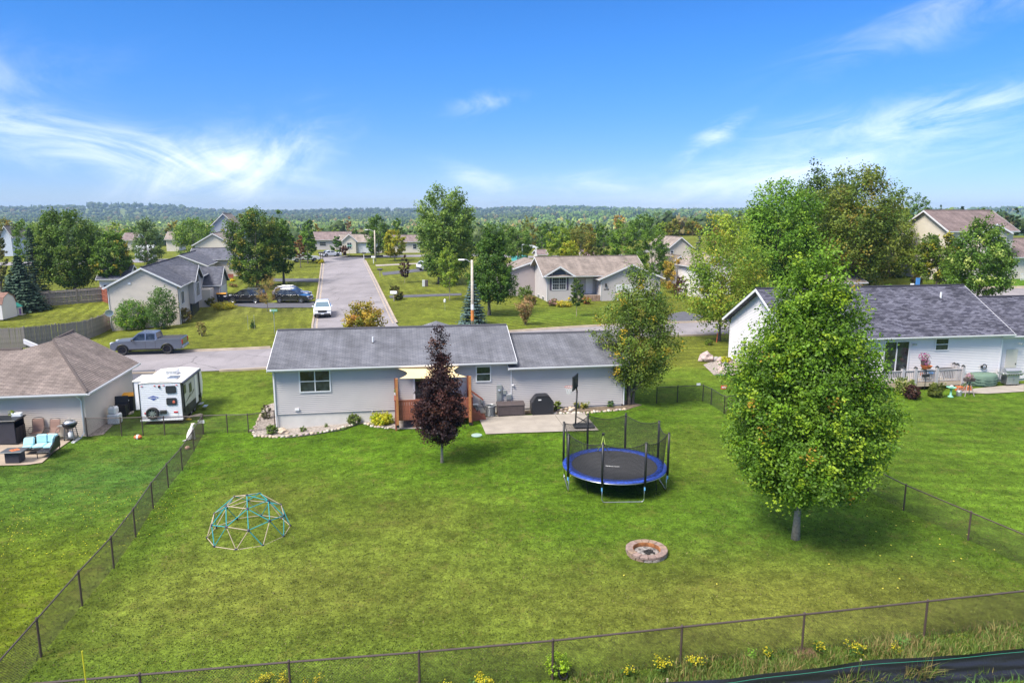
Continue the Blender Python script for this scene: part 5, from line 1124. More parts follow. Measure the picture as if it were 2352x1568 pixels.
# ------------------------------------------------------------------ chain link fences
def chain_fence(label, pts, H=1.1, spacing=2.7, m='brown_fence_vinyl', posts=None, pitch=.075, wire=.0032, rail_r=.024, post_r=.032, zs=None, name='chain_link_fence'):
    """pts: world x,y polyline; posts at the given points when posts is None"""
    root = thing(name, label, 'fence', (pts[0][0], pts[0][1], gzf(*pts[0])), 0); o = Vector(root.location)
    if posts is None: posts = pts
    pm = MB(); proto = None
    for p in posts:
        q = MB().cyl(0, 0, -.1, H + .02, post_r, 8); q.lathe([(post_r * 1.25, H), (post_r * 1.25, H + .03), (post_r * .5, H + .07)], 8); c_ = q.build('post', m, root); c_.location = (p[0] - o.x, p[1] - o.y, gzf(*p) - o.z)
    for a, c in zip(pts[:-1], pts[1:]):
        za, zc = gzf(*a) - o.z, gzf(*c) - o.z; A_ = Vector((a[0] - o.x, a[1] - o.y, za)); C_ = Vector((c[0] - o.x, c[1] - o.y, zc)); L = (C_ - A_).length
        MB().tube([A_ + Vector((0, 0, H)), C_ + Vector((0, 0, H))], rail_r, 6).build('top_rail', m, root)
        d = (C_ - A_).normalized(); nrm = Vector((-d.y, d.x, 0)).normalized(); b = MB(); hh = H - .03; k = -int(hh / pitch) - 1
        def seg(s0, z0, s1, z1, off):
            P0 = A_ + d * s0 + Vector((0, 0, z0)) + nrm * off; P1 = A_ + d * s1 + Vector((0, 0, z1)) + nrm * off
            n0 = len(b.v); t_ = (P1 - P0).normalized(); e1 = nrm * wire; e2 = t_.cross(nrm) * wire
            b.v += [tuple(P0 + e1), tuple(P0 - e1 * .5 + e2), tuple(P0 - e1 * .5 - e2), tuple(P1 + e1), tuple(P1 - e1 * .5 + e2), tuple(P1 - e1 * .5 - e2)]
            b.f += [(n0, n0 + 1, n0 + 4, n0 + 3), (n0 + 1, n0 + 2, n0 + 5, n0 + 4), (n0 + 2, n0, n0 + 3, n0 + 5)]
        while k * pitch < L:
            s0 = k * pitch; z0, z1 = .03, hh; e = s0 + (z1 - z0) * .9; a0, q0 = s0, z0; a1, q1 = e, z1
            if a0 < 0: q0 += (0 - a0) / .9; a0 = 0
            if a1 > L: q1 -= (a1 - L) / .9; a1 = L
            if a1 - a0 > .02: seg(a0, q0, a1, q1, .004); seg(L - a0, q0, L - a1, q1, -.004) if L - a1 >= 0 else None
            k += 1
        b.build('wire_mesh', m, root)
    return root
def fence_px(label, pp, **k): return chain_fence(label, [G(*p) for p in pp], **k)
LFp = [(468, 997), (446, 1036), (419, 1080), (387, 1120), (352, 1168), (312, 1233), (262, 1304), (189, 1390), (95, 1508)]
LFw = [G(*p) for p in LFp]; dx_ = (LFw[-1][0] - LFw[-3][0]) / 2; dy_ = (LFw[-1][1] - LFw[-3][1]) / 2
LFw += [(LFw[-1][0] + dx_, LFw[-1][1] + dy_), (LFw[-1][0] + dx_ * 2, LFw[-1][1] + dy_ * 2)]
NFw = []
for px_, py_ in ((320, 1546), (663, 1518), (962, 1496), (1270, 1470), (1566.7, 1439), (1848, 1410), (2131, 1380)):
    r_ = ray(px_, py_); k_ = (1.14 - CAM_H) / r_[2]; NFw.append((r_[0] * k_, r_[1] * k_))
NFw = [(NFw[0][0] * (k + 1) - NFw[1][0] * k, NFw[0][1] * (k + 1) - NFw[1][1] * k) for k in (2, 1)] + NFw + [(NFw[-1][0] * (k + 1) - NFw[-2][0] * k, NFw[-1][1] * (k + 1) - NFw[-2][1] * k) for k in (1, 2)]
corner = LFw[-1]

chain_fence('long brown chain link fence running down the left side of the yard', LFw, H=1.14)
chain_fence('brown chain link fence crossing the foreground above the weeds', NFw, H=1.14, rail_r=.027)
RFp = [(1663, 948)]; RFw = [G(1633, 930), G(1663, 950)] 
ra, rb = G(2075, 1172), G(2223, 1240); vx, vy = ra[0] - rb[0], ra[1] - rb[1]; st_ = G(1663, 950)
RF = [st_] + [(st_[0] + (ra[0] - st_[0]) * k / 7, st_[1] + (ra[1] - st_[1]) * k / 7) for k in range(1, 7)] + [ra, rb] + [(rb[0] - vx * k, rb[1] - vy * k) for k in (1, 2, 3)]
chain_fence('brown chain link fence on the right side passing behind the big maple', RF, H=1.1)
chain_fence('short dark chain link fence with a small gate beside the pear tree', [G(1508, 926), G(1555.6, 923.5), G(1614, 921), G(1633, 930), st_], H=1.05, m='black_fence_vinyl')
cf = chain_fence('dark fence panel joining the yard fence to the white house', [st_, G(1690, 945), G(1745, 940)], H=1.05, m='black_fence_vinyl')
chain_fence('brown chain link fence with a gate between the tan house and the yard corner', [G(201, 1003), G(280, 1001.5), G(329, 1000), G(379, 998.5), G(467, 997)], H=1.1)
chain_fence('brown fence gate between the yard corner and the grey house', [G(468, 996), G(523, 994), G(571, 993.5), G(632, 985)], H=1.1)
def signboard(label, px, py, D, w, h, m, ang=.15, tiltx=0):
    p = AY(px, py, D); o = MB().bbox(-w / 2, w / 2, -.008, .008, -h / 2, h / 2, .005).build('sign', m); o.location = p; o.rotation_euler = (tiltx, 0, ang); tag(o, label, 'sign'); return o
mat('sign_white', (.72, .73, .73), .5); mat('sign_red', (.62, .03, .03), .5)
signboard('small white sign on the fence at the left yard corner', 462, 968.5, LFw[0][1] - .05, .36, .20, 'sign_white')
signboard('small white sign on the dark fence beside the pear tree', 1604.5, 882.5, G(1614, 921)[1] - .06, .26, .16, 'sign_white')
rs_ = signboard('red sign on the dark gate near the white house', 1662.5, 889, st_[1] - .08, .36, .22, 'sign_red')
for k in range(3): MB().box(-.13 + k * .1, -.06 + k * .1, -.0105, -.0085, -.05, .05).build('lettering', 'sign_white', rs_)

# ------------------------------------------------------------------ wooden privacy fences (board by board)
def board_fence(label, pp, H, bw=.15, gap=.012, m='weathered_wood', posts=True, back=False, name='wooden_fence'):
    pts = [G(*p) for p in pp]; root = thing(name, label, 'fence', (pts[0][0], pts[0][1], gzf(*pts[0])), 0); o = root.location; rr = random.Random(3)
    me = None; meshes = []
    for q in range(5):
        hh = H * (1 + (q - 2) * .007); b = MB(); b.prism([(-bw / 2 + gap / 2, 0), (bw / 2 - gap / 2, 0), (bw / 2 - gap / 2, hh - .04), (bw / 2 - .04, hh), (-bw / 2 + .04, hh), (-bw / 2 + gap / 2, hh - .04)], -.01, .01, 'y'); me = b.mesh('fence_board'); me.materials.append(MC[m]); meshes.append(me)
    for a, c in zip(pts[:-1], pts[1:]):
        L = math.dist(a, c); n = int(L / bw); ang = math.atan2(c[1] - a[1], c[0] - a[0])
        for i in range(n):
            f = (i + .5) / n; x, y = a[0] + (c[0] - a[0]) * f, a[1] + (c[1] - a[1]) * f
            b_ = link('fence_board', meshes[rr.randrange(5)], root, (x - o.x, y - o.y, gzf(x, y) - o.z + rr.uniform(-.01, .01))); b_.rotation_euler = (rr.uniform(-.01, .01), rr.uniform(-.012, .012), ang + rr.uniform(-.02, .02))
        for zz in (.35, H * .5, H - .25):
            za, zc = gzf(*a) - o.z + zz, gzf(*c) - o.z + zz; s_ = .045 if back else -.045
            nx, ny = -math.sin(ang) * s_, math.cos(ang) * s_
            MB().tube([(a[0] - o.x - nx, a[1] - o.y - ny, za), (c[0] - o.x - nx, c[1] - o.y - ny, zc)], .04, 4).build('fence_rail', m, root)
        npst = max(1, round(L / 2.5))
        for i in range(npst + 1):
            f = i / npst; x, y = a[0] + (c[0] - a[0]) * f, a[1] + (c[1] - a[1]) * f; s_ = .07 if back else -.07
            p_ = MB().box(-.05, .05, -.05, .05, -.2, H + .06).build('fence_post', m, root); p_.location = (x - o.x + math.sin(ang) * s_, y - o.y - math.cos(ang) * s_, gzf(x, y) - o.z); p_.rotation_euler = (0, 0, ang)
    return root
board_fence('tall weathered grey board fence between the brown roof and the split level house', [(-40, 803), (60, 798), (200, 780), (258, 752)], 1.95, back=False)
board_fence('weathered grey board fence at the back of the left garden', [(34, 707), (115, 702), (237, 692)], 1.95, back=True, bw=.19)
board_fence('short brown fence piece at the split level corner', [(232, 691), (250, 697)], 1.9, m='deck_red', back=True, bw=.17)

# ------------------------------------------------------------------ foreground: silt fence and weeds
def silt_fence():
    top = [(1330, 1580), (1452, 1567), (1657, 1557), (1728, 1548), (1902, 1527.5), (1974, 1518), (2123, 1505), (2352, 1486), (2480, 1474)]
    H = .8; W_ = []
    for p in top:
        r = ray(*p); k = (H - CAM_H) / r[2]; W_.append((r[0] * k, r[1] * k))
    P_ = resample(smooth_line(W_, 2), .05); x0, y0 = P_[0]; root = thing('silt_fence', 'black plastic silt fence sagging along the lower right corner', 'fence', (x0, y0, 0), 0)
    b = MB(); nz = 16; rr = random.Random(4)
    for i, (x, y) in enumerate(P_):
        a = P_[max(0, i - 1)]; c = P_[min(len(P_) - 1, i + 1)]; dx, dy = c[0] - a[0], c[1] - a[1]; L = math.hypot(dx, dy); nx, ny = dy / L, -dx / L; s = i * .05
        for j in range(nz + 1):
            f = j / nz; sag = .05 * mnoise.noise(Vector((s * .5, 0, 0)))
            fold = .055 * mnoise.noise(Vector((s * .35, f * 5 + s * .12, 3))) + .028 * mnoise.noise(Vector((s * .9, f * 13 + s * .5, 9))) + .25 * (1 - f) ** 2
            b.v.append((x - x0 + nx * fold, y - y0 + ny * fold, (H + sag) * f - .03))
    n = nz + 1
    for i in range(len(P_) - 1):
        for j in range(nz): a = i * n + j; b.f.append((a, a + n, a + n + 1, a + 1))
    b.build('plastic_sheet', mat('black_film', (.022, .022, .028), .32, spec=.5, bump=.2, bscale=12), root, True)
    cord = []
    for i in range(0, len(P_), 4): s = i * .05; cord.append((P_[i][0] - x0 + .01, P_[i][1] - y0 - .06, H - .09 + .05 * mnoise.noise(Vector((s * .5, 0, 0)))))
    MB().tube(cord, .006, 4, cap=False).build('green_cord', mat('cord_green', (.02, .22, .13), .5), root)
    for i in range(40, len(P_), 96):
        MB().box(-.02, .02, .03, .07, -.2, H + .03).build('stake', mat('stake_wood', (.36, .28, .20), .85), root).location = (P_[i][0] - x0, P_[i][1] - y0, 0)
    return P_
SP = silt_fence()
def blades(name, pts, hs_, ws, cols, seed=1, lean=.45, label=None, cat=None, kind='stuff', parent=None, m='grass'):
    """bent two-segment grass blades at pts (n,2)"""
    rng = np.random.default_rng(seed); n = len(pts); z = gz(pts[:, 0], pts[:, 1]); a = rng.random(n) * 2 * PI; l = rng.random(n) * lean; h = hs_; w = ws
    dx, dy = np.cos(a), np.sin(a); ta = rng.random(n) * 2 * PI; tx, ty = np.cos(ta) * w, np.sin(ta) * w
    base = np.stack([pts[:, 0], pts[:, 1], z - .01], 1); mid = base + np.stack([dx * l * h * .35, dy * l * h * .35, h * .6], 1); tip = base + np.stack([dx * l * h * 1.1, dy * l * h * 1.1, h * (1 - .3 * l)], 1); sd_ = np.stack([tx, ty, np.zeros(n)], 1)
    v = np.stack([base - sd_, base + sd_, mid + sd_ * .8, mid - sd_ * .8, tip + sd_ * .15, tip - sd_ * .15], 1).reshape(-1, 3)
    q = (np.arange(n)[:, None] * 6 + np.array([[0, 1, 2, 3, 3, 2, 4, 5]])).reshape(-1, 4)
    o = link(name, np_mesh(name, v, q, np.repeat(np.clip(cols, .004, .8), 6, 0), False, (MC[m],)), parent)
    tag(o, label, cat, kind=kind) if parent is None else None
    return o
rng = np.random.default_rng(5)
# short lawn blades over the nearer yard
n = 85000; Y_ = 14.5 + (rng.random(n) ** 1.35) * 26; X_ = (rng.random(n) - .5) * 2 * (Y_ * .78 + 1)
cl = lawn_col(X_, Y_) * 1.1 * (1 + rng.normal(size=(n, 1)) * .28); dryb = rng.random(n) < .07; cl[dryb] = np.array([.21, .185, .07]) * (1 + rng.normal(size=(dryb.sum(), 1)) * .15)
ok = np.hypot(X_ - 4.76, Y_ - 23.9) > 1.1
blades('lawn_grass', np.stack([X_, Y_], 1)[ok], (.035 + .035 * rng.random(n))[ok], np.full(ok.sum(), .018), cl[ok], 2, .9, 'short mown lawn grass of the yard', 'grass')
# tall weeds between fence and silt fence, denser to the right
fy = lambda x: np.interp(x, [p[0] for p in NFw], [p[1] for p in NFw]); sy = lambda x: np.interp(x, [p[0] for p in SP], [p[1] for p in SP])
n = 85000; X_ = rng.random(n) * 29 - 8.5; f_ = rng.random(n); lo_ = np.where(X_ > SP[0][0], sy(X_) - .1, 14.2); Y_ = lo_ + (fy(X_) + .12 - lo_) * f_ ** 1.6
den = sm((X_ + 1) / 5) * .8 + .2; keep = rng.random(n) < den; X_, Y_, f_ = X_[keep], Y_[keep], f_[keep]; n = len(X_)
hh_ = (.14 + .55 * rng.random(n) ** 2) * (.35 + .65 * (1 - f_)) * (.4 + .6 * sm((X_ + 1) / 6)); pick = rng.random(n); pn = np.array([mnoise.noise(Vector((a * .9, b_ * .9, 4))) for a, b_ in zip(X_, Y_)]); hh_ = hh_ * np.clip(1 + 1.3 * pn, .3, 2); pick = np.clip(pick + pn * .5, 0, 1)
cw = np.where(pick[:, None] < .5, np.array([.10, .17, .025]), np.where(pick[:, None] < .75, np.array([.14, .20, .04]), np.array([.27, .22, .08]))) * (1 + rng.normal(size=(n, 1)) * .2)
blades('tall_weeds', np.stack([X_, Y_], 1), hh_, np.full(n, .011), cw, 3, .7, 'tall uncut grass and weeds along the foreground fence', 'weeds')
n = 2600; k_ = rng.integers(len(SP), size=n); X_ = np.array([SP[i][0] for i in k_]) + rng.normal(size=n) * .1; Y_ = np.array([SP[i][1] for i in k_]) - .35 - rng.random(n) * .7; keep = X_ > 9.5; X_, Y_ = X_[keep], Y_[keep]; n = len(X_)
blades('verge_grass', np.stack([X_, Y_], 1), .12 + .3 * rng.random(n), np.full(n, .01), np.array([.09, .19, .035]) * (1 + rng.normal(size=(n, 1)) * .25), 4, .8, 'green grass growing in front of the black silt fence', 'grass')
def weed_plant(label, px, py, h, w, green, flower, nf, nl=160, fs=.023, name='goldenrod'):
    x, y = G(px, py); r = thing(name, label, 'plant', (x, y, gzf(x, y))); rg = np.random.default_rng(int(px)); st = MB(); tops = []
    for i in range(9):
        a = rg.random() * 2 * PI; d = rg.random() ** .6 * w / 2; tp = (d * math.cos(a), d * math.sin(a), h * (.7 + .3 * rg.random())); tops.append(tp); st.tube([(tp[0] * .3, tp[1] * .3, -.03), (tp[0] * .7, tp[1] * .7, h * .4), tp], .006, 4, cap=False)
    st.build('stem', mat('weed_stem', (.12, .17, .04), .8), r)
    tops = np.array(tops); ci = rg.integers(len(tops), size=nl); f = rg.random(nl)[:, None]; c = tops[ci] * (.35 + .6 * f) + rg.normal(size=(nl, 3)) * .05; nn = rg.normal(size=(nl, 3)) + [0, 0, 1]; nn /= np.linalg.norm(nn, axis=1, keepdims=True)
    v = leaf_quads(c, nn, .05 * (.7 + .6 * rg.random(nl)), rg, .3); link('leaves', np_mesh('leaves', v, np.arange(len(v)).reshape(-1, 4), np.repeat(np.array(green) * (1 + rg.normal(size=(nl, 1)) * .2), 4, 0).clip(.01, .8), False, (MC['leaves'],)), r)
    if nf:
        ci = rg.integers(len(tops), size=nf); c = tops[ci] + rg.normal(size=(nf, 3)) * [.05, .05, .035]; nn = rg.normal(size=(nf, 3)) * .6 + [0, 0, 1]; nn /= np.linalg.norm(nn, axis=1, keepdims=True)
        v = leaf_quads(c, nn, fs * (.7 + .6 * rg.random(nf)), rg, .8); link('flowers', np_mesh('flowers', v, np.arange(len(v)).reshape(-1, 4), np.repeat(np.array(flower) * (1 + rg.normal(size=(nf, 1)) * .15), 4, 0).clip(.01, .9), False, (MC['leaves'],)), r)
    return r
gr = (.07, .15, .025); yl = (.55, .48, .02)
for px_, py_, h_, w_, nf, lab in ((572, 1590, .28, .35, 60, 'small yellow flower clump lowest at the left of the fence post'), (612, 1592, .5, .45, 190, 'tall yellow goldenrod left of the second fence post'), (655, 1590, .5, .4, 190, 'yellow goldenrod right behind the fence post'), (722, 1592, .42, .5, 120, 'yellow goldenrod clump right of the post pair'), (1025, 1592, .3, .2, 40, 'single yellow sprig below the third fence post'), (1118, 1592, .42, .6, 260, 'wide pale yellow goldenrod patch between two posts'),
                              (1522, 1548, .4, .5, 150, 'yellow weed clump left in the tall grass'), (1598, 1540, .4, .45, 120, 'yellow weed clump right in the tall grass'), (1762, 1516, .35, .2, 60, 'small bright yellow weed near the thatch pile'), (1880, 1500, .3, .3, 60, 'yellow flowers by the fence post foot'), (1960, 1508, .4, .5, 110, 'yellow weeds spreading above the silt fence'), (2055, 1510, .4, .35, 90, 'yellow weeds below the milkweed'), (1440, 1552, .3, .3, 50, 'sparse yellow sprigs left of the tall grass')):
    weed_plant(lab, px_, py_, h_, w_, gr, yl, nf)
weed_plant('broad leaved green milkweed standing near the silt fence at right', 2068, 1500, .6, .35, (.13, .28, .05), yl, 0, 150, name='milkweed'); weed_plant('small bright green milkweed in the tall grass', 1728, 1522, .4, .25, (.17, .32, .03), yl, 0, 110, name='milkweed'); weed_plant('green leafy weed left of the wide pale goldenrod', 1078, 1592, .35, .25, (.11, .24, .05), yl, 0, 90, name='milkweed')
bush('lime green vine climbing the fence post above a dark pot', 1282, 1548, 66, 46, [(.24, .38, .02, 2), (.18, .32, .03, 1)], n=1500, leaf=.032, prof=SPREAD)
x, y = G(1284, 1553); pt = thing('plant_pot', 'dark pot tipped at the fence post under the lime green vine', 'pot', (x, y, gzf(x, y) + .06)); MB().lathe([(.10, 0), (.14, .2), (.15, .22), (.13, .22), (.10, .03)], 12).build('pot_body', 'black_plastic', pt); pt.rotation_euler = (.9, .3, .4)
x, y = G(1848, 1502); th_ = thing('thatch_pile', 'small heap of dry brown thatch at the foot of a fence post', 'dead grass', (x, y, gzf(x, y))); n = 900; a = rng.random(n) * 2 * PI; d = rng.random(n) ** .6 * .3
blades('straw', np.stack([x + d * np.cos(a), y + d * np.sin(a) * .8], 1), .05 + .1 * rng.random(n), np.full(n, .006), np.array([.26, .17, .10]) * (1 + rng.normal(size=(n, 1)) * .2), 9, 1.6, parent=th_).location = (-x, -y, -gzf(x, y))
x, y = G(205, 1600); yp = MB().tube([(0, 0, -.1), (-.02, 0, .95)], .016, 6).build('marker_stake', mat('yellow_paint', (.55, .50, .03), .5)); yp.location = AY(199, 1566, 14.6)[0], 14.6, gzf(AY(199, 1566, 14.6)[0], 14.6); tag(yp, 'thin yellow marker stake near the lower left fence corner', 'stake')
yp.location.z = 0; top_ = AY(197, 1494, 14.6)[2]; yp.scale = (1, 1, top_ / .95)
# clover and dandelions are plain flowers in the grass
n = 200; X_ = -22 + rng.random(n) * 8; Y_ = 24 + rng.random(n) * 7; v = leaf_quads(np.stack([X_, Y_, gz(X_, Y_) + .06], 1), np.tile([0, -.3, .95], (n, 1)), np.full(n, .02), rng, .9)
keep = X_ < -15.2 - (Y_ - 18) * .0
df = link('dandelions', np_mesh('dandelions', v, np.arange(len(v)).reshape(-1, 4), np.tile((.75, .66, .03), (len(v), 1)), False, (MC['leaves'],))); tag(df, 'tiny yellow flowers dotting the lawn beyond the left fence', 'flowers', kind='stuff')
n = 24; X_ = np.concatenate([rng.random(n) * 7 + 11, rng.random(4) * 20 - 10]); Y_ = np.concatenate([21.5 + rng.random(n) * 7, 20 + rng.random(4) * 14]); n += 4
v = leaf_quads(np.stack([X_, Y_, gz(X_, Y_) + .05], 1), np.tile([0, -.3, .95], (n, 1)), np.full(n, .04), rng, .7)
df = link('fallen_leaves', np_mesh('fallen_leaves', v, np.arange(len(v)).reshape(-1, 4), np.tile((.68, .62, .08), (len(v), 1)), False, (MC['leaves'],))); tag(df, 'few pale yellow leaves fallen on the lawn by the big maple', 'leaves', kind='stuff')
def AZ(px, py, z):
    r = ray(px, py); k = (z - CAM_H) / r[2]; return (r[0] * k, r[1] * k)
def place(o, x, y, dz=0): o.location = (x, y, gzf(x, y) + dz); return o
# ------------------------------------------------------------------ trampoline
tcx_, tcy_ = AZ(1411, 1066, .9); TR = 2.30; tg = gzf(tcx_, tcy_)
tr = thing('trampoline', 'round trampoline with blue pad and black safety net', 'trampoline', (tcx_, tcy_, tg))
pa = [math.atan2(AZ(*p, .95)[1] - tcy_, AZ(*p, .95)[0] - tcx_) for p in ((1296, 1058), (1310.5, 1085), (1386.8, 1100), (1480, 1094), (1527, 1074.5))]
print('pole angles', [round(math.degrees(a)) for a in pa])
mat('mat_black', (.045, .045, .05), .8, var=.06, scale=3); mat('pad_blue', (.015, .05, .30), .45, var=.35, scale=9, bump=.5, bscale=14); mat('light_blue_plastic', (.14, .42, .75), .4); mat('net_black', (.012, .012, .013), .8)
MB().lathe([(1.93, .88), (1.93, .893), (.01, .893)], 64).build('jumping_mat', 'mat_black', tr)
MB().lathe([(1.90, .905), (1.93, .93), (2.08, .945), (2.25, .935), (2.32, .90), (2.31, .87), (1.90, .89)], 64, close=True).build('safety_pad', 'pad_blue', tr, True)
MB().tube([(TR * math.cos(a * PI / 32), TR * math.sin(a * PI / 32), .86) for a in range(65)], .022, 6, cap=False).build('frame_ring', 'steel', tr, True)
wa, wb = AZ(1391, 1068.5, .9), AZ(1423.5, 1070.5, .9); lg_ = MB(); L_ = math.dist(wa, wb)
for k in range(9): lg_.box(k * L_ / 9, (k + .78) * L_ / 9, -.045, .045, 0, .003)
lo_ = lg_.build('mat_lettering', 'sign_white', tr); lo_.location = (wa[0] - tcx_, wa[1] - tcy_, .896); lo_.rotation_euler = (0, 0, math.atan2(wb[1] - wa[1], wb[0] - wa[0]))
A0 = math.radians(round(math.degrees(pa[2]))); PA = [pa[0], pa[1], pa[2], pa[3], pa[4], pa[4] + .72, pa[4] + 1.50, pa[4] + 2.2]
PA = [pa[2] + (k - 2) * PI / 4 for k in range(8)]
pz = 2.62
for a in PA:
    c, s = math.cos(a), math.sin(a); p = MB().tube([(0, 0, .72), (0, 0, pz)], .052, 10); p.lathe([(.055, pz), (.05, pz + .03), (.01, pz + .045)], 10); p.build('net_pole', 'black_plastic', tr, True).location = ((TR + .07) * c, (TR + .07) * s, 0)
    MB().tube([(0, 0, .55), (0, 0, .86)], .034, 8).build('pole_sleeve', 'light_blue_plastic', tr).location = ((TR + .07) * c, (TR + .07) * s, 0)
for k in (2, 4, 6, 0):
    a, b = PA[k], PA[(k + 1) % 8]
    P0 = Vector(((TR + .03) * math.cos(a), (TR + .03) * math.sin(a), .86)); P1 = Vector(((TR + .03) * math.cos(b), (TR + .03) * math.sin(b), .86))
    q = [P0, P0 + Vector((0, 0, -.70))]
    for i in range(5): f = i / 4 * PI / 2; q.append(P0.lerp(P1, .06 * (1 - math.cos(f)) + .0) + Vector((0, 0, -.70 - .13 * math.sin(f))))
    for i in range(4, -1, -1): f = i / 4 * PI / 2; q.append(P1.lerp(P0, .06 * (1 - math.cos(f))) + Vector((0, 0, -.70 - .13 * math.sin(f))))
    q += [P1 + Vector((0, 0, -.70)), P1]; MB().tube(q, .022, 8).build('leg', 'steel', tr, True)
nb = MB(); top = []
for k in range(8):
    a, b = PA[k], PA[k] + PI / 4; N_ = 26
    for i in range(N_):
        f = i / N_; aa = a + (b - a) * f; R_ = TR * (1 - .07 * math.sin(PI * f)); zt = pz - .04 - .20 * math.sin(PI * f) ** .8; Rb = 2.16
        nb.v.append((R_ * math.cos(aa), R_ * math.sin(aa), zt)); nb.v.append((Rb * math.cos(aa), Rb * math.sin(aa), .92)); top.append((R_ * math.cos(aa), R_ * math.sin(aa), zt))
MB().tube(top + [top[0]], .018, 5, cap=False).build('net_rope', 'net_black', tr)
nn = len(top); net = MB(); w_ = .006
for i in range(nn):
    for q in range(2):
        f = q / 2; j = (i + 1) % nn; t0 = Vector(top[i]).lerp(Vector(top[j]), f); b0 = Vector(nb.v[2 * i + 1]).lerp(Vector(nb.v[2 * j + 1]), f)
        tg_ = (Vector(top[j]) - Vector(top[i])).normalized() * w_; net.add([t0 - tg_, t0 + tg_, b0 + tg_, b0 - tg_], [(0, 1, 2, 3)])
for r_ in range(1, 26):
    f = r_ / 26
    for i in range(nn):
        j = (i + 1) % nn; p = Vector(top[i]).lerp(Vector(nb.v[2 * i + 1]), f); q = Vector(top[j]).lerp(Vector(nb.v[2 * j + 1]), f); u = Vector((0, 0, w_)); net.add([p - u, q - u, q + u, p + u], [(0, 1, 2, 3)])
net.build('safety_net', 'net_black', tr)
ln1 = [AZ(*p) for p in ((1373, 1033, .95), (1386, 988, 2.3), (1396, 1033, .95))]
rp = MB().tube([(ln1[0][0] - tcx_, ln1[0][1] - tcy_, .95), (ln1[1][0] - tcx_ - .08, ln1[1][1] - tcy_, 1.6), (ln1[1][0] - tcx_, ln1[1][1] - tcy_, 2.1), (ln1[1][0] - tcx_ + .10, ln1[1][1] - tcy_, 1.6), (ln1[2][0] - tcx_, ln1[2][1] - tcy_, .95)], .02, 6); rp.build('door_cord', mat('neon_cord', (.55, .68, .16), .6), tr)
MB().bbox(-.06, .06, -.04, .04, -.06, .06, .02).build('cord_hook', 'black_plastic', tr).location = (ln1[1][0] - tcx_, ln1[1][1] - tcy_, 2.13)
for px_, py_, tx, ty in ((533, 1175, 575, 1375), (1505, 1150, 1520, 1345)):
    a_, b_ = AZ(1255.6 + .166 * px_, 903.4 + .166 * py_, .8), AZ(1255.6 + .166 * tx, 903.4 + .166 * ty, .0)
    MB().tube([(a_[0] - tcx_, a_[1] - tcy_, .85), (b_[0] - tcx_, b_[1] - tcy_, .02)], .018, 5).build('tie_down_strap', 'net_black', tr)

# ------------------------------------------------------------------ climbing dome
dx_, dy_ = G(573, 1222); dm = thing('climbing_dome', 'teal and tan geodesic climbing dome on the left of the yard', 'climbing frame', (dx_, dy_, gzf(dx_, dy_)), .35)
mat('teal_paint', (.02, .30, .33), .4); mat('tan_paint', (.42, .34, .24), .45); mat('hub_dark', (.03, .03, .06), .5)
phi = (1 + 5 ** .5) / 2
iv = [Vector(v).normalized() for v in [(0, 1, phi), (0, -1, phi), (0, 1, -phi), (0, -1, -phi), (1, phi, 0), (-1, phi, 0), (1, -phi, 0), (-1, -phi, 0), (phi, 0, 1), (phi, 0, -1), (-phi, 0, 1), (-phi, 0, -1)]]
q_ = Vector(iv[0]).rotation_difference(Vector((0, 0, 1))); iv = [q_ @ v for v in iv]
el_ = min((iv[0] - iv[k]).length for k in range(1, 12)); pts2 = [v.copy() for v in iv]; ed = [(i, j) for i in range(12) for j in range(i) if (iv[i] - iv[j]).length < el_ * 1.01]
mid = {e: None for e in ed}
for e in ed: mid[e] = len(pts2); pts2.append(((iv[e[0]] + iv[e[1]]) / 2).normalized())
E2 = set()
for e in ed: E2.add((e[0], mid[e])); E2.add((e[1], mid[e]))
ek = list(mid.values())
for i in ek:
    for j in ek:
        if i < j and (pts2[i] - pts2[j]).length < .63: E2.add((i, j))
DR = 1.52; used = set(); kk = 0
for i, j in sorted(E2):
    a, b = pts2[i] * DR, pts2[j] * DR
    if a.z < -.08 or b.z < -.08: continue
    a.z = max(a.z, .03); b.z = max(b.z, .03); used |= {i, j}; kk += 1
    tan = (kk * 7) % 5 < 2 or (a.z < .1 and b.z < .1)
    MB().tube([a, b], .016, 6).build('strut', 'tan_paint' if tan else 'teal_paint', dm)
hub = MB().lathe([(.02, -.03), (.055, -.02), (.055, .02), (.02, .035)], 10).mesh('hub'); hub.materials.append(MC['hub_dark'])
for i in used:
    p = pts2[i] * DR; o = link('hub', hub, dm, (p.x, p.y, max(p.z, .03))); o.rotation_euler = pts2[i].to_track_quat('Z', 'Y').to_euler()

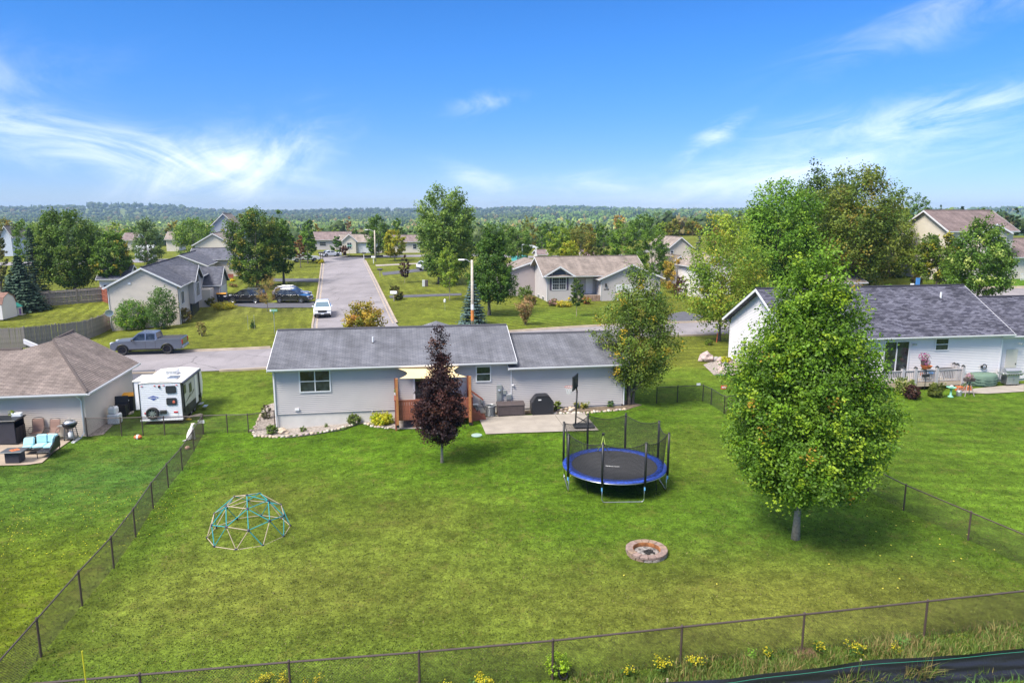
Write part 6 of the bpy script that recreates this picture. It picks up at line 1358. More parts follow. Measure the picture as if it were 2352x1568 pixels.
# ------------------------------------------------------------------ fire pit
fx, fy_ = AZ(1485.5, 1258, .20); fp = thing('fire_pit', 'round stone block fire pit with ash on the lawn', 'fire pit', (fx, fy_, gzf(fx, fy_)))
mat('pit_tan', (.26, .18, .13), .9, var=.22, scale=7, bump=.5); mat('pit_pink', (.255, .18, .155), .9, var=.2, scale=7, bump=.5); mat('pit_grey', (.33, .28, .25), .9, var=.2, scale=7, bump=.6); mat('rust_steel', (.30, .12, .04), .7, var=.5, scale=4); mat('ash', (.20, .18, .17), .95, var=.7, scale=9, bump=.9, bscale=20); mat('char', (.015, .013, .012), .9)
def ring_block(n, r0, r1, z0, z1, k, m, off=0, j=.0):
    a0 = 2 * PI * (k + off) / n + .012; a1 = 2 * PI * (k + 1 + off) / n - .012; pl = [(r * math.cos(a), r * math.sin(a)) for r, a in ((r0, a0), (r1 + j, a0), (r1 + j + .008, (a0 + a1) / 2), (r1 + j, a1), (r0, a1))]
    b = MB(); bm = bmesh.new(); vs = [bm.verts.new((*p, z0)) for p in pl] + [bm.verts.new((*p, z1)) for p in pl]; n_ = 5
    bm.faces.new(vs[:n_][::-1]); bm.faces.new(vs[n_:]); [bm.faces.new((vs[i], vs[(i + 1) % n_], vs[n_ + (i + 1) % n_], vs[n_ + i])) for i in range(n_)]
    bmesh.ops.bevel(bm, geom=list(bm.edges), offset=.008, segments=1, affect='EDGES'); b.bm(bm); return b.build('stone_block', m, fp)
rr = random.Random(9)
for k in range(15): ring_block(15, .50, .73, .0, .098, k, rr.choice(['pit_grey', 'pit_tan', 'pit_grey']), .5, rr.uniform(-.01, .01))
for k in range(15): ring_block(15, .50, .74, .102, .195, k, rr.choice(['pit_pink', 'pit_tan', 'pit_pink']), 0, rr.uniform(-.008, .008))
MB().lathe([(.495, .01), (.495, .185), (.485, .185), (.485, .01)], 40, close=True).build('steel_liner', 'rust_steel', fp)
ash = MB().lathe([(.48, .04), (.40, .055), (.25, .08), (.01, .07)], 24); ash.build('ash_bed', 'ash', fp)
for k in range(7):
    a = rr.uniform(0, 6.28); d = rr.uniform(0, .25); o = MB().tube([(-.16, 0, 0), (.02, .01, .015), (.15, 0, 0)], [.03, .034, .02], 7).build('charred_log', 'char', fp); o.location = (d * math.cos(a), d * math.sin(a), .10); o.rotation_euler = (rr.uniform(-.2, .2), rr.uniform(-.2, .2), rr.uniform(0, 3.1))

# ------------------------------------------------------------------ rear deck with sun sail
def deck(label, F, u0, u1, v0, v1, zf, zg, mrail, mfloor, mpost, rail_h=.95, bal=.115, skirt=True, rails='SWE', bw=.09, gap_u=None, posts=()):
    r = thing('deck', label, 'deck', F.o, F.a); u = u0
    while u < u1 - .02: MB().box(u, min(u + .138, u1), v0, v1, zf - .03, zf).build('deck_board', mfloor, r); u += .145
    MB().box(u0, u1, v0 - .03, v0 - .002, zf - .28, zf - .035).build('fascia_board', mfloor, r); MB().box(u0 - .03, u0 - .002, v0, v1, zf - .28, zf - .035).build('fascia_board', mfloor, r); MB().box(u1 + .002, u1 + .03, v0, v1, zf - .28, zf - .035).build('fascia_board', mfloor, r)
    lines = {'S': ((u0, v0), (u1, v0)), 'W': ((u0, v0), (u0, v1)), 'E': ((u1, v0), (u1, v1))}
    for k in rails:
        (a, b), (c, d) = lines[k]; L = math.hypot(c - a, d - b); ang = math.atan2(d - b, c - a); n = int(L / bal)
        t = MB().box(-.03, L + .03, -.05, .05, rail_h - .035, rail_h).build('top_rail', mrail, r); t.location = (a, b, zf); t.rotation_euler = (0, 0, ang)
        o = MB().box(0, L, -.018, .018, .06, .10).build('bottom_rail', mrail, r); o.location = (a, b, zf); o.rotation_euler = (0, 0, ang)
        o = MB().box(0, L, -.018, .018, rail_h - .13, rail_h - .04).build('upper_rail', mrail, r); o.location = (a, b, zf); o.rotation_euler = (0, 0, ang)
        bm_ = MB().box(-bw / 2, bw / 2, -.045 if skirt else -.018, -.02 if skirt else .018, -.24 if skirt else .10, rail_h - .04).mesh('baluster'); bm_.materials.append(MC[mrail])
        for i in range(n + 1):
            o = link('baluster', bm_, r, (a + (c - a) * (i + .5) / (n + 1), b + (d - b) * (i + .5) / (n + 1), zf)); o.rotation_euler = (0, 0, ang)
    for (pu, pv_, h, s, cap) in posts:
        MB().box(pu - s, pu + s, pv_ - s, pv_ + s, zg, zf + h).build('rail_post', mpost, r)
        if cap: MB().lathe([(s * 1.5, 0), (s * 1.5, .04), (.02, .11)], 4).build('post_cap', 'black_plastic', r).location = (pu, pv_, zf + h)
    return r

dk = deck('reddish brown wooden deck with tall railing on the back of the grey house', M, 6.95, 11.35, -2.25, -.03, .62, -.5, 'deck_red', 'deck_red', 'deck_red', .92, bal=.135, bw=.118, posts=((6.98, -2.22, .95, .05, False), (11.32, -2.22, .95, .05, False), (6.98, -.12, 1.7, .06, False), (11.3, -.12, 1.7, .06, False), (9.1, -2.2, .9, .05, False)))
for pu in (6.99, 11.42):
    u_, zt = M.onv(910.6 if pu < 8 else 1079, 869 if pu < 8 else 864, -2.4); zb = M.onv(912 if pu < 8 else 1080, 980 if pu < 8 else 973, -2.4)[1]
    MB().box(-.07, .07, -.07, .07, zb - .05, zt).build('sail_post', 'cedar', dk).location = (u_, -2.42, 0); MB().box(-.08, .08, -.08, .08, zb - .05, zb + .12).build('post_shoe', 'black_plastic', dk).location = (u_, -2.42, 0)
for k, (zz, vv) in enumerate(((.42, -.6), (.22, -.9), (.02, -1.2))): MB().bbox(11.42 + k * .27, 11.70 + k * .27, -1.5, -.35, zz - .05, zz, .01).build('stair_tread', 'deck_red', dk)
MB().prism([(11.40, -.3), (12.2, -.3), (12.2, 0), (11.95, .2), (11.68, .4), (11.40, .55)], -1.52, -1.48, 'y').build('stair_stringer', 'deck_red', dk)
MB().prism([(11.36, 1.44), (12.2, .80), (12.2, .92), (11.36, 1.58)], -.35, -.31, 'y').build('stair_panel', 'deck_red', dk)
# sail
c0 = M.onv(913, 845.5, -.45); c1 = M.onv(1054.5, 841.5, -.45); c2 = M.onv(1072, 865, -2.3); c3 = M.onv(917, 869, -2.3)
K = [Vector((c0[0], -.45, 2.98)), Vector((c1[0], -.45, 2.98)), Vector((c2[0], -2.3, c2[1])), Vector((c3[0], -2.3, c3[1]))]
b = MB(); n = 24
for i in range(n + 1):
    for j in range(n + 1):
        s, t = i / n, j / n; p = K[0] * (1 - s) * (1 - t) + K[1] * s * (1 - t) + K[2] * s * t + K[3] * (1 - s) * t
        bu = .50 * math.sin(PI * t) * (1 - 2 * s) * abs(1 - 2 * s) ** .3; bv = .12 * math.sin(PI * s) * (1 - 2 * t)
        b.v.append((p.x + bu, p.y + bv, p.z - .18 * math.sin(PI * s) * math.sin(PI * t)))
for i in range(n):
    for j in range(n): a = i * (n + 1) + j; b.f.append((a, a + 1, a + n + 2, a + n + 1))
ssail = b.build('shade_sail', mat('sail_cream', (.72, .56, .30), .75), None, True); ssail.location = M.o; ssail.rotation_euler = (0, 0, M.a); tag(ssail, 'cream shade sail stretched above the red deck', 'shade sail')
def at_frame(F, o, u, v, z, rz=0):
    p = F.W(u, v, z); o.location = p; o.rotation_euler = (0, 0, F.a + rz); return o
# pot with plant on the left rail corner
pr_ = thing('flower_pot', 'small white pot with green plant on the left deck rail', 'plant pot', M.W(6.98, -1.2, .62 + .95), 0)
MB().lathe([(.05, 0), (.08, .14), (.075, .15), (.06, .13)], 12).build('pot', 'white_trim', pr_)
gv = np.random.default_rng(1); c = gv.normal(size=(60, 3)) * [.06, .06, .09] + [0, 0, .27]; nn_v = gv.normal(size=(60, 3)); nn_v /= np.linalg.norm(nn_v, axis=1, keepdims=True)
v = leaf_quads(c, nn_v, np.full(60, .04), gv, .4); link('plant', np_mesh('plant', v, np.arange(len(v)).reshape(-1, 4), np.tile((.14, .26, .05), (len(v), 1)), False, (MC['leaves'],)), pr_)
# AC condenser
u_, v_ = M.uv(*G(1123.5, 949)); ac = thing('air_conditioner', 'round grey air conditioner beside the deck stairs', 'air conditioner', (0, 0, 0)); at_frame(M, ac, u_, -.75, 0)
MB().lathe([(.27, .03), (.27, .58), (.20, .58), (.19, .50), (.02, .50)], 24).build('coil_body', mat('ac_dark', (.10, .11, .12), .5, metal=.4), ac); MB().lathe([(.30, 0), (.32, .03), (.27, .05)], 24).build('base_pad', 'galvanised', ac)
for k in range(26): a = k * 2 * PI / 26; MB().tube([(.285 * math.cos(a), .285 * math.sin(a), .03), (.285 * math.cos(a), .285 * math.sin(a), .57)], .006, 4).build('guard_wire', 'galvanised', ac)
for z_ in np.linspace(.06, .56, 8): MB().tube([(.29 * math.cos(a * PI / 12), .29 * math.sin(a * PI / 12), z_) for a in range(25)], .006, 4, cap=False).build('guard_ring', 'galvanised', ac)
MB().tube([(.29 * math.cos(a * PI / 12), .29 * math.sin(a * PI / 12), .59) for a in range(25)], .022, 6, cap=False).build('top_ring', 'galvanised', ac)
# resin storage box
sb = thing('storage_box', 'dark brown resin deck box between air conditioner and grill', 'storage box', (0, 0, 0)); u0_, u1_ = M.onv(1143, 950, -1.1)[0], M.onv(1206, 950, -1.1)[0]; at_frame(M, sb, (u0_ + u1_) / 2, -.78, .02); w_ = (u1_ - u0_) / 2
mat('resin_brown', (.075, .058, .058), .6, var=.1, scale=3)
MB().bbox(-w_ + .02, w_ - .02, -.33, .33, 0, .60, .02).build('box_body', 'resin_brown', sb)
for s_ in (-1, 1): MB().box(s_ * (w_ - .06) - .03, s_ * (w_ - .06) + .03, -.355, -.33, .02, .60).build('corner_rib', 'resin_brown', sb)
for k in range(5): MB().bbox(-w_ + .11, w_ - .11, -.348, -.33, .04 + k * .108, .04 + k * .108 + .095, .006).build('panel_board', 'resin_brown', sb)
MB().prism([(-.37, .60), (.36, .60), (.36, .70), (.30, .74), (-.33, .67), (-.37, .64)], -w_, w_, 'x').build('lid', 'resin_brown', sb)
# grill under a black cover
gc = thing('covered_grill', 'barbecue under a fitted black cover against the garage wall', 'grill', (0, 0, 0)); ug0, ug1 = M.onv(1220, 945, -1.1)[0], M.onv(1272, 945, -1.1)[0]; at_frame(M, gc, (ug0 + ug1) / 2, -.85, .02); wg = (ug1 - ug0) / 2
bm = bmesh.new(); prof_ = [(-wg * .90, 0), (-wg * .97, .28), (-wg * .98, .74), (-wg * .60, 1.10), (-wg * .42, 1.14), (wg * .42, 1.14), (wg * .60, 1.10), (wg * .98, .74), (wg * .97, .28), (wg * .90, 0)]
rings = []
for yy, sc in ((-.34, .88), (-.36, .93), (-.30, 1), (.30, 1), (.34, .95)): rings.append([bm.verts.new((x_ * sc, yy - (.05 if z_ < .6 and yy < 0 else 0), z_ * (1 if sc > .9 else .985))) for x_, z_ in prof_])
for a_r, b_r in zip(rings[:-1], rings[1:]):
    for i in range(len(prof_) - 1): bm.faces.new((a_r[i], a_r[i + 1], b_r[i + 1], b_r[i]))
bm.faces.new(rings[0][::-1]); bm.faces.new(rings[-1]); bmesh.ops.subdivide_edges(bm, edges=bm.edges[:], cuts=3, use_grid_fill=True); bmesh.ops.triangulate(bm, faces=[f for f in bm.faces if len(f.verts) > 4])
for v in bm.verts: v.co += Vector((0, 1, 0)) * (.030 * mnoise.noise(Vector((v.co.x * 5, v.co.z * 1.2, v.co.y * 2))) + .012 * mnoise.noise(Vector((v.co.x * 14, v.co.z * 2, 5))))
MB().bm(bm).build('cover', mat('cover_black', (.016, .017, .022), .42, bump=.15, bscale=10), gc)
MB().box(-.09, .09, -.008, 0, -.035, .035).build('label_patch', 'sign_white', gc).location = (-wg * .28, -.375, .92)
for s_ in (-1, 1): MB().tube([(s_ * wg * .9, -.3, .02), (s_ * wg * .9, .3, .02)], .02, 5).build('cover_hem', 'cover_black', gc)
# hose reel
hr = thing('hose_reel', 'garden hose reel standing at the foot of the wall beside the stairs', 'hose reel', (0, 0, 0)); at_frame(M, hr, M.onv(1091, 945, -.8)[0], -.65, .05)
MB().tube([(.2 * math.cos(a * .6), -.12 + a * .004, .35 + .2 * math.sin(a * .6)) for a in range(60)], .018, 6).build('hose', 'black_rubber', hr)
for y_ in (-.15, .15): MB().tube([(-.2, y_, 0), (-.15, y_, .6), (.15, y_, .6), (.2, y_, 0)], .014, 5).build('reel_frame', 'galvanised', hr)
MB().bbox(-.2, .2, -.14, .14, .55, .68, .03).build('reel_top', 'galvanised', hr)
# utility cover
x, y = G(1095, 1000); uc = MB().lathe([(.30, 0), (.30, .04), (.26, .055), (.02, .06)], 24).build('well_cover', mat('mint_plastic', (.28, .38, .34), .6)); place(uc, x, y); tag(uc, 'pale green round utility lid in the grass near the patio corner', 'utility cover')
x, y = G(1048, 1010); wc = thing('bird_feeder', 'small dark tube feeder hanging under the purple maple', 'bird feeder', (x, y + .2, gzf(x, y) + .15)); MB().cyl(0, 0, 0, .35, .04, 8).build('tube', 'galvanised', wc); MB().lathe([(.07, .35), (.02, .42)], 8).build('lid', 'black_plastic', wc); MB().tube([(0, 0, .42), (.02, 0, 1.0)], .005, 4).build('hanger', 'steel', wc)
# small stones: bed edging
def stones(label, pp, n, r, m, seed, group, jit=.05, zr=.6):
    rr = random.Random(seed); W_ = [G(*p) for p in pp]; L = [0]
    for a, c in zip(W_[:-1], W_[1:]): L.append(L[-1] + math.dist(a, c))
    protos = []
    for q in range(5): me = MB().blob((0, 0, 0), (1, .78, zr), seed * 7 + q, 1, .25).mesh('stone', True); me.materials.append(MC[m[q % len(m)]]); protos.append(me)
    for i in range(n):
        s = L[-1] * (i + .5) / n; x = np.interp(s, L, [p[0] for p in W_]) + rr.gauss(0, jit); y = np.interp(s, L, [p[1] for p in W_]) + rr.gauss(0, jit)
        o = link('edging_stone', protos[rr.randrange(5)]); k = r * rr.uniform(.7, 1.35); o.scale = (k, k, k); o.location = (x, y, gzf(x, y) + k * .3); o.rotation_euler = (rr.uniform(-.3, .3), rr.uniform(-.3, .3), rr.uniform(0, 6)); tag(o, label, 'stone', group)
mat('stone_tan', (.50, .40, .30), .9, var=.2, scale=5, bump=.3); mat('stone_pale', (.52, .47, .40), .9, var=.18, scale=5, bump=.3); mat('stone_grey', (.32, .30, .30), .9, var=.2, scale=5, bump=.4); mat('stone_pink', (.42, .33, .31), .9, var=.2, scale=5, bump=.4)
SM = ['stone_tan', 'stone_pale', 'stone_tan', 'stone_pale', 'stone_pink']
stones('pale rounded stone in the row behind the patio and covered grill', [(1114, 958), (1160, 953), (1205, 953)], 13, .11, SM, 1, 'edging stones behind the patio')
stones('tan edging stone along the bed between patio and pear tree', [(1262, 951), (1345, 949), (1400, 944), (1440, 941)], 26, .12, SM, 2, 'edging stones by the garage bed')
stones('loose stone in the bed right of the covered grill', [(1285, 946), (1320, 938)], 9, .15, SM, 3, 'loose stones right of the grill', .2)
stones('stone edging the gravel bed along the grey house wall', [(582, 1003), (636, 1005), (700, 1000), (760, 990), (815, 975)], 26, .12, SM, 4, 'edging stones of the long gravel bed')
stones('stone on the little bank left of the yellow green bush', [(815, 975), (838, 962), (845, 953)], 12, .16, SM, 5, 'bank stones by the bright bush', .12)
stones('pale stone edging the bed before the left deck corner', [(838, 973), (860, 981), (895, 985)], 11, .12, SM, 6, 'edging stones at the deck corner')
stones('stone around the corner bed at the left end of the grey house', [(582, 1000), (584, 985), (600, 955), (618, 930)], 18, .12, SM, 7, 'edging stones of the left corner bed')
stones('rough rock heaped on the bank beside the white house', [(1618, 828), (1650, 826), (1672, 838), (1660, 858), (1680, 852)], 22, .35, ['stone_pink', 'stone_grey'], 8, 'rocks beside the white house', .45)
x, y = G(650, 995); bo = MB().blob((0, 0, .12), (.34, .26, .22), 3, 2, .3).build('boulder', 'stone_tan'); place(bo, x, y); tag(bo, 'large tan boulder at the left front corner of the grey house', 'boulder')
x, y = G(1622, 830); bo = MB().blob((0, 0, .3), (.6, .45, .45), 6, 2, .3).build('boulder', 'stone_pink'); place(bo, x, y); tag(bo, 'pinkish boulder left of the rock bank at the white house', 'boulder')
ed_ = [G(*p) for p in ((655, 1006), (720, 999), (790, 987), (820, 976))]; eb = MB().tube([(p[0], p[1], gzf(*p) + .03) for p in resample(ed_, .4)], .035, 5).build('bed_edging', 'black_plastic'); tag(eb, 'black plastic edging strip along the gravel bed', 'edging')
fl_ = MB().tube([(0, 0, .12), (1.2, .25, .03)], .06, 6).build('drain_pipe', mat('drain_green', (.10, .16, .14), .6)); x, y = G(1645, 864); place(fl_, x, y); tag(fl_, 'dark green drain pipe lying by the rocks at the white house', 'pipe')
st1 = [G(*p) for p in ((905, 985), (1010, 983))]; so_ = MB().tube([(p[0], p[1], gzf(*p) + .02) for p in st1], .06, 4).build('landscape_timber', 'weathered_wood'); tag(so_, 'low timber edging the grass in front of the red deck', 'edging')

# ------------------------------------------------------------------ basketball hoop
bx_, by_ = G(1340, 983); bb = thing('basketball_hoop', 'portable basketball hoop on the corner of the patio', 'basketball hoop', (bx_, by_, gzf(bx_, by_) + .06), math.radians(4))
MB().bbox(-.58, .62, -.32, .36, 0, .17, .09).build('base', mat('base_black', (.028, .03, .035), .5), bb)
px0 = -.44; MB().tube([(px0, .1, .14), (px0 + .06, .1, 2.1)], .045, 10).build('pole', 'black_plastic', bb, True); MB().tube([(px0 + .06, .1, 2.0), (px0 + .02, .1, 2.35), (px0 - .04, .1, 2.6)], .04, 8).build('pole_neck', 'black_plastic', bb, True)
MB().tube([(px0 + .02, .1, .62), (.42, -.2, .15)], .018, 6).build('brace', 'black_plastic', bb); MB().tube([(px0 + .02, .1, .62), (.42, .28, .15)], .018, 6).build('brace', 'black_plastic', bb)
bd = MB(); b_ = MB(); bw2, bh2 = .56, .40
for z0_, z1_, y0_, y1_ in ((-bh2, bh2, -bw2, -bw2 + .06), (-bh2, bh2, bw2 - .06, bw2), (-bh2, -bh2 + .06, -bw2, bw2), (bh2 - .06, bh2, -bw2, bw2)): bd.box(-.03, .03, y0_, y1_, z0_, z1_)
bdo = bd.build('backboard', 'black_plastic', bb); bdo.location = (px0 - .06, .06, 2.62); bdo.rotation_euler = (0, 0, -.40)
MB().box(-.012, .012, -bw2 + .05, bw2 - .05, -bh2 + .05, bh2 - .05).build('board_panel', 'mat_black', bdo); MB().box(.012, .03, -.22, .22, -.25, .22).build('board_bracket', 'black_plastic', bdo)
rim = MB().tube([(.23 * math.cos(a * PI / 12), .23 * math.sin(a * PI / 12), 0) for a in range(25)], .010, 6, cap=False).build('rim', mat('rim_orange', (.60, .10, .05), .5), bb); rim.location = (px0 - .06 - .36, .0, 2.36)
nt_ = MB()
for k in range(12):
    a = k * 2 * PI / 12
    for dq in (1, -1):
        nt_.tube([(.225 * math.cos(a), .225 * math.sin(a), 0), (.18 * math.cos(a + dq * .26), .18 * math.sin(a + dq * .26), -.14), (.13 * math.cos(a + dq * .52), .13 * math.sin(a + dq * .52), -.28), (.12 * math.cos(a + dq * .8), .12 * math.sin(a + dq * .8), -.40)], .007, 3, cap=False)
nt_.build('net', 'sign_white', rim)
# ------------------------------------------------------------------ travel trailer
q0, q1 = G(326, 974), G(418, 972); tz = gzf(*q0); Tr = Frame(q0[0], q0[1], tz, math.radians(8.85)); TW = 2.45

tt_ = thing('travel_trailer', 'white ribbed travel trailer with bunk windows parked on the grass', 'travel trailer', Tr.o, Tr.a)
TL = 4.5; mat('trailer_white', (.74, .75, .79), .35, var=.02); mat('trailer_grey', (.30, .31, .32), .4); mat('trailer_dark', (.03, .03, .03), .4); mat('roof_membrane', (.72, .70, .65), .6, var=.04, scale=2); mat('red_lens', (.50, .01, .02), .25); mat('logo_blue', (.03, .07, .33), .4)
def ribbed(root, a, b_, z0, z1, m, name, step=.085, proud=.014):
    a = Vector((a[0], a[1], 0)); d = Vector((b_[0] - a.x, b_[1] - a.y, 0)); L = d.length; d.normalize(); n = Vector((d.y, -d.x, 0)); b = MB(); z = z0
    while z < z1 - .01:
        z2 = min(z + step, z1); pr = [(z, .001), (z + step * .2, .001), (z + step * .3, proud), (min(z2, z + step * .95), proud), (z2, .001)]
        for (za, oa), (zb, ob) in zip(pr[:-1], pr[1:]): b.add([a + n * oa + Vector((0, 0, za)), a + d * L + n * oa + Vector((0, 0, za)), a + d * L + n * ob + Vector((0, 0, zb)), a + n * ob + Vector((0, 0, zb))], [(0, 1, 2, 3)])
        z = z2
    return b.build(name, m, root)
ZB, ZT = .34, 2.52
bp_ = [(0, ZB), (TL - .4, ZB), (TL, ZB + .5), (TL + .2, ZB + 1.1), (TL, ZT - .12), (TL - .3, ZT), (0, ZT)]
MB().prism([(v_, z_) for v_, z_ in bp_], .01, TW - .01, 'x').build('body', 'trailer_white', tt_)
ribbed(tt_, (0, 0), (TW, 0), ZB + .02, ZT - .03, 'trailer_white', 'rear_wall', .115)
ribbed(tt_, (TW, 0), (TW, TL - .35), ZB + .55, ZT - .06, mat('trailer_side', (.50, .52, .50), .4), 'side_wall', .115); ribbed(tt_, (TW + .002, 0), (TW + .002, TL - .35), ZB, ZB + .53, 'trailer_dark', 'lower_side_panel', .115)
MB().prism([(0, ZT), (TW * .25, ZT + .06), (TW / 2, ZT + .085), (TW * .75, ZT + .06), (TW, ZT)], -.03, TL - .25, 'y').build('roof', 'roof_membrane', tt_)
MB().tube([(0, -.02, ZT - .01), (TW * .25, -.02, ZT + .055), (TW / 2, -.02, ZT + .08), (TW * .75, -.02, ZT + .055), (TW, -.02, ZT - .01)], .02, 4).build('roof_trim', 'trailer_dark', tt_)
for x_ in (0, TW): MB().box(x_ - (.02 if x_ == 0 else .05), x_ + .03, -.03, .05, ZB - .05, ZT).build('corner_trim', 'trailer_dark', tt_)
MB().tube([(TW + .08, .05, ZT - .08), (TW + .08, TL - .5, ZT - .08)], .055, 8).build('awning_tube', 'trailer_dark', tt_)
for v_ in (.12, TL - .9): MB().box(TW + .03, TW + .09, v_, v_ + .08, ZB + .3, ZT - .1).build('awning_arm', 'trailer_dark', tt_)
def tq(px_, py_, v=0): return Tr.onv(px_, py_, v)
for (pa_, pb_) in (((380, 886), (405, 902)), ((382, 913.5), (407, 929))):
    a_, b_ = tq(*pa_), tq(*pb_); cx_, cz_, w2, h2 = (a_[0] + b_[0]) / 2, (a_[1] + b_[1]) / 2, (b_[0] - a_[0]) / 2, (a_[1] - b_[1]) / 2
    def rrect(w, h, r): return [(sx * (w - r) + r * math.cos(t), sz * (h - r) + r * math.sin(t)) for sx, sz, t0 in ((1, 1, 0), (-1, 1, PI / 2), (-1, -1, PI), (1, -1, 3 * PI / 2)) for t in (t0, t0 + PI / 6, t0 + PI / 3, t0 + PI / 2)]
    wf = MB().prism(rrect(w2, h2, .08), -.045, 0, 'y').build('window', 'trailer_dark', tt_); wf.location = (cx_, -.012, cz_); MB().prism(rrect(w2 - .035, h2 - .035, .06), -.052, -.044, 'y').build('pane', 'shade_glass', wf)
    if pa_[1] > 900: o = MB().blob((.13, -.056, -.03), (.10, .006, .09), 2, 1, .2).build('sticker', mat('sticker_orange', (.65, .15, .08), .5), wf)
for px_, py_ in ((325.5, 887), (355, 885.8), (365.5, 885.2), (376, 884.8), (405.5, 883.8)): u_, z_ = tq(px_, py_); MB().bbox(u_ - .05, u_ + .05, -.05, -.012, z_ - .025, z_ + .025, .01).build('marker_light', 'red_lens', tt_)
u_, z_ = tq(365.5, 888.5); MB().lathe([(.07, 0), (.06, -.05), (.01, -.06)], 10, axis='y').build('camera_mount', 'trailer_dark', tt_).location = (u_, -.012, z_)
for px_, py_ in ((337, 949), (404.5, 945.5)): u_, z_ = tq(px_, py_); MB().bbox(u_ - .12, u_ + .12, -.05, -.012, z_ - .045, z_ + .045, .01).build('tail_light', 'red_lens', tt_)
u_, z_ = tq(404, 952.5); MB().box(u_ - .15, u_ + .15, -.03, -.014, z_ - .09, z_ + .07).build('licence_plate', 'sign_white', tt_)
# blue winged emblem with white letters
u0_, z0_ = tq(339, 914); u1_, z1_ = tq(366, 914); cx_ = (u0_ + u1_) / 2; hw = (u1_ - u0_) / 2
lg2 = MB().prism([(-hw, .02), (-hw * .35, .10), (0, .13), (hw * .35, .10), (hw, .02), (hw * .55, -.03), (hw * .3, -.10), (0, -.16), (-hw * .3, -.10), (-hw * .55, -.03)], -.004, 0, 'y').build('emblem', 'logo_blue', tt_); lg2.location = (cx_, -.018, z0_)
MB().box(-hw * .62, hw * .62, -.008, -.004, -.035, .035).build('emblem_band', 'sign_white', lg2)
for k in range(6): MB().box(-hw * .55 + k * hw * .19, -hw * .55 + k * hw * .19 + hw * .09, -.011, -.008, -.026, .026).build('lettering', 'logo_blue', lg2)
def wheel_parts(root, name, cx, cy, cz, r, w, rimm='steel', ax='y', spokes=5, tyre='black_rubber', side=-1):
    t = MB().lathe([(r * .66, -w / 2), (r * .93, -w / 2), (r, -w * .36), (r, w * .36), (r * .93, w / 2), (r * .66, w / 2)], 26, axis=ax, close=True).build(name, tyre, root, True); t.location = (cx, cy, cz)
    rb = MB().lathe([(r * .68, -w * .42), (r * .66, -w * .30), (r * .60, w * .2), (r * .60, w * .35), (r * .68, w * .42)], 24, axis=ax, close=True)
    rb.lathe([(r * .14, side * w * .40), (r * .16, side * w * .28), (.005, side * w * .42)], 12, axis=ax)
    for k in range(spokes):
        a = 2 * PI * k / spokes; c, s = math.cos(a), math.sin(a); c2, s2 = -s, c; y0, y1 = side * w * .36, side * w * .26; q = r * .085
        P = []
        for yy in (y0, y1):
            for rr_, q_ in ((r * .08, q * 1.1), (r * .64, q)):
                for sg in (-1, 1): h_, v_ = rr_ * c + sg * q_ * c2, rr_ * s + sg * q_ * s2; P.append((h_, yy, v_) if ax == 'y' else (yy, h_, v_))
        rb.add(P, [(0, 1, 3, 2), (4, 6, 7, 5), (0, 2, 6, 4), (1, 5, 7, 3), (0, 4, 5, 1), (2, 3, 7, 6)])
    rb.build('rim', rimm, t); MB().lathe([(r * .62, side * w * .05), (r * .62, side * w * .07)], 20, axis=ax).build('brake_disc', 'hub_dark', t); return t
us, zs_ = tq(352.5, 947.5); spw = wheel_parts(tt_, 'spare_wheel', us, -.17, zs_, .37, .24, 'galvanised', 'y', 8); MB().bbox(us + .42, us + .78, -.14, -.02, zs_ - .08, zs_ + .16, .02).build('bracket_box', 'trailer_dark', tt_)
MB().bbox(.0, TW, -.20, -.05, ZB - .12, ZB - .02, .01).build('bumper', 'trailer_white', tt_); MB().box(.0, TW, -.04, TL - .5, ZB - .10, ZB).build('chassis', 'trailer_dark', tt_)
for v_ in (1.75, 2.5):
    for x_, s_ in ((TW - .12, 1), (.12, -1)): wheel_parts(tt_, 'wheel', x_, v_, .31, .31, .20, 'galvanised', 'x', 6, side=s_)
MB().bbox(.95, 1.65, 2.0, 2.7, ZT + .06, ZT + .36, .05).build('roof_air_conditioner', 'trailer_white', tt_)
for k in range(3): MB().box(0, .18, -.012, 0, 0, .20).build('air_vent', 'galvanised', tt_).location = (1.0 + k * .22, 1.995, ZT + .13)
sp2 = MB().bbox(1.35, 2.0, .75, 1.6, ZT + .07, ZT + .11, .01).build('solar_panel', 'galvanised', tt_); MB().box(1.4, 1.95, .8, 1.55, ZT + .111, ZT + .118).build('solar_cells', 'blue_glass', sp2)
MB().bbox(.45, .85, .45, .9, ZT + .04, ZT + .11, .03).build('roof_hatch', 'trailer_white', tt_); MB().bbox(.9, 1.3, 3.3, 3.7, ZT + .07, ZT + .15, .03).build('roof_hatch', 'trailer_white', tt_)
sl_o = MB().bbox(-.55, .02, .75, 2.5, .72, ZT - .03, .02).build('slide_out', 'trailer_white', tt_); MB().bbox(-.6, .0, .7, 2.55, ZT - .03, ZT + .02, .01).build('slide_roof', 'roof_membrane', tt_); MB().box(-.565, -.52, .73, .77, .72, ZT - .03).build('slide_trim', 'trailer_dark', tt_)
for (v0_, v1_, z0_, z1_, nm_, mm) in ((.4, .8, 1.7, 2.25, 'window', 'shade_glass'), (1.5, 2.0, 1.5, 2.1, 'window', 'shade_glass'), (2.75, 3.3, .5, 2.35, 'door', 'trailer_white'), (.9, 1.3, .5, .9, 'storage_hatch', 'trailer_dark')):
    MB().box(TW + .015, TW + .035, v0_, v1_, z0_, z1_).build(nm_, mm, tt_)
for v_, z_, w_, h_ in ((.4, 1.05, 1.5, .16), (1.6, 1.2, 1.0, .14)): MB().prism([(v_, z_), (v_ + w_ * .8, z_ + h_ * 1.5), (v_ + w_, z_ + h_ * 2.4), (v_ + w_ * .7, z_ + h_ * 2.0)], TW + .016, TW + .022, 'x').build('side_stripe', 'trailer_dark', tt_)
